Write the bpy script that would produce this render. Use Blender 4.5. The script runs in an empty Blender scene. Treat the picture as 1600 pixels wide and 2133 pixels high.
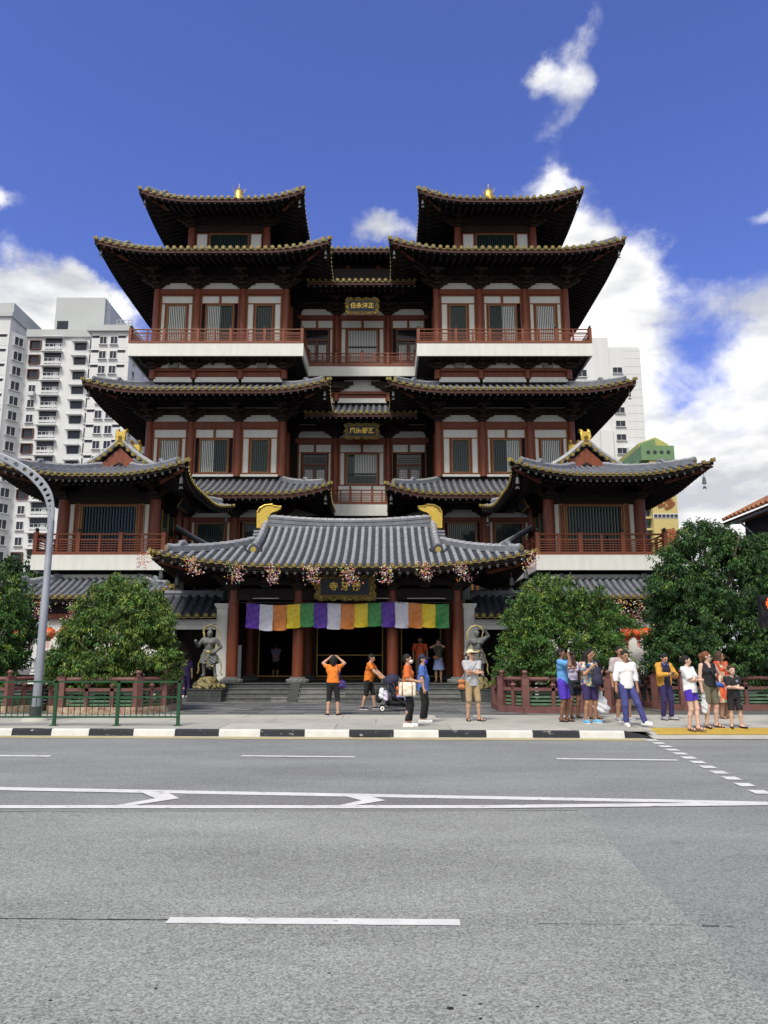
import bpy, bmesh, math, random
import numpy as np
from mathutils import Vector, Matrix
R = math.radians
SC = bpy.context.scene
COL = SC.collection
random.seed(7)
# ---------------------------------------------------------------- camera
cam = bpy.data.cameras.new('camera')
cam.sensor_fit = 'HORIZONTAL'; cam.sensor_width = 36.0; cam.lens = 36.0
cam.clip_start = 0.05; cam.clip_end = 4000.0
cam_ob = bpy.data.objects.new('camera', cam); COL.objects.link(cam_ob)
cam_ob.location = (0, 0, 1.7)
cam_ob.rotation_euler = (R(90 + 10.758), 0, 0)
SC.camera = cam_ob
# ---------------------------------------------------------------- sky, sun, exposure
SUN_EL, SUN_AZ = 54.0, 205.0        # azimuth clockwise from +Y: behind the camera, to the left
SC.view_settings.view_transform = 'Standard'
SC.view_settings.look = 'None'
SC.view_settings.gamma = 1.0
SC.view_settings.use_curve_mapping = False
SC.view_settings.exposure = 0.94
SC.cycles.max_bounces = 6
SC.cycles.diffuse_bounces = 3
SC.cycles.glossy_bounces = 3
SC.cycles.caustics_reflective = False
SC.cycles.caustics_refractive = False
W = bpy.data.worlds.new('World'); SC.world = W; W.use_nodes = True
def build_world():
    nt = W.node_tree; nt.nodes.clear(); N = nt.nodes.new; L = nt.links.new
    out = N('ShaderNodeOutputWorld'); bg = N('ShaderNodeBackground'); L(bg.outputs[0], out.inputs[0])
    bg.inputs[1].default_value = 0.1
    sky = N('ShaderNodeTexSky'); sky.sky_type = 'NISHITA'; sky.sun_disc = False
    sky.sun_elevation = R(SUN_EL); sky.sun_rotation = R(SUN_AZ)
    sky.air_density = 1.0; sky.dust_density = 0.3; sky.ozone_density = 3.0
    tc = N('ShaderNodeTexCoord'); sep = N('ShaderNodeSeparateXYZ'); L(tc.outputs['Generated'], sep.inputs[0])
    def M(op, a, b=None, c=None, clamp=False):
        n = N('ShaderNodeMath'); n.operation = op; n.use_clamp = clamp
        for i, q in enumerate((a, b, c)):
            if q is None: continue
            if isinstance(q, (int, float)): n.inputs[i].default_value = q
            else: L(q, n.inputs[i])
        return n.outputs[0]
    az = M('ARCTAN2', sep.outputs[0], sep.outputs[1]); el = M('ARCSINE', sep.outputs[2])
    wn = N('ShaderNodeTexNoise'); wn.inputs['Scale'].default_value = 9.0; wn.inputs['Detail'].default_value = 6.0
    wn.inputs['Roughness'].default_value = 0.62; L(tc.outputs['Generated'], wn.inputs['Vector'])
    ws = N('ShaderNodeSeparateColor'); L(wn.outputs['Color'], ws.inputs[0])
    azw = M('ADD', az, M('MULTIPLY', M('SUBTRACT', ws.outputs[0], 0.5), 0.11))
    elw = M('ADD', el, M('MULTIPLY', M('SUBTRACT', ws.outputs[1], 0.5), 0.11))
    cover = None
    # cloud banks: azimuth, elevation, half widths (degrees), tilt, weight
    for a0, e0, ra, re, t, wgt in CLOUDS:
        a0, e0, ra, re, t = map(R, (a0, e0, ra, re, t))
        da = M('SUBTRACT', azw, a0); de = M('SUBTRACT', elw, e0)
        p = M('DIVIDE', M('ADD', M('MULTIPLY', da, math.cos(t)), M('MULTIPLY', de, math.sin(t))), ra)
        q = M('DIVIDE', M('SUBTRACT', M('MULTIPLY', de, math.cos(t)), M('MULTIPLY', da, math.sin(t))), re)
        d2 = M('ADD', M('MULTIPLY', p, p), M('MULTIPLY', q, q))
        g = M('MULTIPLY', M('POWER', 2.718, M('MULTIPLY', d2, -1.0)), wgt)
        cover = g if cover is None else M('ADD', cover, g)
    # unseen overcast behind the camera, thickened to add neutral fill light
    n0 = N('ShaderNodeTexNoise'); n0.inputs['Scale'].default_value = 2.1; n0.inputs['Detail'].default_value = 3.0
    L(tc.outputs['Generated'], n0.inputs['Vector'])
    back = M('MULTIPLY', M('SUBTRACT', 0.15, sep.outputs[1]), 2.0, clamp=True)
    cover = M('ADD', cover, M('MULTIPLY', back, M('MULTIPLY', M('SUBTRACT', n0.outputs[0], 0.22), 5.0)))
    n1 = N('ShaderNodeTexNoise'); n1.inputs['Scale'].default_value = 9.5; n1.inputs['Detail'].default_value = 10.0
    n1.inputs['Roughness'].default_value = 0.6; n1.inputs['Distortion'].default_value = 0.25
    mp = N('ShaderNodeMapping'); mp.inputs['Scale'].default_value = (1, 1, 1.5); L(tc.outputs['Generated'], mp.inputs[0]); L(mp.outputs[0], n1.inputs['Vector'])
    dens = M('ADD', cover, M('MULTIPLY', M('SUBTRACT', n1.outputs[0], 0.5), 1.25))
    mr = N('ShaderNodeMapRange'); mr.interpolation_type = 'SMOOTHSTEP'
    mr.inputs['From Min'].default_value = 0.33; mr.inputs['From Max'].default_value = 0.92; L(dens, mr.inputs['Value'])
    n2 = N('ShaderNodeTexNoise'); n2.inputs['Scale'].default_value = 8.0; n2.inputs['Detail'].default_value = 5.0
    mp2 = N('ShaderNodeMapping'); mp2.inputs['Scale'].default_value = (1, 1, 2.4); mp2.inputs['Location'].default_value = (3.1, 1.7, .35)
    L(tc.outputs['Generated'], mp2.inputs[0]); L(mp2.outputs[0], n2.inputs['Vector'])
    sh = N('ShaderNodeMapRange'); sh.inputs['From Min'].default_value = 0.42; sh.inputs['From Max'].default_value = 0.62; L(n2.outputs[0], sh.inputs['Value'])
    cc = N('ShaderNodeMix'); cc.data_type = 'RGBA'; L(sh.outputs[0], cc.inputs[0])
    cc.inputs[6].default_value = (6.2, 6.15, 6.05, 1); cc.inputs[7].default_value = (3.3, 3.4, 3.65, 1)
    tint = N('ShaderNodeMix'); tint.data_type = 'RGBA'; tint.blend_type = 'MULTIPLY'; tint.inputs[0].default_value = 1.0
    L(sky.outputs[0], tint.inputs[6]); tint.inputs[7].default_value = SKY_TINT
    mx = N('ShaderNodeMix'); mx.data_type = 'RGBA'; L(mr.outputs[0], mx.inputs[0]); L(tint.outputs[2], mx.inputs[6]); L(cc.outputs[2], mx.inputs[7])
    L(mx.outputs[2], bg.inputs[0])
SKY_TINT = (.585, .585, 1.0, 1)
CLOUDS = [(14, 28.2, 4.0, 4.6, 0, 1.15), (18.6, 25.0, 3.6, 4.6, -15, 1.15), (15, 14, 7.5, 7.5, 0, 1.3), (31.0, 18.0, 4.8, 7.2, 35, 1.4), (25, 7, 13, 7.5, 0, 1.4),
          (15.7, 39.4, 4.2, 1.7, 55, .72), (12.6, 40.2, 1.7, 1.1, 0, .62), (13.7, 33.2, 1.6, 1.3, 0, .48), (28.6, 29, 1.8, .7, 15, .52), (-27, 22.2, 7.0, 3.2, -6, 1.4), (-21.8, 25.4, 3.4, 1.4, -8, .75),
          (-30, 29.4, 3.0, 1.1, 0, .85), (-30, 12, 11, 9, 0, 1.2), (.4, 30.9, 2.8, 1.4, 0, .78), (-14.5, 30.5, 2.2, 1.0, 0, .42)]
build_world()
sl = bpy.data.lights.new('sun', 'SUN'); sl.energy = 2.15; sl.angle = R(18); sl.color = (1.0, .94, .83)
sun = bpy.data.objects.new('sun', sl); COL.objects.link(sun)
_d = Vector((math.sin(R(SUN_AZ)) * math.cos(R(SUN_EL)), math.cos(R(SUN_AZ)) * math.cos(R(SUN_EL)), math.sin(R(SUN_EL))))
sun.rotation_euler = _d.to_track_quat('Z', 'Y').to_euler(); sun.location = _d * 60
# ---------------------------------------------------------------- materials
MT = {}
def mat(name, col, rough=.6, metal=0.0, var=.12, scale=6.0, bump=0.0, bscale=40.0, col2=None, spec=.4, detail=5.0, stretch=None):
    m = bpy.data.materials.new(name); m.use_nodes = True; nt = m.node_tree; N = nt.nodes.new; L = nt.links.new
    b = nt.nodes['Principled BSDF']; b.inputs['Roughness'].default_value = rough; b.inputs['Metallic'].default_value = metal
    b.inputs['Specular IOR Level'].default_value = spec
    tc = N('ShaderNodeTexCoord')
    n = N('ShaderNodeTexNoise'); n.inputs['Scale'].default_value = scale; n.inputs['Detail'].default_value = detail; n.inputs['Roughness'].default_value = .6
    if stretch: mp_ = N('ShaderNodeMapping'); mp_.inputs['Scale'].default_value = stretch; L(tc.outputs['Object'], mp_.inputs[0]); L(mp_.outputs[0], n.inputs['Vector'])
    else: L(tc.outputs['Object'], n.inputs['Vector'])
    mr = N('ShaderNodeMapRange'); mr.inputs['From Min'].default_value = .3; mr.inputs['From Max'].default_value = .7; L(n.outputs[0], mr.inputs[0])
    mx = N('ShaderNodeMix'); mx.data_type = 'RGBA'; L(mr.outputs[0], mx.inputs[0])
    c2 = col2 if col2 else tuple(c * (1 + var) for c in col)
    c1 = col if col2 else tuple(c * (1 - var) for c in col)
    mx.inputs[6].default_value = (*c1, 1); mx.inputs[7].default_value = (*c2, 1)
    L(mx.outputs[2], b.inputs['Base Color'])
    if bump:
        n2 = N('ShaderNodeTexNoise'); n2.inputs['Scale'].default_value = bscale; n2.inputs['Detail'].default_value = 4.0; L(tc.outputs['Object'], n2.inputs['Vector'])
        bp = N('ShaderNodeBump'); bp.inputs['Strength'].default_value = bump; bp.inputs['Distance'].default_value = .02; L(n2.outputs[0], bp.inputs['Height']); L(bp.outputs[0], b.inputs['Normal'])
    MT[name] = m; return m
mat('fascia', (.060, .018, .011), .6, var=.2)  # red boards darkened, shade of the eave put into the colour
mat('red', (.165, .040, .016), .5, var=.28, scale=2.5, bump=.06, stretch=(2.5, 2.5, .5))
mat('red_rail', (.165, .043, .018), .5, var=.2, scale=5, bump=.05)
mat('darkwood', (.020, .009, .007), .75, var=.35, scale=4)  # eave timber kept very dark: shade under the roofs put into the colour
mat('blackwood', (.012, .007, .006), .8, var=.3, scale=4)  # near-black also stands in for shade on fascias, slab undersides and interiors
mat('soffit', (.010, .006, .005), .9, var=.3, scale=4)  # roof underside blackened, its shade is in the colour
mat('white', (.625, .63, .60), .8, var=.07, scale=1.6, bump=.04, bscale=20, stretch=(2.2, 2.2, .35))
mat('blind', (.84, .84, .80), .8, var=.05)
mat('slat', (.012, .036, .032), .55, var=.3, scale=8)
mat('pane', (.008, .012, .014), .08, var=.2, scale=2, spec=.6)
mat('goldline', (.42, .26, .055), .45, metal=.3, var=.2)
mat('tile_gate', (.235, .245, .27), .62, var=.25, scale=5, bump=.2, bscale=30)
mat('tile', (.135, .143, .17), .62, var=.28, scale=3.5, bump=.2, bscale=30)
mat('tile_dark', (.036, .040, .052), .7, var=.35, scale=5, bump=.3, bscale=30)
mat('tile_pale', (.27, .275, .295), .6, var=.25, scale=6, bump=.2)
mat('drip', (.19, .15, .042), .5, var=.3, scale=20)
mat('disc', (.30, .235, .06), .5, metal=.15, var=.35, scale=25)
mat('gold', (.60, .42, .085), .38, metal=.8, var=.25, scale=14, bump=.4, bscale=25)
mat('gold_dark', (.13, .09, .022), .45, metal=.45, var=.6, scale=18, bump=.9, bscale=22)
mat('gold_relief', (.20, .145, .038), .42, metal=.5, var=.4, scale=18)
mat('navy', (.012, .014, .03), .5, var=.2)
mat('rafter_end', (.20, .21, .21), .7, var=.4, scale=9)
mat('stone', (.10, .105, .105), .75, var=.3, scale=5, bump=.25)
mat('stone_dark', (.045, .05, .052), .7, var=.3, scale=4, bump=.25)
mat('stone_pale', (.17, .175, .17), .75, var=.25, scale=4, bump=.2)
mat('statue', (.105, .112, .11), .6, var=.4, scale=6, bump=.3, bscale=30)
mat('rock_gold', (.03, .032, .03), .55, col2=(.30, .24, .08), scale=9, bump=1.0, bscale=12)
mat('scarf', (.10, .095, .07), .5, col2=(.5, .40, .12), scale=8, bump=.3)
mat('bell', (.09, .095, .10), .5, metal=.5, var=.3)
mat('lantern', (.62, .07, .022), .5, var=.2, scale=12)
mat('concrete', (.34, .335, .295), .85, var=.14, scale=1.4, bump=.2, bscale=60)
mat('concrete2', (.385, .375, .33), .85, var=.13, scale=1.8, bump=.2, bscale=60)
for i, c in enumerate([(.085, .09, .092), (.12, .122, .12), (.15, .15, .145), (.065, .07, .074)]): mat('paver%d' % i, c, .8, var=.2, scale=5, bump=.2)
mat('kerb_white', (.62, .61, .57), .8, var=.22, scale=22, bump=.3)
mat('kerb_black', (.018, .02, .026), .7, col2=(.03, .032, .04), scale=18, bump=.3)
mat('paint_white', (.72, .72, .71), .7, col2=(.60, .60, .58), scale=9, bump=.1, bscale=90)
mat('paint_yellow', (.55, .44, .14), .7, col2=(.42, .36, .18), scale=8)
mat('tactile', (.48, .33, .06), .75, var=.12, scale=6)
mat('metal_grey', (.27, .29, .33), .45, metal=.3, var=.12, scale=3)
mat('metal_dark', (.03, .034, .036), .5, metal=.3)
mat('green_rail', (.012, .062, .026), .42, var=.2, scale=5)
mat('green_slat', (.09, .17, .10), .6, var=.25, scale=6)
mat('planter', (.15, .066, .060), .6, var=.22, scale=4, bump=.1)
mat('planter_base', (.24, .07, .05), .7, col2=(.50, .44, .32), scale=9, bump=.3)
mat('soil', (.035, .025, .018), .9)
mat('bark', (.10, .075, .05), .9, var=.3, scale=8, bump=.5)
mat('hdb', (.57, .58, .595), .85, var=.06, scale=.5, stretch=(1.5, 1.5, .15))
mat('hdb_grey', (.40, .42, .43), .85, var=.05, scale=.15)
mat('hdb_glass', (.02, .022, .035), .15, var=.4, scale=.5)
mat('hdb_brown', (.10, .035, .022), .6)
mat('hdb_line', (.5, .51, .53), .8)
mat('yellow_wall', (.50, .40, .17), .8, var=.06, scale=.2)
mat('green_wall', (.13, .225, .115), .8, var=.1, scale=.3)
mat('olive_wall', (.36, .36, .11), .8, var=.1, scale=.3)
mat('sign_red', (.22, .055, .018), .7)
mat('shop_wall', (.03, .033, .042), .7, var=.2)
mat('orange_tile', (.25, .105, .05), .75, var=.3, scale=6)
mat('black', (.008, .008, .009), .6)
mat('red_light', (.8, .08, .01), .5)
for n_, c in dict(foil_pink=(.62, .25, .36), foil_white=(.75, .70, .66), foil_yellow=(.68, .55, .10), foil_orange=(.65, .18, .05), foil_green=(.10, .30, .12)).items(): mat(n_, c, .4, var=.2, scale=20)
for n_, c in dict(flag_purple=(.085, .02, .31), flag_white=(.60, .60, .70), flag_orange=(.60, .20, .04), flag_yellow=(.72, .54, .02), flag_green=(.04, .23, .06)).items(): mat(n_, c, .38, var=.12, scale=9, bump=.35, bscale=14)
def leafmat(name, col, col2):
    m = mat(name, col, .6, col2=col2, scale=3.0, spec=.25); b = m.node_tree.nodes['Principled BSDF']
    b.inputs['Subsurface Weight'].default_value = 0.0
    return m
leafmat('leaf_dark', (.028, .066, .019), (.042, .092, .026)); leafmat('leaf_mid', (.048, .122, .026), (.072, .165, .034)); leafmat('leaf_young', (.15, .24, .03), (.22, .30, .045))
leafmat('leaf_deep', (.015, .042, .017), (.025, .062, .024)); leafmat('leaf_olive', (.08, .122, .026), (.12, .165, .038))
def worn(name, col, chip, thr, scale, rough=.75):      # paint with chips that have a shape of their own
    m = mat(name, col, rough, var=.10, scale=3, bump=.25, bscale=60); nt = m.node_tree; N = nt.nodes.new; L = nt.links.new; b = nt.nodes['Principled BSDF']
    src = b.inputs['Base Color'].links[0].from_socket; tc = N('ShaderNodeTexCoord'); n = N('ShaderNodeTexNoise'); n.inputs['Scale'].default_value = scale; n.inputs['Detail'].default_value = 7; n.inputs['Roughness'].default_value = .72
    mp = N('ShaderNodeMapping'); mp.inputs['Scale'].default_value = (.6, 1, 1.4); L(tc.outputs['Object'], mp.inputs[0]); L(mp.outputs[0], n.inputs['Vector'])
    mr = N('ShaderNodeMapRange'); mr.inputs['From Min'].default_value = thr; mr.inputs['From Max'].default_value = thr + .05; L(n.outputs[0], mr.inputs[0])
    mx = N('ShaderNodeMix'); mx.data_type = 'RGBA'; L(mr.outputs[0], mx.inputs[0]); L(src, mx.inputs[6]); mx.inputs[7].default_value = (*chip, 1); L(mx.outputs[2], b.inputs['Base Color'])
worn('kerb_white', (.54, .535, .51), (.30, .29, .27), .61, 16); worn('kerb_black', (.014, .015, .022), (.34, .34, .33), .60, 9); worn('paint_white', (.60, .60, .585), (.30, .30, .29), .585, 9); worn('paint_yellow', (.56, .43, .11), (.36, .33, .24), .56, 8)
# ---------------------------------------------------------------- mesh helpers
AX = -1.5           # the temple's axis of symmetry lies at x = AX
class MB:
    def __init__(s): s.v = []; s.f = []; s.m = []
    def add(s, vs, fs, mi=0):
        o = len(s.v); s.v += [tuple(p) for p in vs]; s.f += [tuple(i + o for i in f) for f in fs]; s.m += [mi] * len(fs); return s
    def box(s, x0, x1, y0, y1, z0, z1, mi=0):
        if x0 > x1: x0, x1 = x1, x0
        if y0 > y1: y0, y1 = y1, y0
        return s.add([(x0, y0, z0), (x1, y0, z0), (x1, y1, z0), (x0, y1, z0), (x0, y0, z1), (x1, y0, z1), (x1, y1, z1), (x0, y1, z1)],
                     [(0, 3, 2, 1), (4, 5, 6, 7), (0, 1, 5, 4), (1, 2, 6, 5), (2, 3, 7, 6), (3, 0, 4, 7)], mi)
    def prism(s, pts, a, b, ax='y', mi=0):      # polygon extruded along an axis; pts are (x,z) for y, (x,y) for z, (y,z) for x
        def P(p, t): return (p[0], t, p[1]) if ax == 'y' else ((p[0], p[1], t) if ax == 'z' else (t, p[0], p[1]))
        n = len(pts); vs = [P(p, a) for p in pts] + [P(p, b) for p in pts]
        return s.add(vs, [tuple(range(n)), tuple(range(2 * n - 1, n - 1, -1))] + [((i + 1) % n, i, n + i, n + (i + 1) % n) for i in range(n)], mi)
    def tube(s, path, rad, n=8, mi=0, caps=True, squash=1.0):
        path = [Vector(p) for p in path]; k = len(path)
        if isinstance(rad, (int, float)): rad = [rad] * k
        o = len(s.v); vs = []; u = None
        for i in range(k):
            t = (path[min(i + 1, k - 1)] - path[max(i - 1, 0)]).normalized()
            if u is None: u = t.orthogonal().normalized() if abs(t.z) > .9 else Vector((0, 0, 1)).cross(t).normalized()
            u = (u - t * u.dot(t)).normalized(); w = t.cross(u)
            for j in range(n):
                a = 2 * math.pi * j / n; vs.append(path[i] + (u * math.cos(a) + w * math.sin(a) * squash) * rad[i])
        fs = [(i * n + j, i * n + (j + 1) % n, (i + 1) * n + (j + 1) % n, (i + 1) * n + j) for i in range(k - 1) for j in range(n)]
        if caps: fs += [tuple(range(n - 1, -1, -1)), tuple((k - 1) * n + j for j in range(n))]
        return s.add(vs, fs, mi)
    def lathe(s, prof, c=(0, 0, 0), n=12, mi=0):
        vs = []; k = len(prof)
        for r, z in prof:
            for j in range(n):
                a = 2 * math.pi * j / n; vs.append((c[0] + r * math.cos(a), c[1] + r * math.sin(a), c[2] + z))
        fs = [(i * n + j, i * n + (j + 1) % n, (i + 1) * n + (j + 1) % n, (i + 1) * n + j) for i in range(k - 1) for j in range(n)]
        fs += [tuple(range(n - 1, -1, -1)), tuple((k - 1) * n + j for j in range(n))]
        return s.add(vs, fs, mi)
    def ball(s, c, r, n=10, mi=0, sc=(1, 1, 1)):
        pr = [(max(1e-4, math.sin(math.pi * i / (n // 2 + 1))) , -math.cos(math.pi * i / (n // 2 + 1))) for i in range(n // 2 + 2)]
        vs = []
        for q, z in pr:
            for j in range(n):
                a = 2 * math.pi * j / n; vs.append((c[0] + r * sc[0] * q * math.cos(a), c[1] + r * sc[1] * q * math.sin(a), c[2] + r * sc[2] * z))
        k = len(pr)
        return s.add(vs, [(i * n + j, i * n + (j + 1) % n, (i + 1) * n + (j + 1) % n, (i + 1) * n + j) for i in range(k - 1) for j in range(n)], mi)
    def mesh(s, name, mats, smooth=None):
        me = bpy.data.meshes.new(name); me.from_pydata(s.v, [], s.f)
        for q in ([mats] if isinstance(mats, str) else mats): me.materials.append(MT[q])
        if len(me.materials) > 1: me.polygons.foreach_set('material_index', s.m)
        if smooth:
            me.polygons.foreach_set('use_smooth', [True] * len(me.polygons))
            if smooth is not True: me.set_sharp_from_angle(angle=R(smooth))
        me.update(); return me
    def build(s, name, mats, parent=None, smooth=None, **tg):
        if parent is not None:
            o = parent
            l = Vector((0, 0, 0))
            while o is not None: l = l + o.location; o = o.parent
            s.v = [(p[0] - l.x, p[1] - l.y, p[2] - l.z) for p in s.v]
        ob = bpy.data.objects.new(name, s.mesh(name, mats, smooth)); COL.objects.link(ob); ob.parent = parent
        return tag(ob, **tg)
def tag(o, label=None, cat=None, group=None, kind=None):
    if label: o['label'] = label
    if cat: o['category'] = cat
    if group: o['group'] = group
    if kind: o['kind'] = kind
    return o
def empty(name, loc, label=None, cat=None, group=None, rz=0):
    o = bpy.data.objects.new(name, None); COL.objects.link(o); o.location = loc; o.rotation_euler = (0, 0, rz); o.empty_display_size = .2
    return tag(o, label, cat, group)
def inst(name, me, loc, parent=None, rot=(0, 0, 0), sc=(1, 1, 1), **tg):    # an object that shares a mesh; loc in world space
    o = bpy.data.objects.new(name, me); COL.objects.link(o); p = parent; l = Vector(loc)
    while p is not None: l = l - p.location; p = p.parent
    o.location = l; o.rotation_euler = rot; o.scale = sc; o.parent = parent
    return tag(o, **tg)
def text_mesh(body, size, depth, bold=.0):
    c = bpy.data.curves.new('txt', 'FONT'); c.body = body; c.size = size; c.extrude = depth; c.offset = bold; c.align_x = 'CENTER'; c.align_y = 'CENTER'
    o = bpy.data.objects.new('txt', c); COL.objects.link(o)
    me = bpy.data.meshes.new_from_object(o.evaluated_get(bpy.context.evaluated_depsgraph_get())); bpy.data.objects.remove(o); return me
def writing(name, body, size, loc, material, parent, bold=.01, spacing=1.0, tilt=0.0, sx=1.0):   # upright lettering facing the street
    me = text_mesh(body, size, .006, bold); me.materials.clear(); me.materials.append(MT[material])
    return inst(name, me, loc, parent, (R(90) + tilt, 0, 0), (sx, 1, 1))
# ---------------------------------------------------------------- ground, road, pavement
def asphalt(name, dark, light, big):
    m = bpy.data.materials.new(name); m.use_nodes = True; nt = m.node_tree; N = nt.nodes.new; L = nt.links.new
    b = nt.nodes['Principled BSDF']; b.inputs['Roughness'].default_value = .85; b.inputs['Specular IOR Level'].default_value = .3
    tc = N('ShaderNodeTexCoord'); res = None
    v = N('ShaderNodeTexVoronoi'); v.inputs['Scale'].default_value = 95; L(tc.outputs['Object'], v.inputs['Vector'])
    sp = N('ShaderNodeSeparateColor'); L(v.outputs['Color'], sp.inputs[0])
    n1 = N('ShaderNodeTexNoise'); n1.inputs['Scale'].default_value = 38; n1.inputs['Detail'].default_value = 6; n1.inputs['Roughness'].default_value = .8; L(tc.outputs['Object'], n1.inputs['Vector'])
    n2 = N('ShaderNodeTexNoise'); n2.inputs['Scale'].default_value = big; n2.inputs['Detail'].default_value = 5; n2.inputs['Roughness'].default_value = .6
    mp = N('ShaderNodeMapping'); mp.inputs['Scale'].default_value = (.35, 1, 1); L(tc.outputs['Object'], mp.inputs[0]); L(mp.outputs[0], n2.inputs['Vector'])
    def M(op, a, b_):
        n = N('ShaderNodeMath'); n.operation = op
        for i, q in enumerate((a, b_)):
            if isinstance(q, (int, float)): n.inputs[i].default_value = q
            else: L(q, n.inputs[i])
        return n.outputs[0]
    t = M('ADD', M('MULTIPLY', sp.outputs[0], .38), M('ADD', M('MULTIPLY', n1.outputs[0], .75), M('MULTIPLY', n2.outputs[0], .42)))
    mr = N('ShaderNodeMapRange'); mr.inputs['From Min'].default_value = .42; mr.inputs['From Max'].default_value = 1.14; L(t, mr.inputs[0])
    mx = N('ShaderNodeMix'); mx.data_type = 'RGBA'; L(mr.outputs[0], mx.inputs[0]); mx.inputs[6].default_value = (*dark, 1); mx.inputs[7].default_value = (*light, 1); 
    n3 = N('ShaderNodeTexNoise'); n3.inputs['Scale'].default_value = 7; n3.inputs['Detail'].default_value = 6; n3.inputs['Roughness'].default_value = .7; mp3 = N('ShaderNodeMapping'); mp3.inputs['Scale'].default_value = (.45, 1.6, 1); L(tc.outputs['Object'], mp3.inputs[0]); L(mp3.outputs[0], n3.inputs['Vector'])
    m3 = N('ShaderNodeMapRange'); m3.inputs['From Min'].default_value = .60; m3.inputs['From Max'].default_value = .70; m3.inputs['To Max'].default_value = .55; L(n3.outputs[0], m3.inputs[0])
    mk = N('ShaderNodeMix'); mk.data_type = 'RGBA'; L(m3.outputs[0], mk.inputs[0]); L(mx.outputs[2], mk.inputs[6]); mk.inputs[7].default_value = (*[c * 1.3 for c in dark], 1); L(mk.outputs[2], b.inputs['Base Color'])
    bp = N('ShaderNodeBump'); bp.inputs['Strength'].default_value = .4; bp.inputs['Distance'].default_value = .008; L(t, bp.inputs['Height']); L(bp.outputs[0], b.inputs['Normal'])
    MT[name] = m
asphalt('asphalt', (.045, .045, .043), (.435, .453, .418), .8)
asphalt('asphalt_new', (.06, .061, .063), (.366, .38, .368), .7)
asphalt('asphalt_dark', (.05, .05, .052), (.29, .292, .28), .7)
mat('ground', (.16, .155, .14), .9, var=.2, scale=.05)
mat('joint', (.10, .098, .09), .9, var=.2)
mat('tar', (.012, .012, .013), .6)
def sheet(name, pts, z, m, parent=None, **tg):
    b = MB(); b.add([(x, y, z) for x, y in pts], [tuple(range(len(pts)))]); return b.build(name, m, parent, **tg)
KY = lambda x: 17.35 - .045 * x
sheet('ground', [(-1500, -300), (1500, -300), (1500, 2600), (-1500, 2600)], -.03, 'ground', kind='structure')
road = sheet('road', [(-70, -12), (70, -12), (70, KY(70) + 2), (-70, KY(-70) + .02)], 0, 'asphalt_new', kind='structure')
pts = [(-70, -12), (1.7, -12), (1.85, 3.0)]
edge = [(1.92, 4.24), (1.95, 4.73), (2.02, 5.38), (2.05, 6.39), (2.17, 8.16), (2.25, 9.14)]
random.seed(3)
for i in range(len(edge) - 1):
    for k in range(7):
        t = k / 7; a, b = edge[i], edge[i + 1]; pts.append((a[0] + (b[0] - a[0]) * t + random.uniform(-.025, .025), a[1] + (b[1] - a[1]) * t))
pts += [(2.25, 9.17), (-70, 8.9)]
sheet('road_old_surface', pts, .004, 'asphalt', road)
sheet('road_patch', [(-2.9, 9.42), (3.5, 9.5), (3.3, 9.72), (-2.45, 10.3)], .004, 'asphalt_dark', road)
def marking(q, m='paint_white', z=.0085): return sheet('road_marking', q, z, m, road)
def jag(a, b, w, n, amp):            # a painted or tarred strip with slightly uneven edges
    A = Vector(a); B = Vector(b); d = (B - A).normalized(); nn = Vector((-d.y, d.x)); up = []; dn = []
    for i in range(n + 1):
        c = A + (B - A) * i / n; up.append(c + nn * (w / 2 + random.uniform(-amp, amp))); dn.append(c - nn * (w / 2 + random.uniform(-amp, amp)))
    return [(p.x, p.y) for p in dn + up[::-1]]
marking([(-40, 14.55), (-40, 14.3), (3.55, 9.62), (3.55, 9.82)][:0] or [(-30, 13.4), (-5.01, 10.50), (3.2, 9.66), (3.2, 9.86), (-5.01, 10.74), (-30, 13.62)])
marking([(-30, 9.27), (1.10, 9.27), (4.5, 9.46), (4.62, 9.67), (1.12, 9.46), (-30, 9.47)], z=.0095)
marking([(3.2, 9.66), (4.5, 9.50), (4.6, 9.67), (3.2, 9.86)], z=.0105)
for d in (0, 1):
    q = [[(-3.17, 10.42), (-2.82, 10.40), (-2.51, 9.90), (-2.97, 9.40), (-3.16, 9.40), (-2.80, 9.89)], [(-.53, 10.10), (-.2, 10.08), (.02, 9.76), (-.40, 9.40), (-.56, 9.40), (-.27, 9.76)]][d]
    marking(q, z=.0115)
marking([(-10, 14.22), (-5.85, 13.95), (-5.85, 14.12), (-10, 14.4)])
marking(jag((-2.51, 14.08), (-.5, 13.93), .15, 8, .006)); marking(jag((2.95, 13.69), (4.95, 13.50), .15, 8, .006)); marking(jag((8.4, 13.2), (10.4, 13.05), .15, 8, .006))
marking(jag((-1.42, 5.46), (.495, 5.415), .118, 14, .004)); marking(jag((-5.8, 5.6), (-3.9, 5.53), .118, 8, .004)); marking(jag((3.2, 5.36), (5.2, 5.3), .118, 8, .004))
for i in range(12):
    t = i / 11; x = 5.62 + (4.83 - 5.62) * t; y = 16.72 + (10.38 - 16.72) * t
    marking([(x - .11, y - .14), (x + .10, y - .16), (x + .12, y + .13), (x - .09, y + .15)], z=.0085)
for o_ in (-.22, -.43): marking([(-40, KY(-40) + o_ - .05), (5.5, KY(5.5) + o_ - .05), (5.45, KY(5.5) + o_ + .05), (-40, KY(-40) + o_ + .05)], 'paint_yellow')
for a, b, w in [((-7, 5.60), (-1.42, 5.47), .014), ((2.05, 5.36), (2.16, 5.356), .012), ((2.19, 5.35), (2.25, 5.355), .007), ((1.0, 5.40), (2.0, 5.37), .004), ((-9, 9.05), (2.2, 9.16), .010)]:
    sheet('road_crack', jag(a, b, w, 60, w * .45), .006, 'tar', road)
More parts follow.
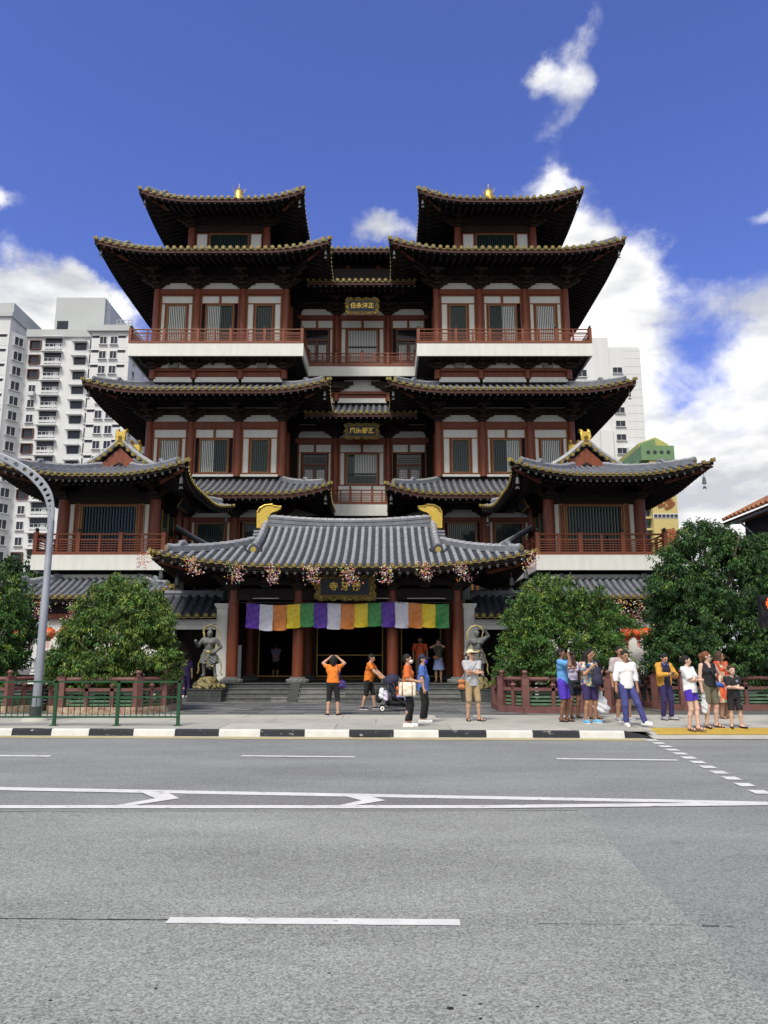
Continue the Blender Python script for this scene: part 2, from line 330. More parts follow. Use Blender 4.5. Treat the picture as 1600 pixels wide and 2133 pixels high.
for x, y, r in [(.33, 4.17, .017), (.48, 4.22, .010), (.76, 4.19, .009), (.46, 4.06, .010), (-1.68, 4.26, .012), (.41, 4.32, .010), (-1.19, 4.40, .009), (-.3, 4.6, .008), (1.3, 4.5, .008)]:
    sheet('oil_spot', [(x + r * random.uniform(.7, 1.5) * math.cos(a * .7), y + r * random.uniform(.5, 1) * math.sin(a * .7)) for a in range(9)], .0065, 'tar', road)
# gutter and kerb
gut = sheet('gutter', [(-60, KY(-60) - .52), (5.6, KY(5.6) - .52), (5.6, KY(5.6) + .1), (-60, KY(-60) + .1)], .005, 'concrete2', kind='structure')
kerb = empty('kerb', (0, 17.4, 0)); kerb['kind'] = 'structure'
xs = [-20, -18.6, -17.5, -16.5, -15.5, -14.5, -13.5, -12.5, -11.5, -10.45, -9.45, -8.30, -7.40, -6.55, -5.55, -4.62, -3.64, -2.72, -1.74, -.76, .21, 1.19, 2.22, 3.22, 4.22, 5.18]
for i in range(len(xs) - 1):
    a, b = xs[i] + .004, xs[i + 1] - .004; black = i % 2 == 1
    m = MB(); v = []
    for x in (a, b): v += [(x, KY(x), 0), (x, KY(x) + .025, .12), (x, KY(x) + .05, .15), (x, KY(x) + .11, .154), (x, KY(x) + .11, 0)]
    m.add(v, [(0, 1, 6, 5), (1, 2, 7, 6), (2, 3, 8, 7), (3, 4, 9, 8), (0, 4, 3, 2, 1), (5, 6, 7, 8, 9)])
    m.build('kerb_stone', 'kerb_black' if black else 'kerb_white', kerb)
m = MB(); a, b = 5.184, 5.85
m.add([(a, KY(a), 0), (a, KY(a) + .025, .12), (a, KY(a) + .05, .15), (a, KY(a) + .11, .154), (a, KY(a) + .11, 0), (b, KY(b) + .06, 0.004), (b, KY(b) + .11, .02)],
      [(0, 1, 5), (1, 2, 5), (2, 3, 6, 5), (3, 4, 6), (0, 5, 6, 4), (0, 4, 3, 2, 1)]); m.build('kerb_stone', 'kerb_black', kerb)
g = MB(); x0, x1 = -.70, .15
for k in range(12): g.box(x0 + .02 + k * .07, x0 + .055 + k * .07, KY(0) - .085, KY(0) - .01, .006, .02)
g.box(x0, x1, KY(0) - .09, KY(0) - .085, .006, .02); g.box(x0, x1, KY(0) - .01, KY(0) - .005, .006, .02); g.build('drain_grate', 'metal_dark', gut)
# pavement: sub-base sheet, concrete panels, grey pavers
pave = MB(); pave.add([(-60, KY(-60) + .1, .135), (5.8, KY(5.8) + .1, .135), (5.8, 17.95, .135), (60, 17.95, .135), (60, 300, .135), (-60, 300, .135)], [(0, 1, 2, 3, 4, 5)])
pave = pave.build('pavement', 'joint', kind='structure')
random.seed(5)
rows = [.0, .34, .68, 1.0]
for i in range(-8, 6):
    for r in range(3):
        x0 = i * 2.6 + (.9 if r % 2 else 0) - 1.1; x1 = x0 + 2.6
        if x0 > 5.7: continue
        x1 = min(x1, 5.72)
        q = []
        for x, t in ((x0, rows[r]), (x1, rows[r]), (x1, rows[r + 1]), (x0, rows[r + 1])):
            ya = KY(x) + .112; yb = 22.0 - .02 * x; q.append((x + (.006 if x == x0 else -.006), ya + (yb - ya) * t + (.006 if t == rows[r] else -.006)))
        z = .150 + random.uniform(0, .003); b = MB(); b.add([(x, y, z) for x, y in q] + [(x, y, .13) for x, y in q], [(0, 1, 2, 3), (0, 4, 5, 1), (1, 5, 6, 2), (2, 6, 7, 3), (3, 7, 4, 0)])
        b.build('concrete_slab', random.choice(['concrete', 'concrete2']), pave)
for i in range(12):
    x0 = 5.732 + i * 2.6; b = MB()
    b.add([(x0, 18.0, .152), (x0 + 2.59, 18.0, .152), (x0 + 2.59, 21.95, .152), (x0, 21.95, .152)], [(0, 1, 2, 3)]); b.build('concrete_slab', random.choice(['concrete', 'concrete2']), pave)
b = MB(); b.add([(5.73, 16.92, .012), (36, 16.3, .012), (36, 17.99, .150), (5.73, 17.99, .150)], [(0, 1, 2, 3)]); ramp = b.build('kerb_ramp', 'concrete2', kind='structure')
tac = MB(); t0 = lambda y: .012 + (y - 16.92) / 1.07 * .138
for x0, x1 in [(6.0 + .6 * k, 6.592 + .6 * k) for k in range(40)]:
    for y0, y1 in [(17.28, 17.60), (17.606, 17.93)]:
        b = MB(); h = .008
        b.add([(x0 - (.0 if x0 > 6 else (y1 - y0) * .2), y0, t0(y0) + h), (x1, y0, t0(y0) + h), (x1, y1, t0(y1) + h), (x0, y1, t0(y1) + h)], [(0, 1, 2, 3)])
        for k in range(8):
            xx = x0 + .04 + k * .073
            b.add([(xx, y0 + .02, t0(y0 + .02) + h + .006), (xx + .035, y0 + .02, t0(y0 + .02) + h + .006), (xx + .035, y1 - .02, t0(y1 - .02) + h + .006), (xx, y1 - .02, t0(y1 - .02) + h + .006)], [(0, 1, 2, 3)])
        b.build('tactile_tile', 'tactile', ramp)
b = MB(); b.box(1.38, 1.92, 20.9, 22.0, .14, .1575); b.box(1.94, 2.42, 20.9, 22.0, .14, .1575); b.build('manhole_cover', 'stone_pale', pave)
pm = []
for k in range(4): pm.append(MB().box(-.445, .445, -.245, .245, 0, .02).mesh('paver', 'paver%d' % k))
for r in range(13):
    for c in range(-9, 8):
        x = c * .9 + (.45 if r % 2 else 0); inst('paver', pm[random.choice([0, 0, 1, 1, 2, 3])], (x, 22.25 + r * .5, .1325 + random.uniform(0, .002)), pave)
for side in (-1, 1):
    sheet('stone_floor', [(8.1 * side, 22.02), (40 * side, 22.02), (40 * side, 46), (8.1 * side, 46)], .148, 'paver0', pave)
sheet('stone_floor', [(-8.1, 28.48), (8.1, 28.48), (8.1, 46), (-8.1, 46)], .149, 'paver3', pave)
# ---------------------------------------------------------------- roofs
class Roof:
    """Tiled roof over a rectangle: concave slopes, corners swept up. Local x along the street, y to the back, turned by rz."""
    def __init__(s, parent, c, ox, oy, prof, uf, us, lift, rng, rz=0.0, push=.15, name='roof', ul=None):
        s.P = parent; s.c = c; s.ox = ox; s.oy = oy; s.prof = prof; s.uf = uf; s.us = us; s.L = lift; s.R = rng; s.rz = rz; s.push = push
        s.ul = ul or min(uf, us) * 1.0; s.name = name; s.root = None
        s.cs = math.cos(rz); s.sn = math.sin(rz)
    def W(s, x, y, z): return (s.c[0] + x * s.cs - y * s.sn, s.c[1] + x * s.sn + y * s.cs, z)
    def half(s, k): return s.ox if k in 'fb' else s.oy
    def umax(s, k, a):
        if k in 'fb': return min(s.uf, s.ox - abs(a)) if abs(a) > s.ox - s.us else s.uf
        return min(s.us, s.oy - abs(a)) if abs(a) > s.oy - s.uf else s.us
    def pt(s, k, a, u, dz=0.0):
        h = s.half(k); q = min(1, max(0, (abs(a) - (h - u) + s.R) / s.R)); fall = max(0, 1 - u / s.ul) ** 1.4
        z = s.prof(u) + s.L * q ** 2.3 * fall; e = s.push * q ** 4 * fall; aa = a + math.copysign(e, a)
        if k == 'f': p = (aa, -(s.oy - u) - e)
        elif k == 'b': p = (-aa, (s.oy - u) + e)
        elif k == 'l': p = (-(s.ox - u) - e, -aa)
        else: p = ((s.ox - u) + e, aa)
        return s.W(p[0], p[1], z + dz)
    def dirs(s, k):       # along-eave unit vector, outward unit vector (world)
        al = {'f': (1, 0), 'b': (-1, 0), 'l': (0, -1), 'r': (0, 1)}[k]; ou = {'f': (0, -1), 'b': (0, 1), 'l': (-1, 0), 'r': (1, 0)}[k]
        r = lambda v: Vector((v[0] * s.cs - v[1] * s.sn, v[0] * s.sn + v[1] * s.cs, 0))
        return r(al), r(ou)
    def base(s, sides='fblr'):
        b = MB()
        for k in sides:
            h = s.half(k); n = 36; m = 7; idx = []
            for i in range(n + 1):
                a = -h + 2 * h * i / n; U = s.umax(k, a)
                for j in range(m + 1): idx.append(s.pt(k, a, U * j / m))
            b.add(idx, [(i * (m + 1) + j, (i + 1) * (m + 1) + j, (i + 1) * (m + 1) + j + 1, i * (m + 1) + j + 1) for i in range(n) for j in range(m)])
        s.root = b.build(s.name, 'tile_dark', s.P, True); return s.root
    def courses(s, k, du, h=.02):    # lapped pan tiles: a step every du
        b = MB(); hf = s.half(k); n = 40
        u = .08
        while u < max(s.uf, s.us):
            for i in range(n):
                a0 = -hf + 2 * hf * i / n; a1 = -hf + 2 * hf * (i + 1) / n
                if min(s.umax(k, a0), s.umax(k, a1)) < u + .02: continue
                p = [s.pt(k, a0, u, h), s.pt(k, a1, u, h), s.pt(k, a1, u + du * .9, .004), s.pt(k, a0, u + du * .9, .004), s.pt(k, a0, u, -.01), s.pt(k, a1, u, -.01)]
                b.add(p, [(0, 1, 2, 3), (4, 5, 1, 0)])
            u += du
        b.build('pan_tiles', 'tile_dark', s.root, kind='stuff')
    def rolls(s, k, sp, r, seg, single=True, tiles=False, mtl='tile', discs=True, disc_single=True, lim=None):
        hf = s.half(k); n = max(2, int(2 * hf / sp)); al, ou = s.dirs(k); joined = MB(); dj = MB(); drip = MB()
        rz = math.atan2(ou.y, ou.x)
        for i in range(n + 1):
            a = -hf + hf * 2 * (i + .0) / n
            U = s.umax(k, a)
            if i in (0, n): a *= .985; U = .15
            nseg = max(1, int(round(U / seg))); path = [Vector(s.pt(k, a, U * j / (nseg * 2), r * .15)) for j in range(nseg * 2 + 1)]
            if discs:
                e = path[0] + ou * .012
                if disc_single: inst('eave_disc', DISC[round(r, 3)], e + Vector((0, 0, r * .25)), s.root, (0, 0, rz))
                else:
                    q = [e + al * (r * .95 * math.cos(t)) + Vector((0, 0, r * .25 + r * .95 * math.sin(t))) for t in [2 * math.pi * w / 8 for w in range(8)]]
                    dj.add([p + ou * .03 for p in q] + q, [tuple(range(8))] + [(j, (j + 1) % 8, 8 + (j + 1) % 8, 8 + j) for j in range(8)])
                if i < n:
                    a2 = -hf + 2 * hf * (i + 1) / n; pts = []
                    for w in range(7):
                        t = w / 6; p = Vector(s.pt(k, (a + (a2 - a) * t) * .998, 0)) + ou * .02; sag = math.sin(math.pi * t) * r * .75
                        pts += [p + Vector((0, 0, .02 - sag * .7)), p + Vector((0, 0, -.015 - sag * .9))]
                    drip.add(pts, [(2 * w, 2 * w + 1, 2 * w + 3, 2 * w + 2) for w in range(6)])
            if U < .2: continue
            def ring(p, rad): return [p + al * (rad * math.cos(math.pi * w / 6)) + Vector((0, 0, rad * math.sin(math.pi * w / 6))) for w in range(7)]
            rowm = joined if not single else MB()
            for j in range(nseg):
                tgt = MB() if tiles else rowm
                p0, p1, p2 = path[2 * j], path[2 * j + 1], path[2 * j + 2]
                A = ring(p0 + (p1 - p0) * .04, r); B = ring(p1, r * .98); C = ring(p2, r * .86)
                tgt.add(A + B + C, [(q, q + 1, q + 8, q + 7) for q in range(6)] + [(q + 7, q + 8, q + 15, q + 14) for q in range(6)] + [tuple(range(6, -1, -1))])
                if tiles: tgt.build('barrel_tile', mtl, s.root, 50)
            if single and not tiles: rowm.build('tile_row', mtl, s.root, 50)
        if joined.v: joined.build('tile_rows', mtl, s.root, 50, kind='stuff')
        if dj.v: dj.build('eave_discs', 'disc', s.root, kind='stuff')
        if drip.v: drip.build('drip_tiles', 'drip', s.root, kind='stuff')
    def eave(s, sides, sp, ov, fas=.22, drop=.36, slope=.30, end='rafter_end', fm='fascia'):
        fb = MB(); sf = MB(); rf = MB(); rf2 = MB()
        for k in sides:
            hf = s.half(k); n = 44; al, ou = s.dirs(k)
            v = []
            for i in range(n + 1):
                p = Vector(s.pt(k, -hf + 2 * hf * i / n, 0)); v += [p - ou * .03 + Vector((0, 0, -.055)), p - ou * .05 + Vector((0, 0, -.055 - fas)), p - ou * .14 + Vector((0, 0, -.055 - fas)), p - ou * .14 + Vector((0, 0, -.03))]
            fb.add(v, [(4 * i + j, 4 * i + (j + 1) % 4, 4 * i + 4 + (j + 1) % 4, 4 * i + 4 + j) for i in range(n) for j in range(4)])
            v = []
            for i in range(n + 1):
                a = -hf + 2 * hf * i / n; U = min(ov, hf - abs(a))
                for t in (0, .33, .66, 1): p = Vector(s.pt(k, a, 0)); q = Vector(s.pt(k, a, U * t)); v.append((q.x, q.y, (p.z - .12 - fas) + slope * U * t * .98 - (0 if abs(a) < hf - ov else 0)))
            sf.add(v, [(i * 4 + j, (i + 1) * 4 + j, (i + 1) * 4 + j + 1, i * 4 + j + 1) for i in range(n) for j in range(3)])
            nr = int(2 * hf / sp)
            for i in range(nr + 1):
                a = -hf * .985 + 2 * hf * .985 * i / nr; U = min(ov, hf - abs(a) + .25); p = Vector(s.pt(k, a, .07)); w = .055
                for tgt, u0, dz, ww in ((rf, .06, -.13 - fas, .046), (rf2, .55, -.30 - fas, .06)):
                    if U < u0 + .15: continue
                    A = Vector(s.pt(k, a, u0)); B = Vector(s.pt(k, a, U)); zA = p.z + dz + slope * u0; zB = p.z + dz + slope * U
                    vs = []
                    for P_, z_ in ((A, zA), (B, zB)):
                        for sa, sz in ((-1, 0), (1, 0), (1, -1), (-1, -1)): q = P_ + al * (ww * sa); vs.append((q.x, q.y, z_ + sz * ww * 2))
                    tgt.add(vs, [(3, 2, 1, 0)], 1); tgt.add([], [], 0)
                    o = len(tgt.v) - 8; tgt.f += [(o + 0, o + 1, o + 5, o + 4), (o + 1, o + 2, o + 6, o + 5), (o + 2, o + 3, o + 7, o + 6), (o + 3, o, o + 4, o + 7)]; tgt.m += [0] * 4
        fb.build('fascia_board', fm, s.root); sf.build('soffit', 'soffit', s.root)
        rf.build('rafters', ['darkwood', end], s.root, kind='stuff'); rf2.build('lower_rafters', ['blackwood', 'darkwood'], s.root, kind='stuff')
    def hips(s, corners, r=.12, hgt=.24, orn=.42, top=None, disc=True):
        for cx, cy in corners:
            k = 'f' if cy < 0 else 'b'; U = min(s.uf, s.us) if top is None else top; n = 14; b = MB(); A = []
            for i in range(n + 1):
                u = .02 + (U - .02) * i / n; a = (s.ox - u) * (cx if k == 'f' else -cx); A.append(Vector(s.pt(k, a, u)))
            d = (A[0] - A[-1]); d.z = 0; d.normalize(); w = Vector((-d.y, d.x, 0)); st = 2
            A2 = A[st:]
            for j in range(len(A2) - 1):
                p, q = A2[j], A2[j + 1]; h0 = hgt + .012
                b.add([p - w * r, p + w * r, p + w * r + Vector((0, 0, h0)), p - w * r + Vector((0, 0, h0)), q - w * r, q + w * r, q + w * r + Vector((0, 0, hgt)), q - w * r + Vector((0, 0, hgt))],
                      [(0, 1, 2, 3), (4, 7, 6, 5), (0, 3, 7, 4), (1, 5, 6, 2), (3, 2, 6, 7)], 0)
                b.tube([p + Vector((0, 0, hgt + .015)), q + Vector((0, 0, hgt))], [r * .85, r * .74], 8, 1)
            b.build('hip_ridge', ['tile', 'tile_pale'], s.root, 40)
            b = MB(); p = A2[0] + Vector((0, 0, hgt * .72)); b.tube([p - d * .04, p + d * .05], r * 1.18, 12, 0); b.tube([p + d * .05, p + d * .062], r * .95, 12, 1); b.tube([p + d * .062, p + d * .07], r * .5, 10, 0)
            b.build('ridge_end_disc', ['tile', 'disc'], s.root, 40)
            j = int(len(A2) * orn); p = A2[j] + Vector((0, 0, hgt)); b = MB(); b.tube([p + d * .16 + Vector((0, 0, .0)), p + d * .1 + Vector((0, 0, .13)), p + Vector((0, 0, .17)), p - d * .12 + Vector((0, 0, .05))], [r * .9, r * 1.0, r * .9, r * .8], 8, 0)
            b.tube([p + d * .17, p + d * .18], r * .6, 8, 0); b.build('ridge_ornament', 'tile', s.root, 50)
            b = MB(); p = A[0] + d * .05; b.tube([p + Vector((0, 0, .03)), p + d * .03 + Vector((0, 0, .03))], .1, 10, 0); b.build('corner_disc', 'disc', s.root)
            # corner beam and hanging bell
            b = MB(); e = A[0] - d * .35 + Vector((0, 0, -.32)); f_ = A[0] - d * 2.2 + Vector((0, 0, -.32 - s.L * .5)); b.tube([e, f_], .11, 4); b.build('corner_beam', 'red', s.root)
            bell(A[0] - d * .45 + Vector((0, 0, -.5)), s.root)
def bell(p, parent):
    inst('wind_bell', BELL, p, parent)
_b = MB(); _b.tube([(0, 0, 0), (0, 0, -.16)], .01, 5); _b.lathe([(.02, -.15), (.06, -.18), (.075, -.26), (.085, -.40), (.10, -.46), (.085, -.46)], n=8); _b.tube([(0, 0, -.46), (0, 0, -.58)], .008, 5); _b.add([(-.07, 0, -.58), (.07, 0, -.58), (.09, 0, -.70), (0, .01, -.66), (-.09, 0, -.70)], [(0, 1, 2, 3, 4)])
BELL = _b.mesh('wind_bell', 'bell', 40)
def disc_mesh(r):
    b = MB(); b.tube([(0, 0, 0), (.05, 0, 0)], r * 1.0, 14, 0); b.tube([(.05, 0, 0), (.056, 0, 0)], [r * .8, r * .72], 14, 1, True); b.tube([(.05, 0, 0), (.062, 0, 0)], r * .5, 10, 0)
    return b.mesh('eave_disc', ['disc', 'darkwood'], 40)
DISC = {round(r, 3): disc_mesh(r) for r in (.08, .085, .09, .11, .12)}
# ---------------------------------------------------------------- temple hall: two square towers and the centre between them
TH = empty('temple_hall', (AX, 47.0, .15), 'tall red and white temple hall with twin roof towers and upswept grey tile eaves', 'temple')
XW = lambda s, x: AX + s * x
def bracket_mesh(sc=1.0, arms=2, wide=1.0):
    b = MB(); p = [(.24, 0), (.27, .08), (.42, .14), (.50, .26), (.74, .32), (.80, .46), (1.02, .52), (1.02, .66)]
    pts = [(x * wide, z) for x, z in p] + [(-x * wide, z) for x, z in p[::-1]]
    b.prism(pts, -.30, .02, 'y'); b.box(-.2, .2, -.34, .1, -.06, .1); b.box(-.24, .24, -.3, -.62, .1, .24)
    for k in range(arms): b.box(-.10, .10, -.3, -.9 - .55 * k, .26 + .24 * k, .42 + .24 * k); b.box(-.42 * wide, .42 * wide, -.78 - .55 * k, -.92 - .55 * k, .42 + .24 * k, .56 + .24 * k); b.box(-.16, .16, -.74 - .55 * k, -.96 - .55 * k, .34 + .24 * k, .44 + .24 * k)
    b.v = [(x * sc, y * sc, z * sc) for x, y, z in b.v]
    return b.mesh('bracket', 'darkwood')
BRK = bracket_mesh(); BRK_S = bracket_mesh(.85, 1); BRK_W = bracket_mesh(1.0, 0, 1.15)
def column(P, X, Y, z0, z1, r=.24, m='red', name='column'):
    b = MB(); b.lathe([(r * 1.02, z0), (r, z0 + (z1 - z0) * .5), (r * .93, z1)], (X, Y, 0), 18); return b.build(name, m, P, 40)
def frame(b, x0, x1, y0, y1, z0, z1, w, mi=0):
    b.box(x0, x0 + w, y0, y1, z0, z1, mi); b.box(x1 - w, x1, y0, y1, z0, z1, mi); b.box(x0 + w, x1 - w, y0, y1, z0, z0 + w, mi); b.box(x0 + w, x1 - w, y0, y1, z1 - w, z1, mi)
def slat_window(P, x0, x1, Y, z0, z1, sp=.11, blind=None, jamb=.09, name='window'):
    b = MB(); frame(b, x0 - jamb, x1 + jamb, Y - .05, Y + .1, z0 - jamb, z1 + jamb, jamb); frame(b, x0, x1, Y - .035, Y + .09, z0, z1, .022, 1)
    w = b.build(name, ['red', 'goldline'], P)
    MB().box(x0 + .022, x1 - .022, Y + .085, Y + .105, z0 + .022, z1 - .022).build('pane', 'pane', w)
    s = MB(); n = max(3, int((x1 - x0 - .05) / sp))
    for i in range(n):
        xx = x0 + .022 + (i + .5) * (x1 - x0 - .044) / n; s.box(xx - sp * .19, xx + sp * .19, Y - .005, Y + .035, z0 + .022, z1 - .022)
    s.build('slats', 'slat', w, kind='stuff')
    if blind: MB().box(x0 + .03 + (x1 - x0 - .06) * blind[0], x0 + .03 + (x1 - x0 - .06) * blind[1], Y + .037, Y + .045, z0 + .03 + (blind[2] if len(blind) > 2 else 0), z1 - .03 - (blind[3] if len(blind) > 3 else 0)).build('blind', 'blind', w)
    return w
def arch_panel(P, x0, x1, Y, z0, z1, c=.3):
    h = z1 - z0; pts = [(x0, z0), (x1, z0)] + [(x1 - c * (1 - math.cos(t)), z0 + h * .25 + h * .75 * math.sin(t)) for t in (0, .5, 1.0, 1.3, 1.57)] + [(x0 + c * (1 - math.cos(t)), z0 + h * .25 + h * .75 * math.sin(t)) for t in (1.57, 1.3, 1.0, .5, 0)]
    b = MB(); b.prism(pts, Y + .02, Y + .1); return b.build('plaster_panel', 'white', P)
def box(P, name, m, *a): return MB().box(*a).build(name, m, P)
def bay(P, xa, xb, Y, zb, wz0, wz1, tz, bz1, az, ww, blind, two, style='window'):
    cr = .22; L_, R_ = xa + cr, xb - cr; c = (xa + xb) / 2; y0, y1 = Y - .04, Y + .12
    fw = .10; top = tz[1] if tz else wz1
    b = MB(); frame(b, L_, R_, y0, y1, wz0 - .14, top + .09, fw)
    if tz:
        b.box(L_ + fw, R_ - fw, y0, y1, wz1 + .02, tz[0])
        if two: b.box(c - .07, c + .07, y0, y1, tz[0], tz[1])
        for p, q in ([(L_ + fw, c - .07), (c + .07, R_ - fw)] if two else [(L_ + fw, R_ - fw)]):
            box(P, 'transom_panel', 'white', p + .02, q - .02, Y + .0, Y + .09, tz[0] + .02, tz[1] - .02); frame(b, p, q, Y - .03, Y + .08, tz[0], tz[1] - .0, .018, 1)
    for sgn in (-1, 1):
        e0 = c + sgn * (ww / 2 + .11); e1 = (R_ - fw) if sgn > 0 else (L_ + fw); p, q = sorted((e0, e1))
        if q - p > .2:
            b.box(*sorted((e0, e0 + sgn * .05)), y0, y1, wz0 - .04, wz1 + .02)
            p2, q2 = sorted((e0 + sgn * .06, e1 - sgn * .01)); box(P, 'side_panel', 'white', p2 + .015, q2 - .015, Y + .0, Y + .09, wz0 - .02, wz1); frame(b, p2, q2, Y - .03, Y + .08, wz0 - .04, wz1 + .02, .015, 1)
    b.build('window_surround', ['red', 'goldline'], P)
    if style == 'window': slat_window(P, c - ww / 2, c + ww / 2, Y, wz0, wz1 - .07, blind=blind)
    else: lattice_door(P, c - ww / 2, c + ww / 2, Y, wz0, wz1 - .07)
    if zb is not None: box(P, 'sill_band', 'white', xa + .1, xb - .1, Y - .10, Y + .1, zb, wz0 - .15)
    box(P, 'lintel_beam', 'red', xa + .05, xb - .05, Y - .10, Y + .13, top + .10, bz1)
    arch_panel(P, xa + .28, xb - .28, Y, az[0], az[1])
    box(P, 'plaster_band', 'white', xa + .3, xb - .3, Y + .06, Y + .12, az[1] + .05, az[1] + .52)
    for k in range(2): box(P, 'tie_beam', 'darkwood', xa, xb, Y - .12 - .1 * k, Y + .05, az[1] + .03 + .2 * k, az[1] + .17 + .2 * k)
def lattice_door(P, x0, x1, Y, z0, z1):
    b = MB(); frame(b, x0 - .07, x1 + .07, Y - .05, Y + .1, z0 - .07, z1 + .07, .07); c = (x0 + x1) / 2; zm = z1 - .72
    b.box(x0, x1, Y - .03, Y + .08, zm - .1, zm); b.box(c - .05, c + .05, Y - .03, Y + .08, z0, zm - .1); d = b.build('lattice_door', 'red', P)
    MB().box(x0, x1, Y + .07, Y + .085, z0, z1).build('pane', 'pane', d)
    g = MB(); n = int((x1 - x0) / .1)
    for i in range(1, n): xx = x0 + (x1 - x0) * i / n; g.box(xx - .011, xx + .011, Y + .02, Y + .04, z0, z1)
    for i in range(1, int((z1 - z0) / .14)): zz = z0 + .14 * i; g.box(x0, x1, Y + .042, Y + .055, zz - .01, zz + .01)
    g.build('lattice', 'darkwood', d, kind='stuff')
    for q in ((x0 + .12, c - .12), (c + .12, x1 - .12)): MB().box(q[0], q[1], Y + .062, Y + .068, z0 + .1, zm - .35).build('blind', 'blind', d)
# ---- balustrade: thick posts with finials, thin posts, round top rail, three bars, base beam
def post_mesh(h, w=.085, m='red_rail', fin=.24):
    b = MB(); b.box(-w, w, -w, w, 0, h); b.box(-w * 1.12, w * 1.12, -w * 1.12, w * 1.12, h, h + .025)
    b.lathe([(w * .55, h + .02), (w * .75, h + .05), (w * .5, h + .075), (w * .85, h + .11), (w * .9, h + .15), (w * .55, h + .20), (.006, h + fin)], n=10, mi=1)
    return b.mesh('post', [m, 'metal_dark' if fin > .2 else m], 40)
POST = post_mesh(1.0); POST_S = MB().box(-.05, .05, -.05, .05, .1, .93).mesh('thin_post', 'red_rail')
def rail_run(P, A, B, z, posts, thin=1, h=.95, base=.16, ends=True):
    A = Vector((A[0], A[1], 0)); B = Vector((B[0], B[1], 0)); d = (B - A); ln = d.length; d.normalize(); n = Vector((-d.y, d.x, 0)); rz = math.atan2(d.y, d.x)
    for t in posts: p = A + d * (ln * t); inst('post', POST, (p.x, p.y, z), P, (0, 0, rz))
    for i in range(len(posts) - 1):
        t0, t1 = posts[i], posts[i + 1]
        for k in range(1, thin + 1): p = A + d * (ln * (t0 + (t1 - t0) * k / (thin + 1))); inst('thin_post', POST_S, (p.x, p.y, z), P, (0, 0, rz))
        p0 = A + d * (ln * t0 + .08); p1 = A + d * (ln * t1 - .08); up = Vector((0, 0, z))
        b = MB(); b.tube([p0 + up + Vector((0, 0, h)), p1 + up + Vector((0, 0, h))], .045, 8); b.build('top_rail', 'red_rail', P, 40)
        def bar(zz, w, nm):
            b = MB(); q = [p0 - n * w, p0 + n * w, p1 + n * w, p1 - n * w]; b.add([(v.x, v.y, z + zz - w) for v in q] + [(v.x, v.y, z + zz + w) for v in q], [(3, 2, 1, 0), (4, 5, 6, 7), (0, 1, 5, 4), (1, 2, 6, 5), (2, 3, 7, 6), (3, 0, 4, 7)]); b.build(nm, 'red_rail', P)
        bar(h - .24, .035, 'rail'); bar(h - .36, .018, 'bar'); bar(h - .47, .018, 'bar'); bar(h - .58, .018, 'bar'); bar(h - .69, .018, 'bar')
    b = MB(); e = d * .0; q = [A - n * .1, A + n * .1, B + n * .1, B - n * .1]; b.add([(v.x, v.y, z + .0) for v in q] + [(v.x, v.y, z + base) for v in q], [(3, 2, 1, 0), (4, 5, 6, 7), (0, 1, 5, 4), (1, 2, 6, 5), (2, 3, 7, 6), (3, 0, 4, 7)]); b.build('base_beam', 'red_rail', P)
LV = [dict(zb=None, wz0=7.6, wz1=9.98, tz=None, bz1=10.28, az=(10.30, 10.78)),
      dict(zb=12.88, wz0=13.17, wz1=15.36, tz=(15.42, 15.96), bz1=16.46, az=(16.49, 16.93)),
      dict(zb=21.3, wz0=21.75, wz1=24.50, tz=(24.57, 25.08), bz1=25.54, az=(25.57, 26.02))]
CX = (13.4, 10.75, 7.75, 4.95); WW = (1.22, 1.74, 1.08)
BL = [None, [(0, 1), (0, .5), None], [(0, 1), (0, .52), None]]
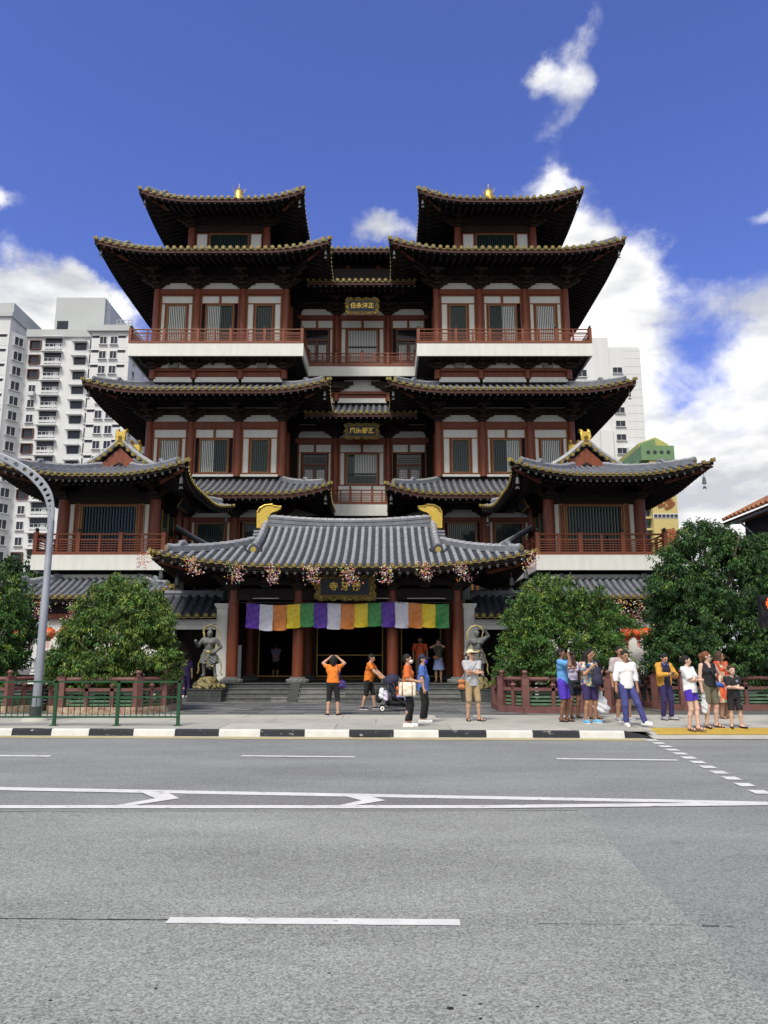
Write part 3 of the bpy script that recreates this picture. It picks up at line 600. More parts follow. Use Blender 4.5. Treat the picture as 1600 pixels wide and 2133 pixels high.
for s in (-1, 1):
    b = MB(); b.box(XW(s, 13.3), XW(s, 5.05), 47.13, 55.4, .15, 28.2); b.build('tower_wall', 'blackwood', TH)
    for lv in range(3):
        q = LV[lv]
        for i in range(3):
            xa, xb = sorted((XW(s, CX[i]), XW(s, CX[i + 1]))); bl = BL[lv][i] if BL[lv] else None
            if bl and s > 0 and bl != (0, 1): bl = (1 - bl[1], 1 - bl[0])
            if lv == 0 and i == 0: continue
            bay(TH, xa, xb, 47.0, q['zb'], q['wz0'], q['wz1'], q['tz'], q['bz1'], q['az'], WW[i] if lv else 1.7, bl, i == 1)
        for x in CX:
            z0 = (7.0, 12.88, 21.2)[lv]; column(TH, XW(s, x), 47.0, z0, q['az'][0] + .06); inst('bracket', BRK, (XW(s, x), 47.0, q['az'][0] + .02), TH)
        # inner flank of the tower, seen at a slant
        xf = XW(s, 4.95); z0, z1 = q['wz0'], q['wz1']
        if lv:
            for y in (47.9, 49.6): column(TH, XW(s, 5.0), y + .25, z0 - .3, q['az'][0] + .06, .2)
            for ya, yb in ((47.45, 47.75), (49.0, 49.3)): MB().box(XW(s, 5.06), XW(s, 5.0), ya, yb, z0, z1).build('side_panel', 'white', TH)
            MB().box(XW(s, 5.06), XW(s, 5.0), 47.4, 49.5, q['tz'][0], q['tz'][1]).build('transom_panel', 'white', TH)
            MB().box(XW(s, 5.06), XW(s, 4.98), 47.85, 48.9, z0, z1).build('window_shutter', 'slat', TH)
        for x in (13.4, 4.95):
            sx = s * (1 if x > 9 else -1)
            b = MB(); dd = Vector((sx, -1, 0)).normalized(); p = Vector((XW(s, x), 47.0, q['az'][0] + .35))
            for k in range(3): b.tube([p, p + dd * (1.0 + .55 * k) + Vector((0, 0, .05))], .10, 4); p = p + Vector((0, 0, .24))
            b.tube([p - Vector((0, 0, .1)), p + dd * 2.6 + Vector((0, 0, .25))], .10, 4); b.build('corner_bracket', 'darkwood', TH)
    # band between the second roof and the balcony
    for i in range(3):
        xa, xb = sorted((XW(s, CX[i]), XW(s, CX[i + 1]))); Y = 47.0
        box(TH, 'plinth_band', 'white', xa + .1, xb - .1, Y - .14, Y + .1, 19.10, 19.42); box(TH, 'dado_panel', 'darkwood' if 0 else 'red', xa + .1, xb - .1, Y - .02, Y + .1, 19.42, 19.80)
        box(TH, 'tie_beam', 'red', xa, xb, Y - .16, Y + .1, 19.83, 20.03); arch_panel(TH, xa + .34, xb - .34, Y, 20.05, 20.66, .42)
        if i != 1:
            v = MB(); c = (xa + xb) / 2; v.box(c - .32, c + .32, Y - .02, Y + .03, 20.09, 20.36, 0)
            for k in range(5): v.box(c - .29, c + .29, Y - .035, Y - .015, 20.11 + k * .05, 20.135 + k * .05, 1)
            v.build('vent_grille', ['blackwood', 'white'], TH)
    for x in CX: column(TH, XW(s, x), 46.95, 19.3, 19.9, .22, name='stub_post'); inst('bracket', BRK_W, (XW(s, x), 47.0, 20.02), TH)
    # balcony of the third floor
    x0, x1 = sorted((XW(s, 14.62), XW(s, 3.58)))
    b = MB(); b.box(x0, x1, 45.6, 45.72, 20.36, 21.2); xi = XW(s, 3.58); b.box(xi, XW(s, 3.70), 45.72, 49.7, 20.36, 21.2); xo = XW(s, 14.62); b.box(xo, XW(s, 14.5), 45.72, 56, 20.36, 21.2); b.build('balcony_slab', 'white', TH)
    box(TH, 'balcony_floor', 'blackwood', x0 + .12, x1 - .12, 45.72, 49.6, 20.45, 21.19)  # black underside: shade below the white slab put into the colour
    n_b = MB()
    for k in range(12): xx = x0 + .6 + k * (x1 - x0 - 1.2) / 11; n_b.box(xx - .08, xx + .08, 45.75, 47, 20.30, 20.45)
    n_b.build('balcony_joists', 'darkwood', TH, kind='stuff')
    pp = [(14.55 - v) / (14.55 - 3.68) for v in (14.55, 12.4, 10.27, 8.2, 6.05, 3.68)]
    rail_run(TH, (XW(s, 14.55), 45.68), (XW(s, 3.68), 45.68), 21.205, pp); rail_run(TH, (XW(s, 3.66), 45.76), (XW(s, 3.66), 49.5), 21.205, [0.02, .5, 1], 1); rail_run(TH, (XW(s, 14.55), 45.76), (XW(s, 14.55), 52), 21.205, [0.02, .5, 1], 1)
    # roofs
    def skirt(ze, zi, ov, ox, lift, rng, sp, nm, single=True, r=.11):
        prof = lambda u: ze + (zi - ze) * (.72 * u / ov + .28 * (u / ov) ** 2) if u <= ov else zi
        rf = Roof(TH, (XW(s, 9.175), 51.22), ox, ox, prof, ov, ov, lift, rng, name=nm); rf.base()
        inner = 'r' if s < 0 else 'l'; outer = 'l' if s < 0 else 'r'
        rf.rolls('f', sp, r, .42, single=single); rf.rolls(inner, sp, r, .6, single=False, disc_single=False); rf.rolls(outer, sp, r, .6, single=False, disc_single=False)
        rf.eave('flr', sp, ov + .1); cor = [(1, -1), (-1, -1)]; rf.hips(cor, .13, .24); return rf
    r1 = skirt(11.12, 12.62, 3.25, 7.45, .58, 3.6, .41, 'roof')
    r2 = skirt(17.58, 18.92, 3.15, 7.30, .56, 4.2, .425, 'roof')
    r3 = skirt(26.80, 28.25, 2.95, 7.22, .62, 4.6, .425, 'roof', single=False, r=.12)
    # top pavilion of the tower
    X0 = XW(s, 9.17); yw = 48.5
    box(TH, 'tower_wall', 'blackwood', X0 - 2.5, X0 + 2.5, yw + .13, 53.7, 27.9, 32.2)
    for sx in (-1, 1): column(TH, X0 + sx * 2.58, yw, 27.9, 31.2, .26); inst('bracket', BRK, (X0 + sx * 2.58, yw, 30.9), TH)
    slat_window(TH, X0 - 1.32, X0 + 1.32, yw, 28.6, 30.42, .125)
    for sx in (-1, 1): xx = sorted((X0 + sx * 1.5, X0 + sx * 2.22)); box(TH, 'side_panel', 'white', xx[0], xx[1], yw, yw + .1, 28.6, 30.42); f_ = MB(); frame(f_, xx[0] - .06, xx[1] + .06, yw - .04, yw + .12, 28.5, 30.5, .07); f_.build('window_surround', 'red', TH)
    box(TH, 'lintel_beam', 'darkwood', X0 - 2.4, X0 + 2.4, yw - .1, yw + .12, 30.52, 31.1); box(TH, 'tie_beam', 'blackwood', X0 - 2.6, X0 + 2.6, yw - .2, yw + .12, 31.1, 31.9)
    prof = lambda u: 31.45 + 3.2 * (.7 * u / 5.3 + .3 * (u / 5.3) ** 2)
    rf = Roof(TH, (X0, 51.1), 5.3, 5.3, prof, 5.3, 5.3, .62, 4.0, ul=2.8); rf.base(); rf.rolls('f', .425, .12, .6, single=False)
    for k in 'lr': rf.rolls(k, .425, .12, .6, single=False, disc_single=False)
    rf.eave('flr', .425, 2.75); rf.hips([(1, -1), (-1, -1)], .13, .24, top=2.6)
    b = MB(); b.lathe([(.62, 33.9), (.55, 34.5), (.44, 34.85), (.42, 35.15), (.34, 35.32), (.36, 35.38), (.24, 35.5), (.10, 35.56), (.12, 35.62), (.03, 35.72), (.012, 36.05)], (X0, 51.1, 0), 14); b.v = [((x - X0) * .8 + X0, (y - 51.1) * .8 + 51.1, z) for x, y, z in b.v]
    for k in range(14):
        a = k * math.pi * 2 / 14; b.tube([(X0 + .3 * math.cos(a), 51.1 + .3 * math.sin(a), 35.3), (X0 + .52 * math.cos(a), 51.1 + .52 * math.sin(a), 35.6)], [.012, .005], 5)
    b.build('roof_finial', 'gold', TH, 40)
# ---- centre between the towers
YC = 50.5
box(TH, 'centre_wall', 'blackwood', AX - 5.1, AX + 5.1, YC + .13, 56, .15, 29.0)
for lv in (1, 2):
    q = LV[lv]; dz = -.0
    for x0, x1, ww, st in ((-4.6, -1.79, 1.55, 'door'), (-1.79, 1.79, 2.05, 'window'), (1.79, 4.6, 1.55, 'door')):
        wz0 = 13.2 if lv == 1 else 21.9; wz1 = 15.36 if lv == 1 else 24.33; tz = (15.42, 15.96) if lv == 1 else (24.42, 24.97); bz = 16.42 if lv == 1 else 25.35; az = (16.45, 16.9) if lv == 1 else (25.38, 25.85)
        bay(TH, AX + x0, AX + x1, YC, 11.7 if lv == 1 else 21.3, wz0, wz1, tz, bz, az, ww, ((.26, 1, .55) if lv == 1 else (0, 1)) if st == 'window' else None, True, st)
    for x in (-1.79, 1.79): column(TH, AX + x, YC, 11.6 if lv == 1 else 21.2, 16.5 if lv == 1 else 25.4); inst('bracket', BRK, (AX + x, YC, 16.45 if lv == 1 else 25.38), TH)
box(TH, 'window_rail', 'slat', AX - 1.0, AX + 1.0, YC - .03, YC + .05, 13.85, 13.95); box(TH, 'window_rail', 'slat', AX - 1.0, AX + 1.0, YC - .03, YC + .05, 22.95, 23.05)
for x0, x1 in ((-4.9, -1.79), (-1.79, 1.79), (1.79, 4.9)):
    a, b_ = AX + x0, AX + x1
    box(TH, 'plinth_band', 'white', a + .1, b_ - .1, YC - .14, YC + .1, 18.9, 19.22); box(TH, 'dado_panel', 'red', a + .1, b_ - .1, YC - .02, YC + .1, 19.22, 19.5); box(TH, 'tie_beam', 'red', a, b_, YC - .16, YC + .1, 19.52, 19.72); arch_panel(TH, a + .34, b_ - .34, YC, 19.75, 20.66, .42)
for x in (-1.79, 1.79): column(TH, AX + x, YC - .05, 19.0, 19.6, .22, name='stub_post'); inst('bracket', BRK_W, (AX + x, YC, 19.72), TH)
box(TH, 'balcony_slab', 'white', AX - 3.58, AX + 3.58, 49.5, 49.62, 20.51, 21.2); box(TH, 'balcony_floor', 'blackwood', AX - 3.58, AX + 3.58, 49.62, 50.4, 20.56, 21.19)  # floor blackened to paint the shade under the slab
rail_run(TH, (AX - 3.6, 49.58), (AX + 3.6, 49.58), 21.205, [.0, .255, .5, .745, 1.0])
b = MB(); b.box(AX - 4.9, AX + 4.9, 49.5, 49.62, 10.86, 11.63); b.build('balcony_slab', 'white', TH); box(TH, 'balcony_floor', 'blackwood', AX - 4.9, AX + 4.9, 49.62, 50.4, 10.92, 11.62)  # floor underside black, slab shade painted in
rail_run(TH, (AX - 2.0, 49.58), (AX + 2.0, 49.58), 11.635, [.0, .32, .68, 1.0])
for x in (-3.2, -1.79, 1.79, 3.2): inst('bracket', BRK_W, (AX + x, 50.2, 10.1), TH)
box(TH, 'centre_wall_panel', 'darkwood', AX - 4.7, AX + 4.7, YC, YC + .1, 7.0, 10.0); arch_panel(TH, AX - 1.5, AX + 1.5, 50.35, 10.15, 10.7, .4)
def strip_roof(ze, zi, ye, yw, hw, sp, nm='centre_roof', single=True, r=.11):
    ov = yw - ye; prof = lambda u: ze + (zi - ze) * (.72 * min(u, ov) / ov + .28 * (min(u, ov) / ov) ** 2)
    rf = Roof(TH, (AX, ye + 6), hw, 6.0, prof, ov, .001, 0, 1.0, push=0, name=nm); rf.ul = 1
    rf.base('f'); rf.rolls('f', sp, r, .42, single=single); rf.eave('f', sp, ov); return rf
strip_roof(17.2, 18.7, 47.3, 50.5, 3.6, .40); strip_roof(26.45, 27.6, 47.5, 50.5, 3.6, .40); strip_roof(29.95, 31.2, 49.5, 53, 3.4, .42, single=False)
box(TH, 'centre_wall', 'blackwood', AX - 3.6, AX + 3.6, 51.6, 56, 27, 30.6)
for x in (-2.2, 0, 2.2): slat_window(TH, AX + x - .8, AX + x + .8, 51.5, 27.6, 28.62, .12)
for x in (-1.1, 1.1): column(TH, AX + x, 51.45, 27, 29.6, .2)
box(TH, 'lintel_beam', 'darkwood', AX - 3.4, AX + 3.4, 51.35, 51.6, 28.75, 29.2)
# ---- name boards
def plaque(P, cx, Y, z0, z1, w, body, size, tilt=.18, frame_m='gold_dark', scal=4):
    h = z1 - z0; cz = (z0 + z1) / 2; pts = []; fx, fz = w / 2, h / 2
    def edge(ax, ay, bx, by, n, amp):
        for i in range(n * 6):
            t = i / (n * 6); x = ax + (bx - ax) * t; y = ay + (by - ay) * t; nx, ny = (by - ay), -(bx - ax); l = math.hypot(nx, ny); k = abs(math.sin(math.pi * t * n)) * amp - amp * .5; pts.append((x + nx / l * k, y + ny / l * k))
    a = h * .10
    edge(-fx, -fz, fx, -fz, scal, a); edge(fx, -fz, fx, fz, 3, a); edge(fx, fz, -fx, fz, scal, a); edge(-fx, fz, -fx, -fz, 3, a)
    b = MB(); b.prism([(x, z) for x, z in pts], 0, .08, 'y', 0)
    random.seed(int(cx * 10 + z0 * 7) % 97)
    for k in range(90):          # carved relief on the border
        t = random.random() * 4; e = int(t); f_ = t - e
        x, z = [(-fx + 2 * fx * f_, -fz), (fx, -fz + 2 * fz * f_), (fx - 2 * fx * f_, fz), (-fx, fz - 2 * fz * f_)][e]; x *= random.uniform(.84, 1.0); z *= random.uniform(.72, 1.0)
        b.ball((x, -.005, z), random.uniform(.03, .055) * h, 6, 1, (random.uniform(1, 2.4), .9, random.uniform(.6, 1.4)))
    iw, ih = w * .40, h * .30
    root = empty('name_board', (cx, Y, cz)); root.parent = P; root.location = Vector((cx, Y, cz)) - P.location
    ob = bpy.data.objects.new('board_frame', b.mesh('board_frame', [frame_m, 'gold_relief'], 40)); COL.objects.link(ob)
    ob.parent = P; ob.location = root.location; ob.rotation_euler = (tilt, 0, 0)
    pn = MB(); pn.box(-iw, iw, -.03, -.008, -ih, ih); p2 = bpy.data.objects.new('board_panel', pn.mesh('board_panel', 'navy')); COL.objects.link(p2); p2.parent = ob
    me = text_mesh(body, size, .008, size * .022); me.materials.clear(); me.materials.append(MT['gold']); tx = bpy.data.objects.new('gilt_lettering', me); COL.objects.link(tx); tx.parent = ob; tx.location = (0, -.045, 0); tx.rotation_euler = (R(90), 0, 0)
    bpy.data.objects.remove(root); ob.name = 'name_board'; return ob
plaque(TH, AX + .03, 48.3, 24.48, 25.58, 2.2, '住永法正', .40)
plaque(TH, AX + .05, 48.3, 15.75, 16.78, 2.22, '風宗振丕', .40)
# ---------------------------------------------------------------- corner pavilions
def pavilion(s, label):
    P = empty('corner_pavilion', (XW(s, 11.3), 35.2, .15), label, 'pavilion', 'corner pavilions flanking the temple hall'); c = XW(s, 11.3); Y = 35.2; hw = 2.12
    out = s                 # +x side is outer for the right one
    box(P, 'core_wall', 'blackwood', c - 1.98, c + 1.98, Y + .16, 39.0, 5.0, 10.0)
    for sx in (-1, 1):
        for y in (Y, 39.0): column(P, c + sx * hw, y, 6.23, 9.35, .27)
        inst('bracket', BRK, (c + sx * hw, Y, 9.0), P)
    box(P, 'lintel_beam', 'blackwood', c - hw, c + hw, Y - .12, Y + .16, 8.80, 9.25); box(P, 'tie_beam', 'blackwood', c - hw - .3, c + hw + .3, Y - .3, Y + .1, 9.25, 9.7)
    slat_window(P, c - 1.28, c + 1.28, Y, 6.5, 8.68, .135)
    for sx in (-1, 1):
        a = sorted((c + sx * 1.66, c + sx * 1.84)); box(P, 'side_panel', 'white', a[0], a[1], Y, Y + .1, 6.3, 8.75)
        a = sorted((c + sx * 1.40, c + sx * 1.62)); box(P, 'wood_panel', 'red', a[0], a[1], Y + .02, Y + .1, 6.3, 8.75); f_ = MB(); frame(f_, a[0] - .02, a[1] + .02, Y - .04, Y + .08, 6.3, 8.77, .022); f_.build('gilt_trim', 'goldline', P)
    # flank that faces the courtyard
    xi = c - s * 2.04
    for ya, yb in ((35.6, 36.5), (36.6, 37.5), (37.6, 38.6)):
        b = MB(); b.box(xi - .03, xi + .03, ya, yb, 6.3, 8.7); w = b.build('shutter', 'slat', P)
        for y in (ya, yb): MB().box(xi - .06, xi + .06, y - .02, y + .02, 6.3, 8.75).build('gilt_trim', 'goldline', w)
    b = MB(); b.box(*sorted((c - s * 1.9, c - s * 2.2)), Y, 39, 8.8, 9.4); b.build('lintel_beam', 'darkwood', P)
    # slanting board under the courtyard eave
    brd = MB(); brd.box(-.75, .75, -.03, .03, -.3, .3, 0); brd.box(-.6, .6, -.045, -.031, -.17, .17, 1)
    random.seed(4)
    for k in range(40): t = random.random(); e = random.choice((-1, 1)); brd.ball((-.7 + 1.4 * t, -.03, e * .24), .05, 6, 0)
    me = brd.mesh('name_board', ['gold_dark', 'navy'], 40); o = inst('name_board', me, (c - s * 3.0, 36.9, 9.05), P); o.rotation_euler = Matrix.Rotation(-s * R(90), 3, 'Z').to_euler(); o.rotation_euler = (R(28), 0, -s * R(90))
    # balcony
    x0, x1 = sorted((XW(s, 8.28), XW(s, 14.22)))
    b = MB(); b.box(x0, x1, 34.0, 34.12, 5.54, 6.22); b.box(x0, x0 + .12, 34.12, 40.6, 5.54, 6.22); b.box(x1 - .12, x1, 34.12, 40.6, 5.54, 6.22); b.build('balcony_slab', 'white', P)
    box(P, 'balcony_floor', 'blackwood', x0 + .12, x1 - .12, 34.12, 40.6, 5.62, 6.2)  # underside painted black in place of the shade below the slab
    pp = [(14.12 - v) / (14.12 - 8.38) for v in (14.12, 12.2, 10.3, 8.38)]
    rail_run(P, (XW(s, 14.12), 34.1), (XW(s, 8.38), 34.1), 6.225, pp, 1, .93, .14); rail_run(P, (XW(s, 8.38), 34.2), (XW(s, 8.38), 40.4), 6.225, [0.0, .33, .66, 1], 1, .93, .14); rail_run(P, (XW(s, 14.12), 34.2), (XW(s, 14.12), 40.4), 6.225, [0.0, .33, .66, 1], 1, .93, .14)
    # gabled roof, ridge running away from the street
    prof = lambda u: 9.50 + 1.5 * (.75 * u / 4.2 + .25 * (u / 4.2) ** 2)
    rf = Roof(P, (c, 37.1), 4.7, 4.0, prof, 4.0, 3.6, .55, 3.6, rz=R(90), ul=2.6, push=.38)
    # local frame turned by 90 degrees: 'r' side of the local frame looks to the back, 'l' to the street
    rf.base(); rf.rolls('l', .285, .085, .42); rf.eave('lfb', .285, 2.3, fas=.12, end='rafter_end', fm='blackwood')  # fascia blackened, eave shade put into its colour
    inner = 'f' if s < 0 else 'b'; outer = 'b' if s < 0 else 'f'
    for k in (inner, outer): rf.rolls(k, .285, .085, .5, single=False, disc_single=(k == inner))
    rf.hips([(-1, -1), (-1, 1), (1, -1) if s < 0 else (1, 1)], .115, .22, top=3.3, orn=.35)
    rr = rf.root; yg = 36.05; g0 = prof(3.6); g1 = 11.98
    b = MB(); b.prism([(c - 1.12, g0 - .05), (c + 1.12, g0 - .05), (c, g1 - .25)], yg, yg + .12); b.build('gable_wall', 'red', rr)
    b = MB(); b.prism([(c - .42, g0 + .0), (c + .42, g0 + .0), (c, g0 + .26)], yg - .03, yg); b.build('gable_vent', 'blackwood', rr)
    for sx in (-1, 1):      # barge tiles of the gable, each with its gilt end
        A = Vector((c + sx * .05, yg - .12, g1 - .02)); B = Vector((c + sx * 1.65, yg - .12, g0 - .0)); n = 6
        for i in range(n):
            p = A + (B - A) * ((i + .45) / n); p.z -= .10 * math.sin(math.pi * (i + .5) / n); inst('gable_disc', DISC[.09], p, rr, (0, 0, -R(90)), (1, 1.15, 1.15))
            b = MB(); b.tube([p + Vector((0, .02, .02)), p + Vector((0, .35, .05))], .085, 8); b.build('barge_tile', 'tile', rr, 40)
        b = MB(); q = [A + (B - A) * (i / 6) + Vector((0, .08, .12 - .10 * math.sin(math.pi * i / 6))) for i in range(7)]; b.tube(q, .12, 6); b.tube([v + Vector((0, .22, .06)) for v in q], .12, 6); b.build('barge_ridge', 'tile_pale', rr, 40)
        S = MB(); n = 8
        for i in range(n + 1): t = i / n; S.v += [(c + sx * (.02 + 1.6 * t), yg, g1 - .05 - (g1 - g0) * (1.15 * t - .15 * t * t)), (c + sx * (.02 + 1.6 * t), 38.4, g1 - .05 - (g1 - g0) * (1.15 * t - .15 * t * t))]
        S.f = [(2 * i, 2 * i + 1, 2 * i + 3, 2 * i + 2) for i in range(n)]; S.m = [0] * n; S.build('gable_slope', 'tile_dark', rr, True)
    b = MB(); b.box(c - .13, c + .13, yg, 38.5, g1 - .15, g1 + .18, 0); b.tube([(c, yg, g1 + .2), (c, 38.5, g1 + .2)], .12, 8, 1); b.build('main_ridge', ['tile', 'tile_pale'], rr, 40)
    for y, fl in ((yg - .04, 1), (38.4, -1)):
        b = MB(); b.box(c - .2, c + .2, y - .1 * fl, y + .16 * fl, g1 - .10, g1 + .52, 0)
        for sx in (-1, 1): b.tube([(c + sx * .15, y, g1 - .08), (c + sx * .19, y - .05 * fl, g1 + .3), (c + sx * .17, y + .03 * fl, g1 + .58), (c + sx * .2, y + .22 * fl, g1 + .68), (c + sx * .2, y + .42 * fl, g1 + .60)], [.06, .075, .085, .075, .03], 8)
        b.tube([(c, y - .11 * fl, g1 + .22), (c, y - .14 * fl, g1 + .22)], .10, 12, 1); b.box(c - .12, c + .12, y - .12 * fl, y - .1 * fl, g1 - .02, g1 + .1, 1); b.build('ridge_ornament_gilt', ['gold', 'gold_dark'], rr, 40)
    # ground floor: lower eave and battered white wall on a dark plinth
    prof2 = lambda u: 4.22 + .95 * (.7 * min(u, 1.95) / 1.95 + .3 * (min(u, 1.95) / 1.95) ** 2)
    r2 = Roof(P, (c, 37.1), 3.75, 4.6, prof2, 1.95, 1.95, .42, 2.2, name='lower_roof'); r2.base(); r2.rolls('f', .30, .09, .42)
    k = 'r' if s < 0 else 'l'; r2.rolls(k, .30, .09, .5, single=False); r2.eave('flr', .30, 1.95, fas=.12, fm='blackwood'); r2.hips([(1, -1), (-1, -1)], .11, .2, orn=.45)  # lower fascia also black, shade painted in
    box(P, 'core_wall', 'blackwood', XW(s, 13.4), XW(s, 9.2), 34.9, 40, 3.0, 5.6); box(P, 'frieze', 'white', XW(s, 13.6), XW(s, 9.0), 34.6, 34.9, 5.08, 5.40)
    a, b_ = sorted((XW(s, 13.35), XW(s, 7.4))); t0, t1 = sorted((XW(s, 12.85), XW(s, 7.45)))
    w = MB(); w.add([(a, 32.62, .6), (b_, 32.62, .6), (b_, 40, .6), (a, 40, .6), (t0, 33.3, 3.45), (t1, 33.3, 3.45), (t1, 40, 3.45), (t0, 40, 3.45)], [(0, 1, 5, 4), (1, 2, 6, 5), (2, 3, 7, 6), (3, 0, 4, 7), (4, 5, 6, 7)]); w = w.build('battered_wall', 'white', P)
    for k in range(4):
        zz = .78 + k * .16; yy = 32.62 + (zz - .6) * .24; MB().box(a + .1, b_ - .05, yy - .012, yy + .05, zz, zz + .03).build('groove_shade_strip', 'stone_pale', w)  # raised darker strips paint the shade lines of recessed grooves
    box(P, 'plinth', 'stone_dark', a - .12, b_ + .02, 32.5, 40, .15, .6)
    box(P, 'tie_beam', 'red', a + .4, b_, 33.0, 33.25, 3.35, 3.55); box(P, 'tie_beam', 'blackwood', a + .4, b_, 33.1, 33.4, 3.55, 4.3)
    # roofed link between pavilion and hall
    lr = MB(); lx = [XW(s, 8.9), XW(s, 8.0), XW(s, 7.1), XW(s, 6.3)]; lz = [8.15, 7.62, 7.12, 6.75]
    v = []
    for x, z in zip(lx, lz): v += [(x, 38.0, z), (x, 43.0, z + .1)]
    lr.add(v, [(2 * i, 2 * i + 1, 2 * i + 3, 2 * i + 2) for i in range(3)]); lr.tube([(x, 37.95, z + .06) for x, z in zip(lx, lz)], .06, 8, 1); lr.tube([(x, 37.95, z - .1) for x, z in zip(lx, lz)], .1, 6, 0); lr.build('link_roof', ['tile_dark', 'tile_pale'], P, 40)
    box(P, 'link_wall', 'blackwood', XW(s, 9.2), XW(s, 4.9), 41, 41.2, .15, 6.7)
    for k in range(3): xx = sorted((XW(s, 8.6 - k * 1.2), XW(s, 7.7 - k * 1.2))); slat_window(P, xx[0], xx[1], 40.95, 4.4, 5.9, .12, jamb=.07)
    return P
pavilion(-1, 'grey tiled corner pavilion with gilt gable and balcony, behind the curved street lamp')
pavilion(1, 'grey tiled corner pavilion with gilt gable and balcony, behind the large dark tree')
# ---------------------------------------------------------------- entrance gate
GT = empty('entrance_gate', (AX, 30.2, .15), 'open entrance hall with long curved grey tile roof, gilt ridge ends and red columns', 'gate')
box(GT, 'platform', 'stone_dark', AX - 5.0, AX + 5.0, 29.46, 41, .15, .748)
for k in range(4):      # steps in slabs, cut by the two sloping stones
    y0 = 28.42 + k * .35; z1 = .15 + .15 * (k + 1); cuts = [-4.95, -3.2, -1.98, -1.62, .1, 1.62, 1.98, 3.3, 4.95] if k % 2 else [-4.95, -2.6, -1.98, -1.62, -.5, 1.0, 1.62, 1.98, 2.9, 4.95]
    for i in range(len(cuts) - 1):
        a, b = cuts[i], cuts[i + 1]
        if abs(abs((a + b) / 2) - 1.8) < .05: continue
        m = MB(); m.box(AX + a + .004, AX + b - .004, y0 + .015, y0 + .36, .15 if k == 0 else z1 - .15, z1 - .035); m.box(AX + a + .004, AX + b - .004, y0 - .01, y0 + .36, z1 - .035, z1); m.build('step_slab', random.choice(['stone', 'stone', 'stone_pale']), GT)
for sx in (-1, 1):
    m = MB(); x0, x1 = AX + sx * 1.8 - .18, AX + sx * 1.8 + .18; v = [(28.30, .15), (28.30, .20), (29.50, .78), (29.9, .78), (29.9, .15)]
    m.prism(v, x0, x1, 'x'); m.build('sloping_stone', 'stone_dark', GT)
for x in (-4.37, -1.83, 1.83, 4.37):
    for y in (30.2, 34.2):
        column(GT, AX + x, y, .95, 4.75, .215); m = MB(); m.lathe([(.44, .748), (.45, .80), (.40, .88), (.30, .95), (.28, .985)], (AX + x, y, 0), 20); d = m.build('column_base', 'stone', GT, 40)
        if y < 31:
            for k in range(12): a = k * math.pi / 6; MB().ball((AX + x + .38 * math.cos(a), y + .38 * math.sin(a), .86), .075, 6, 0, (1, 1, .6)).build('lotus_petal', 'stone_pale', d, True)
    inst('bracket', BRK_S, (AX + x, 30.2, 4.35), GT)
for x in (-3.1, 0, 3.1): inst('bracket', BRK_S, (AX + x, 30.2, 4.45), GT)
box(GT, 'tie_beam', 'blackwood', AX - 4.6, AX + 4.6, 30.05, 30.35, 3.92, 4.36); box(GT, 'tie_beam', 'blackwood', AX - 4.9, AX + 4.9, 29.9, 30.4, 4.5, 4.8)
for a, b in ((-3.6, -2.6), (-1.2, -.2), (.9, 1.7), (2.4, 3.9)): box(GT, 'pale_fillet', 'blind', AX + a, AX + b, 30.0, 30.04, 3.97, 3.99)
# inner wall with doorways; hall surfaces near-black, interior shade put into their colour
YI = 34.2
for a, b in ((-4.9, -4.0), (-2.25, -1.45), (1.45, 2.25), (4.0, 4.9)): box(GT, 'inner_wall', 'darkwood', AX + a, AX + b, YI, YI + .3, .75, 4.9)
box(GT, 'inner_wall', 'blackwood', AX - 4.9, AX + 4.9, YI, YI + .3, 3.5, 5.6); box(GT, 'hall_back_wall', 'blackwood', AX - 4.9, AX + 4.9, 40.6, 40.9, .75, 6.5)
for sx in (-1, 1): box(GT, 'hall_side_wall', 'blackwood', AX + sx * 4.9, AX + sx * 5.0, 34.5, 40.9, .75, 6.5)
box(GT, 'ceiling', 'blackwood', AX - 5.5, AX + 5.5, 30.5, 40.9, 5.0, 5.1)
for a, b in ((-4.0, -2.25), (-1.45, 1.45), (2.25, 4.0)):
    f_ = MB(); frame(f_, AX + a, AX + b, YI - .03, YI + .05, .9, 3.5, .04); d = f_.build('door_frame', 'goldline', GT)
    MB().box(AX + a, AX + b, YI + .06, YI + .3, .75, .90).build('threshold', 'gold_dark' if abs(a + b) < .1 else 'darkwood', d)
    if abs(a + b) < .1:
        MB().box(AX + a, AX + b, YI, YI + .03, 1.80, 1.84).build('door_rail', 'goldline', d)
        for k in range(30): xx = AX + a + .1 + k * (b - a - .2) / 29; MB().ball((xx, YI - .0, .86), .05, 6, 0, (1.2, .7, .8)).build('carved_boss', 'gold_dark', d, True)
prof = lambda u: 5.03 + 2.30 * (.60 * u / 4.8 + .40 * (u / 4.8) ** 2)
rg = Roof(GT, (AX, 33.0), 6.95, 4.8, prof, 4.8, 3.2, .52, 5.2, ul=3.2, push=.15); rg.base(); rg.courses('f', .16)
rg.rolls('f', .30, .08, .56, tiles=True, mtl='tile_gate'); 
for k in 'lr': rg.rolls(k, .30, .08, .5, single=False, disc_single=False)
rg.eave('flr', .30, 1.95, fas=.12, end='rafter_end', fm='blackwood'); rg.hips([(1, -1), (-1, -1)], .125, .22, top=3.1, orn=.22)  # black fascia carries the eave shade in its colour
RZ = lambda x: 7.30 + .20 * (x / 3.65) ** 2
n = 22
for i in range(n):      # ridge of stacked tiles with a cap tile each
    x0 = -3.5 + 7.0 * i / n; x1 = -3.5 + 7.0 * (i + 1) / n - .012; z = RZ((x0 + x1) / 2); b = MB(); b.tube([(AX + x0, 33, z + .27), (AX + x1, 33, z + .27)], .115, 10); b.build('ridge_cap_tile', 'tile_pale', rg.root, 40)
b = MB()
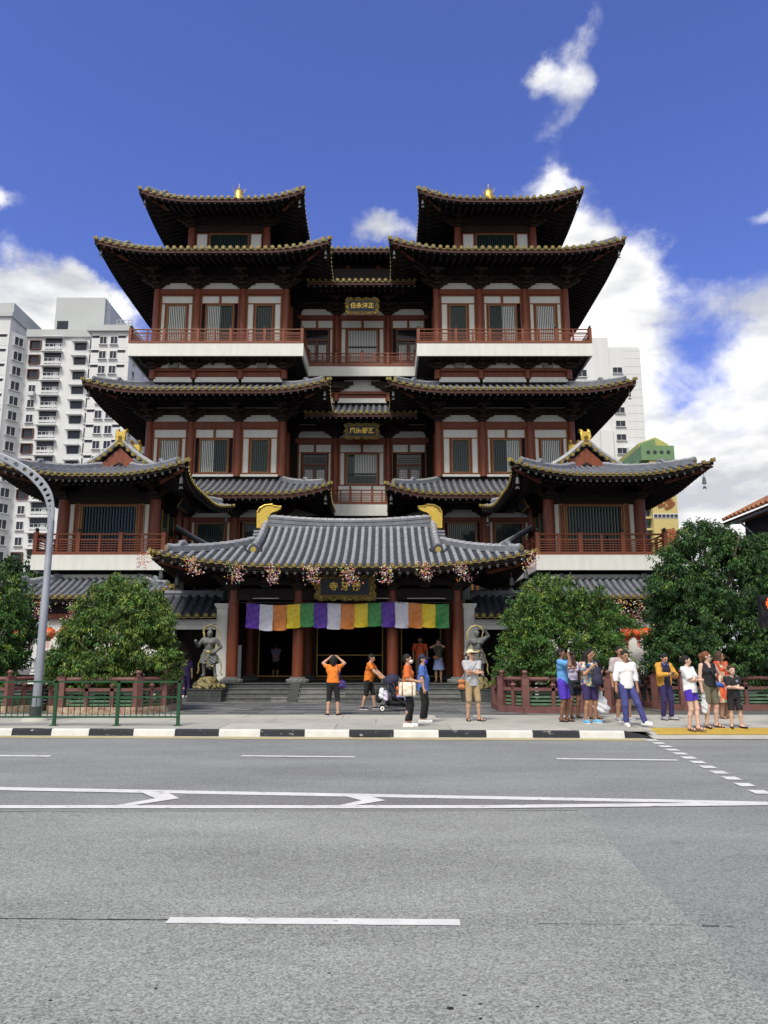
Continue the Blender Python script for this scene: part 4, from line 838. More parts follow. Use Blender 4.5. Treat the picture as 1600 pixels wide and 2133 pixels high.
for k in range(5):
    w = .17 - .02 * (k % 2)
    for i in range(n): x0 = -3.55 + 7.1 * i / n; x1 = x0 + 7.1 / n; z0 = RZ(x0) - .18 + .09 * k; z1 = RZ(x1) - .18 + .09 * k; b.add([(AX + x0, 33 - w, z0), (AX + x1, 33 - w, z1), (AX + x1, 33 - w, z1 + .085), (AX + x0, 33 - w, z0 + .085), (AX + x0, 33 + w, z0), (AX + x1, 33 + w, z1), (AX + x1, 33 + w, z1 + .085), (AX + x0, 33 + w, z0 + .085)], [(0, 1, 2, 3), (5, 4, 7, 6), (3, 2, 6, 7), (0, 4, 5, 1)])
b.build('main_ridge', 'tile', rg.root)
for sx in (-1, 1):
    nn = 9
    for i in range(nn):
        u0 = 4.55 - 2.75 * i / nn; u1 = 4.55 - 2.75 * (i + 1) / nn + .012; p = Vector(rg.pt('f', sx * 3.62, u0)); q = Vector(rg.pt('f', sx * 3.62, u1)); b = MB(); b.tube([p + Vector((0, 0, .28)), q + Vector((0, 0, .28))], [.11, .125], 10, 0)
        b.add([(v.x + dx, v.y, v.z + dz) for v in (p, q) for dx in (-.15, .15) for dz in (-.02, .24)], [(0, 1, 5, 4), (2, 3, 7, 6), (1, 3, 7, 5), (0, 2, 3, 1), (4, 6, 7, 5)], 1); b.build('descending_ridge_tile', ['tile_pale', 'tile'], rg.root, 40)
    p = Vector(rg.pt('f', sx * 3.62, 1.78)); b = MB(); b.tube([p + Vector((0, .06, .14)), p + Vector((0, -.08, .14))], .2, 12, 0); b.tube([p + Vector((0, -.08, .14)), p + Vector((0, -.1, .14))], .115, 12, 1); b.box(p.x - .3, p.x + .3, p.y - .05, p.y + .1, p.z - .02, p.z + .06, 0)
    for e in (-1, 1): b.tube([p + Vector((e * .18, 0, .05)), p + Vector((e * .30, -.04, .10)), p + Vector((e * .32, -.04, .2))], .05, 6, 0)
    b.build('ridge_end_ornament', ['tile_dark', 'disc'], rg.root, 40)
    for k in range(4): b = MB(); z = 6.55 + k * .17; b.tube([(AX + sx * 3.75, 32.3 + k * .16, z), (AX + sx * 4.12, 32.3 + k * .16, z - .02)], .085, 8); b.build('gable_tile', 'tile', rg.root, 40)
    m = MB(); m.prism([(30.2, 6.0), (35.8, 6.0), (33.0, 7.4)], AX + sx * 3.72, AX + sx * 3.62, 'x'); m.build('gable_wall', 'darkwood', rg.root)
    # gilt owl-tail ornament on the ridge end
    O = [(803, 205), (801, 110), (813, 85), (845, 66), (890, 62), (893, 71), (943, 76), (940, 90), (915, 105), (892, 111), (878, 124), (874, 143), (885, 157), (915, 165), (912, 205)]
    pts = [((x - 858) * .0074, (205 - y) * .0074) for x, y in O]; X0 = AX + sx * 3.62; m = MB(); Z0 = 7.24
    m.prism([(X0 - sx * x, Z0 + z) for x, z in pts], 32.86, 33.14, 'y', 0)
    rim = [pts[i] for i in range(1, 7)]; m.tube([(X0 - sx * (x + .02), 32.85, Z0 + z - .015) for x, z in rim], .035, 6, 0)
    for i in range(20):
        t = i / 19 * 4.0; k = min(int(t), 3); f_ = t - k; x = rim[k][0] + (rim[k + 1][0] - rim[k][0]) * f_; z = rim[k][1] + (rim[k + 1][1] - rim[k][1]) * f_; m.ball((X0 - sx * (x + .10), 32.855, Z0 + z - .07 * (t / 4)), .028, 6, 1)
    m.build('ridge_ornament_gilt', ['gold', 'gold_dark'], rg.root)
for sx in (-1, 1): bell(Vector((AX + sx * 6.3, 28.9, 4.85)), rg.root)
plaque(GT, AX + .02, 29.25, 3.86, 4.86, 2.28, '寺 牙 佛', .34, tilt=.2, scal=5)
# banner of fifteen sewn cloths
BN = empty('cloth_banner', (AX + .1, 29.72, 3.76), 'long banner of purple, white, orange, yellow and green cloths under the entrance eave', 'banner')
random.seed(11)
for i in range(15):
    x0 = AX - 3.80 + i * .52; b = MB(); nx, nz = 8, 12; hh = .93 + .05 * math.sin(i * 1.3); v = []; ph = random.random() * 6
    topz = lambda x: 3.76 + .035 * math.sin(x * 2.1 + .8) + .03 * math.cos(x * .8)
    for k in range(nz + 1):
        for j in range(nx + 1):
            t = k / nz; x = x0 + .52 * j / nx + .012 * math.sin(t * 5 + i) * t; y = 29.72 + .03 * math.sin(9 * x + t * 3 + ph) * (.3 + t) + .016 * math.sin(31 * x - 12 * t + ph * 2) + .012 * math.sin(22 * t + ph * 3 + 6 * j / nx)
            v.append((x, y, topz(x) - hh * t - .02 * math.sin(math.pi * j / nx) * t))
    b.add(v, [(k * (nx + 1) + j, k * (nx + 1) + j + 1, (k + 1) * (nx + 1) + j + 1, (k + 1) * (nx + 1) + j) for k in range(nz) for j in range(nx)])
    b.build('cloth', ['flag_purple', 'flag_white', 'flag_orange', 'flag_yellow', 'flag_green'][i % 5], BN, True)
b = MB(); b.tube([(AX - 4.37, 29.9, 3.80), (AX - 3.8, 29.73, 3.80), (AX, 29.72, 3.78), (AX + 4.0, 29.73, 3.80), (AX + 4.4, 29.9, 3.80)], .012, 5); b.build('cord', 'metal_dark', BN)
# ---------------------------------------------------------------- side gates next to the entrance hall
def side_gate(s, label):
    P = empty('side_gate', (XW(s, 6.1), 30.5, .15), label, 'side gate', 'low side gates beside the entrance hall')
    x0, x1 = sorted((XW(s, 4.62), XW(s, 5.05))); b = MB(); b.box(x0, x1, 30.3, 30.75, .15, 3.62); b.box(x0 - .04, x1 + .04, 30.26, 30.79, 3.62, 3.70); b.box(x0 - .08, x1 + .08, 30.22, 30.83, 3.70, 3.80); b.build('pillar', 'white', P)
    a, c = sorted((XW(s, 7.45), XW(s, 5.05))); b = MB(); b.box(a, c, 30.4, 30.7, 2.98, 3.12); b.box(a, c, 30.44, 30.7, 2.80, 2.975); b.box(a, c, 30.36, 30.7, 3.125, 3.18); b.build('lintel', 'white', P)
    prof = lambda u: 3.28 + .95 * u / 1.6
    m = MB(); rf = Roof(P, ((a + c) / 2, 29.95 + 3), (c - a) / 2, 3, prof, 1.6, .001, 0, 1, push=0); rf.ul = 1; rf.base('f'); rf.rolls('f', .30, .09, .42, mtl='tile_dark')
    b = MB(); b.tube([(a, 31.5, 4.3), (c, 31.5, 4.3)], .13, 8); b.box(a, c, 31.4, 31.6, 4.0, 4.28); b.build('ridge', 'tile', P, 40)
    box(P, 'passage_wall', 'blackwood', a, c, 33.6, 33.7, .15, 4.2); box(P, 'passage_ceiling', 'blackwood', a, c, 30.7, 33.6, 3.2, 3.25)  # black surfaces stand in for the shade inside the opening
    sw = sorted((XW(s, 7.35), XW(s, 7.5))); box(P, 'jamb', 'white', sw[0], sw[1], 30.6, 32.4, .15, 3.2)
side_gate(-1, 'low white side gate with small tile roof, behind the left guardian statue')
side_gate(1, 'low white side gate with small tile roof, behind the right guardian statue')
# ---------------------------------------------------------------- buildings behind
def far_window(w, h, kind):
    b = MB()
    if kind == 'plain': frame(b, -w / 2 - .08, w / 2 + .08, -.10, .1, -h / 2 - .08, h / 2 + .08, .08, 0); b.box(-w / 2, w / 2, -.02, .02, -h / 2, h / 2, 1); b.box(-.03, .03, -.05, -.02, -h / 2, h / 2, 0); b.box(-w / 2 - .2, w / 2 + .2, -.35, .0, -h / 2 - .2, -h / 2 - .08, 0)
    elif kind == 'brown': frame(b, -w / 2 - .14, w / 2 + .14, -.3, .1, -h / 2 - .14, h / 2 + .14, .14, 0); b.box(-w / 2, w / 2, -.02, .02, -h / 2, h / 2, 1)
    elif kind == 'slit': b.box(-w / 2, w / 2, -.03, .02, -h / 2, h / 2, 1); b.box(-w / 2 - .1, w / 2 + .1, -.18, 0, h / 2, h / 2 + .12, 0)
    elif kind == 'balcony':
        b.box(-w / 2, w / 2, -.03, .02, -h / 2, h / 2, 1); b.box(-w / 2 - .3, w / 2 + .35, -1.0, 0, h / 2 + .02, h / 2 + .17, 0)
        for k in range(5): x = -w / 2 + w * k / 4; b.box(x - .05, x + .05, -.12, -.05, -h / 2, -h / 2 + 1.1, 0)
        b.box(-w / 2, w / 2, -.13, -.04, -h / 2 + 1.05, -h / 2 + 1.15, 0); b.box(-w / 2, w / 2, -.10, -.06, -h / 2 + .1, -h / 2 + .55, 2)
        b.box(w * .1, w * .4, -.05, -.03, -h / 2, h * .1, 2)
    elif kind == 'kitchen': b.box(-w / 2, w / 2, -.03, .02, -h / 2, h / 2 - .5, 1); b.box(-w / 2 + .1, w / 2 - .1, -.05, -.02, h / 2 - .35, h / 2 + .15, 2); b.box(-w / 2 - .35, w / 2 + .25, -1.0, 0, h / 2 - .48, h / 2 - .36, 0)
    m0 = {'brown': 'hdb_brown'}.get(kind, 'hdb'); return b.mesh('window', [m0, 'hdb_glass', 'hdb_line'])
FW = {k: far_window(*a, k) for k, a in dict(plain=(1.15, 1.35), brown=(1.75, 1.5), slit=(1.9, .42), balcony=(3.0, 2.1), kitchen=(2.1, 1.9)).items()}
FW['tall'] = far_window(.8, 1.8, 'plain'); FW['wide'] = far_window(2.6, 1.5, 'plain')
HB = empty('apartment_block', (-55, 130, 0), 'tall white stepped apartment block left of the temple', 'building')
def pbox(P, name, m, *a): return box(P, name, m, *a)
FH = 2.75; ZT = 58.0
pbox(HB, 'wing', 'hdb', -92, -66.2, 127.5, 142, 0, 61.2); pbox(HB, 'wing_parapet', 'hdb_grey', -92.4, -65.8, 127.1, 142.4, 61.2, 62.0)
b = MB(); b.box(-92, -66.6, 129, 141, 62.0, 64.6); b.build('roof_house', 'hdb_grey', HB)
b = MB(); b.prism([(-66.2, 127.6), (-64.2, 130.6), (-64.2, 142), (-66.2, 142)], 0, 58.6, 'z'); b.build('wing', 'hdb', HB)
pbox(HB, 'main_block', 'hdb', -64.3, -51.9, 130.5, 143, 0, 58.6); pbox(HB, 'parapet', 'hdb_grey', -64.5, -51.8, 130.1, 143.2, 58.6, 60.0)
pbox(HB, 'wing', 'hdb', -52.0, -45.2, 128.5, 143.2, 0, 58.8); pbox(HB, 'wing_parapet', 'hdb_grey', -52.8, -44.8, 127.9, 143.6, 58.8, 59.9)
pbox(HB, 'lift_tower', 'hdb_grey', -60.9, -51.8, 133, 147, 60.0, 67.6); pbox(HB, 'lift_tower_opening', 'hdb_glass', -60.4, -58.4, 132.9, 133.1, 61.2, 62.9)
pbox(HB, 'rear_wing', 'hdb', -45.3, -30, 136, 150, 0, 50)
rb = MB()
for k in range(5): rb.box(-48 + k * .7, -47.9 + k * .7, 129, 129.1, 59.9, 61.3)
rb.box(-48, -45.1, 129, 129.1, 61.25, 61.35); rb.box(-48, -45.1, 129, 129.1, 60.6, 60.7); rb.build('roof_railing', 'hdb_grey', HB); rb = MB()
for k in range(9): rb.box(-51.5, -51.0, 133.5, 133.55, 60.2 + k * .8, 60.26 + k * .8)
rb.box(-51.5, -51.45, 133.5, 133.55, 60, 68.4); rb.box(-51.05, -51.0, 133.5, 133.55, 60, 68.4); rb.build('roof_ladder', 'hdb_grey', HB)
def fw(kind, x, y, z, rz=0): return inst('window', FW[kind], (x, y, z), HB, (0, 0, rz))
random.seed(21)
for k in range(17):
    z = ZT - FH * k - .9
    if z < 8: break
    for x in (-73.5, -69.4): fw('plain', x, 127.5, z + .1)
    for x in (-71.5, -67.6): fw('slit', x, 127.5, z + .55)
    if k < 16: w_ = inst('window', FW['tall'], (-65.2, 129.05, z), HB, (0, 0, R(56)), (1.9, 1, .85))
    fw('brown' if k % 8 not in (3, 4, 5) else 'plain', -62.8, 130.5, z)
    fw('balcony', -59.6, 130.5, z + .25); fw('kitchen', -54.7, 130.5, z)
    fw('tall', -52.6, 130.5, z + .1); fw('slit', -51.25, 128.5, z + .75).scale.x = .7; fw('plain', -49.9, 128.5, z + .1); fw('plain', -48.0, 128.5, z + .1); fw('slit', -46.6, 128.5, z + .75).scale.x = .7
    inst('window', FW['plain'], (-45.2, 131.0, z), HB, (0, 0, R(90))); fw('wide', -43.6, 136, z - .2)
ac = MB().box(-.5, .5, -.7, 0, -.35, .35).mesh('air_conditioner', 'hdb_line')
for x, k in ((-62.6, 3), (-65.0, 12)): inst('air_conditioner', ac, (x, 130.3, ZT - FH * k - 2.0), HB)
lines = MB()
for k in range(17):
    z = ZT - FH * k - 2.2; lines.box(-92, -66.2, 127.48, 127.5, z, z + .05); lines.box(-52.0, -45.2, 128.48, 128.5, z, z + .05); lines.box(-64.3, -61.4, 130.48, 130.5, z, z + .05)
lines.build('floor_lines', 'hdb_line', HB, kind='stuff')
RT = empty('apartment_tower', (52, 160, 0), 'white apartment tower right of the temple with curved shoulder', 'building')
pbox(RT, 'wing', 'hdb', 38, 46.8, 160.5, 178, 0, 66); b = MB(); b.box(44.6, 49.6, 160.2, 178, 0, 71.5); b.build('core', 'hdb', RT)
pbox(RT, 'main_block', 'hdb', 46.8, 49.4, 159.5, 176, 0, 50)
b = MB(); b.prism([(49.6, 0), (55.0, 0), (55.0, 45.2), (56.5, 47.5), (56.5, 68.2), (56.2, 69.2), (49.6, 69.2)], 160, 176, 'y'); b.build('main_block', 'hdb', RT)
b = MB(); b.prism([(52.6, 0), (55.8, 0), (55.8, 44), (54.8, 46), (52.2, 46)], 158.5, 160.05, 'y'); b.build('bay', 'hdb', RT)
for k in range(14):
    z = 63.8 - 3.05 * k; inst('window', FW['wide'], (51.3, 160, z), RT, sc=(.78, 1, .85))
    if z < 45: inst('window', FW['wide'], (54.2, 158.5, z), RT, sc=(.85, 1, .85))
    inst('window', FW['wide'], (43.6, 160.5, z - .5), RT)
for k in range(12): pbox(RT, 'floor_line', 'hdb_line', 53.0, 56.52, 159.97, 160.02, 48.5 + 1.8 * k, 48.56 + 1.8 * k)
for x, h in ((52, 3.5), (53.2, 2.6), (50.7, 2)): pbox(RT, 'antenna', 'hdb_grey', x, x + .08, 165, 165.08, 69.2, 69.2 + h)
YB = empty('yellow_tower', (52, 140, 0), 'yellow and green commercial tower with brown Chinese characters', 'building')
pbox(YB, 'front_wall', 'yellow_wall', 49.9, 54.5, 140, 156, 0, 38.2); pbox(YB, 'side_wing', 'green_wall', 47.9, 49.9, 141.5, 156, 0, 38.2); pbox(YB, 'upper_wall', 'green_wall', 48.4, 54.6, 139.8, 156, 38.2, 41.0)
b = MB(); b.prism([(48.4, 41.0), (54.0, 41.0), (54.0, 41.6), (51.6, 43.0), (48.4, 41.8)], 141, 156, 'y'); b.build('roof_house', 'olive_wall', YB); b = MB(); b.prism([(48.6, 41.0), (51.4, 41.0), (51.4, 42.6), (48.6, 41.6)], 140.7, 141.0, 'y'); b.build('roof_house', 'green_wall', YB)
for k in range(4): b = MB(); b.tube([(49.7 + k * 1.25, 139.75, 39.7), (49.7 + k * 1.25, 139.85, 39.7)], .36, 12); b.build('round_window', 'hdb_glass', YB)
for z in (33.9, 27.1, 20.3):
    pbox(YB, 'window_band', 'hdb', 49.9, 54.5, 139.93, 140.02, z, z + .9)
    for k in range(6): inst('window', MB().box(-.3, .3, -.05, .02, -.3, .3).mesh('window', 'hdb_glass'), (50.35 + k * .75, 139.92, z + .45), YB)
for k in range(14):
    pbox(YB, 'balcony_slab', 'yellow_wall', 48.4, 49.9, 140.6, 141.5, 36 - k * 2.2, 36.35 - k * 2.2); pbox(YB, 'window', 'hdb_glass', 48.6, 49.7, 141.42, 141.5, 36.5 - k * 2.2, 37.6 - k * 2.2)
for k in range(11): pbox(YB, 'wall_joint', 'olive_wall', 50.1 + k * .42, 50.13 + k * .42, 139.97, 140.01, 10, 38)
writing('sign_character', '珍', 3.5, (52.5, 139.8, 30.2), 'sign_red', YB, .10); writing('sign_character', '珠', 3.5, (52.8, 139.8, 23.3), 'sign_red', YB, .10)
SH = empty('shophouse', (20, 30, 0), 'dark shophouse with arched windows and orange tile eave at the right edge', 'shophouse')
pbox(SH, 'wall', 'shop_wall', 16.4, 26, 25, 34.4, .15, 7.75)
b = MB(); b.add([(15.4, 24.5, 7.82), (15.4, 34.8, 7.82), (21, 34.8, 10.6), (21, 24.5, 10.6), (26.6, 24.5, 7.82), (26.6, 34.8, 7.82)], [(0, 1, 2, 3), (3, 2, 5, 4)]); b.add([(15.4, 24.5, 7.72), (15.4, 34.8, 7.72), (16.4, 34.8, 7.75), (16.4, 24.5, 7.75)], [(0, 1, 2, 3)]); rf_ = b.build('roof', 'orange_tile', SH)
for k in range(25): y = 24.7 + k * .4; b = MB(); b.tube([(15.38, y, 7.86), (21, y, 10.64)], .09, 6); b.build('tile_row', 'orange_tile', rf_)
for k in range(2): y = 26.5 + k * 3.3; MB().add([(16.5, y, 8.55), (16.5, y + 3.1, 8.55), (19.6, y + 3.1, 10.1), (19.6, y, 10.1)], [(0, 1, 2, 3)]).build('solar_panel', 'metal_grey', SH)
b = MB(); b.tube([(15.6, 24.6, 7.65), (15.6, 34.6, 7.65)], .07, 8); b.tube([(15.6, 33.2, 7.6), (16.2, 33.2, 7.0), (16.3, 33.2, .3)], .05, 8); b.build('gutter_pipe', 'metal_grey', SH)
for y in (27, 29.6, 32.2):
    b = MB(); pts = [(y - .7, 4.3), (y + .7, 4.3)] + [(y + .7 * math.cos(t), 6.2 + .7 * math.sin(t)) for t in [math.pi * k / 10 for k in range(11)]]; b.prism(pts, 16.33, 16.38, 'x'); w = b.build('window', 'hdb_glass', SH)
    b = MB(); b.tube([(16.32, *p) for p in pts + pts[:1]], .06, 4); b.tube([(16.32, y, 4.3), (16.32, y, 6.9)], .03, 4); b.tube([(16.32, y - .7, 6.2), (16.32, y + .7, 6.2)], .03, 4)
    for t in (.8, 2.34): b.tube([(16.32, y, 6.2), (16.32, y + .7 * math.cos(t), 6.2 + .7 * math.sin(t))], .03, 4)
    b.build('frame', 'hdb_grey', w)
# ---------------------------------------------------------------- planters and trees
def planter(cx, yf, hw, label, rail_m='planter', base_m='planter', depth=3.0, ch=.55):
    P = empty('planter', (cx, yf + depth / 2, .15), label, 'planter', 'railed planters in front of the temple')
    pts = [(cx - hw, yf), (cx + hw, yf), (cx + hw + ch, yf + ch * 1.3), (cx + hw + ch, yf + depth - ch * 1.3), (cx + hw, yf + depth), (cx - hw, yf + depth), (cx - hw - ch, yf + depth - ch * 1.3), (cx - hw - ch, yf + ch * 1.3)]
    n = len(pts); pm_ = post_mesh(1.0, .10, rail_m, .19) if rail_m not in PM else PM[rail_m]; PM[rail_m] = pm_
    MB().prism(pts, .15, .30, 'z').build('soil_bed', 'soil', P)
    for i in range(n):
        A = Vector((*pts[i], 0)); B = Vector((*pts[(i + 1) % n], 0)); d = (B - A); ln = d.length; d.normalize(); nn = Vector((d.y, -d.x, 0)); rz = math.atan2(d.y, d.x)
        inst('post', pm_, (A.x, A.y, .15), P, (0, 0, rz))
        def bar(z, w, h, nm, m, a=.1, off=0):
            b = MB(); p0 = A + d * a + nn * off; p1 = B - d * a + nn * off; q = [p0 + nn * w, p1 + nn * w, p1 - nn * w, p0 - nn * w]; b.add([(v.x, v.y, .15 + z - h) for v in q] + [(v.x, v.y, .15 + z + h) for v in q], [(3, 2, 1, 0), (4, 5, 6, 7), (0, 1, 5, 4), (1, 2, 6, 5), (2, 3, 7, 6), (3, 0, 4, 7)]); b.build(nm, m, P)
        bar(.09, .13, .09, 'base_stone', base_m, -.04)
        b = MB(); b.tube([A + Vector((0, 0, .15 + .95)), B + Vector((0, 0, .15 + .95))], .062, 10); b.build('top_rail', rail_m, P, 40)
        bar(.66, .05, .045, 'rail', rail_m)
        for z in (.56, .45, .34, .24): bar(z, .02, .028, 'slat', 'green_slat', .1, -.05)
        k = max(1, int(ln / 1.0))
        for j in range(1, k + 1):
            p = A + d * (ln * j / (k + 1)) if ln > .9 else None
            if p: b = MB(); b.box(-.05, .05, -.05, .05, .18, .70); b.lathe([(.06, .70), (.10, .78), (.05, .84), (.09, .90)], n=8); inst('thin_post', b.mesh('thin_post', rail_m), (p.x, p.y, .15), P, (0, 0, rz))
PM = {}
planter(-8.08, 22.4, 1.08, 'weathered red railed planter behind the green street railing', base_m='planter_base')
planter(5.26, 22.65, 1.2, 'red railed planter with green slats right of the entrance steps')
planter(10.9, 23.75, 1.9, 'wide red railed planter under the large dark tree at right'); planter(-12.3, 22.9, 1.4, 'red railed planter cut by the left edge of the photo', base_m='planter_base')
def leaf_cloud(rng, lobes, nclu, per, size, mats_w, droop=.75, twig=.12, shell=.62):
    C = []; Nn = []
    vol = np.array([l[3] * l[4] * l[5] for l in lobes]) ** .67; vol /= vol.sum(); padn = 11
    while len(C) < nclu:          # leaf pads: flat sprays on the crown's surface with dark gaps between them
        l = lobes[rng.choice(len(lobes), p=vol)]; d = rng.normal(size=3); d /= np.linalg.norm(d); inner = rng.random() < .28; r = rng.uniform(.45, .78) if inner else .80 + .26 * rng.random() ** 1.4
        p = np.array(l[:3]) + d * np.array(l[3:6]) * r
        if any((((p - np.array(m[:3])) / np.array(m[3:6])) ** 2).sum() < .42 for m in lobes if m is not l): continue
        if p[2] < .8: continue
        pr_ = rng.uniform(.16, .34) * (size / .13)
        for _ in range(padn):
            o_ = rng.normal(size=3) * np.array([1, 1, .38]) * pr_ * .62; q = p + o_; q[2] -= .5 * (o_[0] ** 2 + o_[1] ** 2) / pr_
            C.append(q); Nn.append(d * .7 + o_ / (np.linalg.norm(o_) + 1e-6) * .3)
    C = np.array(C); Nn = np.array(Nn); n = len(C); m = n * per
    base = np.repeat(C, per, 0); nd = np.repeat(Nn, per, 0)
    ax = nd + np.array([0, 0, .35]) + rng.normal(size=(m, 3)) * .25; tw = rng.random(m)[:, None] * twig
    base = base + ax * tw + rng.normal(size=(m, 3)) * .035
    d = nd * .55 + rng.normal(size=(m, 3)) * .62 + np.array([0, 0, -droop]); d /= np.linalg.norm(d, axis=1)[:, None]
    u = np.cross(d, rng.normal(size=(m, 3))); u /= np.linalg.norm(u, axis=1)[:, None]; w = np.cross(d, u)
    L = size * (.7 + .6 * rng.random(m))[:, None]; B = L * .17
    v = np.stack([base, base + d * L * .45 + u * B + w * B * .35, base + d * L + np.array([0, 0, -.12]) * L, base + d * L * .45 - u * B + w * B * .35], 1).reshape(-1, 3)
    mi = np.repeat(rng.choice(len(mats_w), size=n, p=mats_w), per)
    flip = rng.random(m) < .25; mi = np.where(flip, rng.choice(len(mats_w), size=m, p=mats_w), mi)
    return v, mi
def leaf_mesh(name, v, mi, mats):
    m = len(v) // 4; me = bpy.data.meshes.new(name); me.vertices.add(len(v)); me.vertices.foreach_set('co', v.astype(np.float32).ravel())
    idx = (np.arange(m)[:, None] * 4 + np.array([0, 1, 2, 0, 2, 3])).ravel(); me.loops.add(len(idx)); me.loops.foreach_set('vertex_index', idx.astype(np.int32)); me.polygons.add(2 * m)
    me.polygons.foreach_set('loop_start', np.arange(0, 6 * m, 3, dtype=np.int32)); me.polygons.foreach_set('material_index', np.repeat(mi, 2).astype(np.int32))
    for q in mats: me.materials.append(MT[q])
    me.update(calc_edges=True); return me
def tree(base, lobes, nclu, per, size, mats, wts, label, group, seed, trunk=.09, name='tree', **kw):
    rng = np.random.default_rng(seed); P = empty(name, base, label, 'tree', group); o = np.array(base)
    v, mi = leaf_cloud(rng, lobes, nclu, per, size, wts, **kw); me = leaf_mesh('crown', v - o, mi, mats); c = bpy.data.objects.new('crown', me); COL.objects.link(c); c.parent = P
    b = MB(); z1 = max(l[2] for l in lobes)
    b.tube([(base[0], base[1], base[2]), (base[0] + .04, base[1], base[2] + (z1 - base[2]) * .3), (base[0] - .03, base[1] + .05, z1)], [trunk * 1.3, trunk, trunk * .4], 9); b.build('trunk', 'bark', P, True)
    for l in lobes:
        for k in range(3):
            d = rng.normal(size=3) * .45; e = np.array(l[:3]) + d * np.array(l[3:6]); s0 = np.array([base[0], base[1], base[2] + (l[2] - base[2]) * .45]); mid = (s0 + e) / 2 + np.array([0, 0, -.1]); b = MB(); b.tube([s0, mid, e], [trunk * .6, trunk * .4, trunk * .12], 6); b.build('limb', 'bark', P, True)
        t = rng.normal(size=(9, 3))
        for q in t:
            q = q / np.linalg.norm(q); e = np.array(l[:3]) + q * np.array(l[3:6]) * 1.08; s0 = np.array(l[:3]) + q * np.array(l[3:6]) * .5; b = MB(); b.tube([s0, (s0 + e) / 2 + np.array([0, 0, -.04]), e], [.018, .012, .004], 4); b.build('twig', 'bark', P)
G1 = 'clipped trees in the railed planters'
tree((-8.3, 23.9, .3), [(-8.15, 23.9, 2.2, 1.55, 1.5, 1.15), (-8.1, 23.9, 3.25, 1.1, 1.05, .92), (-9.35, 23.3, 1.5, .62, .7, .5), (-6.95, 23.4, 1.75, .78, .8, .85), (-7.4, 23.4, 2.9, .85, .9, .8), (-9.0, 23.7, 2.3, .55, .8, .7), (-8.4, 22.9, 1.45, .9, .6, .5)], 3700, 19, .108, ['leaf_mid', 'leaf_olive', 'leaf_young', 'leaf_dark'], [.30, .34, .12, .24], 'olive green rounded tree with drooping leaves behind the green railing', G1, 1)
tree((5.6, 24.2, .3), [(5.5, 24.2, 2.1, 1.75, 1.6, 1.15), (5.2, 24.2, 3.35, 1.05, 1.0, .85), (6.2, 24.1, 3.0, 1.0, 1.0, .8), (4.3, 23.7, 1.8, .8, .8, .75), (6.55, 23.8, 1.9, .7, .8, .7), (7.1, 24.0, 2.7, .5, .6, .45), (5.4, 23.3, 1.5, .9, .6, .55), (4.6, 24.0, 2.7, .75, .8, .7)], 3800, 19, .104, ['leaf_mid', 'leaf_young', 'leaf_dark', 'leaf_olive'], [.46, .10, .32, .12], 'bright green rounded tree right of the entrance steps', G1, 2, droop=.4)
tree((10.7, 25.3, .3), [(10.9, 25.3, 3.0, 2.15, 1.9, 1.75), (10.75, 25.3, 4.85, 1.5, 1.4, 1.2), (12.0, 25.2, 4.35, 1.45, 1.3, 1.25), (9.8, 25.0, 3.9, 1.05, 1.1, 1.0), (9.45, 24.8, 2.1, .9, 1.0, .8), (10.4, 24.2, 1.9, 1.5, .9, .9), (12.4, 24.8, 2.2, 1.2, 1.1, 1.0), (10.5, 25.0, 5.5, .75, .7, .6), (9.0, 24.9, 1.6, .55, .7, .4)], 7200, 19, .122, ['leaf_dark', 'leaf_deep', 'leaf_mid', 'leaf_young'], [.44, .34, .21, .01], 'large dark green tree towering over the people at right', G1, 3, trunk=.13, droop=.6)
tree((-12.2, 24.3, .3), [(-12.6, 24.3, 2.4, 1.5, 1.5, 1.4), (-12.3, 24.2, 3.6, 1.1, 1.1, .85), (-11.75, 23.9, 2.7, .7, .8, .9), (-11.6, 23.8, 1.6, .55, .7, .6)], 1900, 19, .115, ['leaf_dark', 'leaf_mid', 'leaf_deep', 'leaf_young'], [.36, .36, .18, .10], 'dark green tree cut by the left edge of the photo', G1, 4)
G2 = 'trees far behind the left pavilion'
for i, (x, y, z, r, lab) in enumerate([(-27.5, 58, 6.6, 2.6, 'distant dark tree below the white apartment block, right of the pair'), (-31.5, 62, 6.8, 3.2, 'distant dark tree below the white apartment block, at the left edge')]):
    tree((x, y, 0), [(x, y, z, r, r * .8, r * .85), (x - r * .7, y, z - .6, r * .6, r * .6, r * .6), (x + r * .7, y, z - .4, r * .6, r * .6, r * .6)], 700, 12, .38, ['leaf_dark', 'leaf_mid', 'leaf_deep'], [.5, .25, .25], lab, G2, 10 + i, trunk=.2, twig=.4)
def palm(base, z1, label):
    P = empty('palm', base, label, 'palm'); b = MB(); b.tube([base, (base[0], base[1], z1)], [.09, .06], 8); b.build('trunk', 'bark', P, True); random.seed(8)
    for k in range(11):
        a = k * 2.4; up = random.uniform(.3, 1.0); m = MB(); path = [Vector((base[0], base[1], z1)) + Vector((math.cos(a) * t * 1.3, math.sin(a) * t * 1.3, up * t * 1.5 - 1.3 * t * t)) for t in [i / 8 for i in range(9)]]
        m.tube(path, [.02] * 8 + [.005], 4); d = Vector((-math.sin(a), math.cos(a), 0))
        for i in range(1, 9):
            for sg in (-1, 1):
                for f_ in (0, .5):
                    p = path[i] + (path[min(8, i + 1)] - path[i]) * f_; fd = (path[i] - path[i - 1]).normalized(); e = p + (d * sg * .8 + fd * .6 + Vector((0, 0, -.25))) * (.45 - .03 * i); m.add([p, p + fd * .04, e], [(0, 1, 2)])
        m.build('frond', 'leaf_dark', P)
palm((AX + 3.0, 56.2, 29), 33.7, 'small palm on the roof terrace between the towers'); palm((AX + 1.9, 56.6, 29), 32.6, 'low palm tuft on the roof terrace left of the other palm')
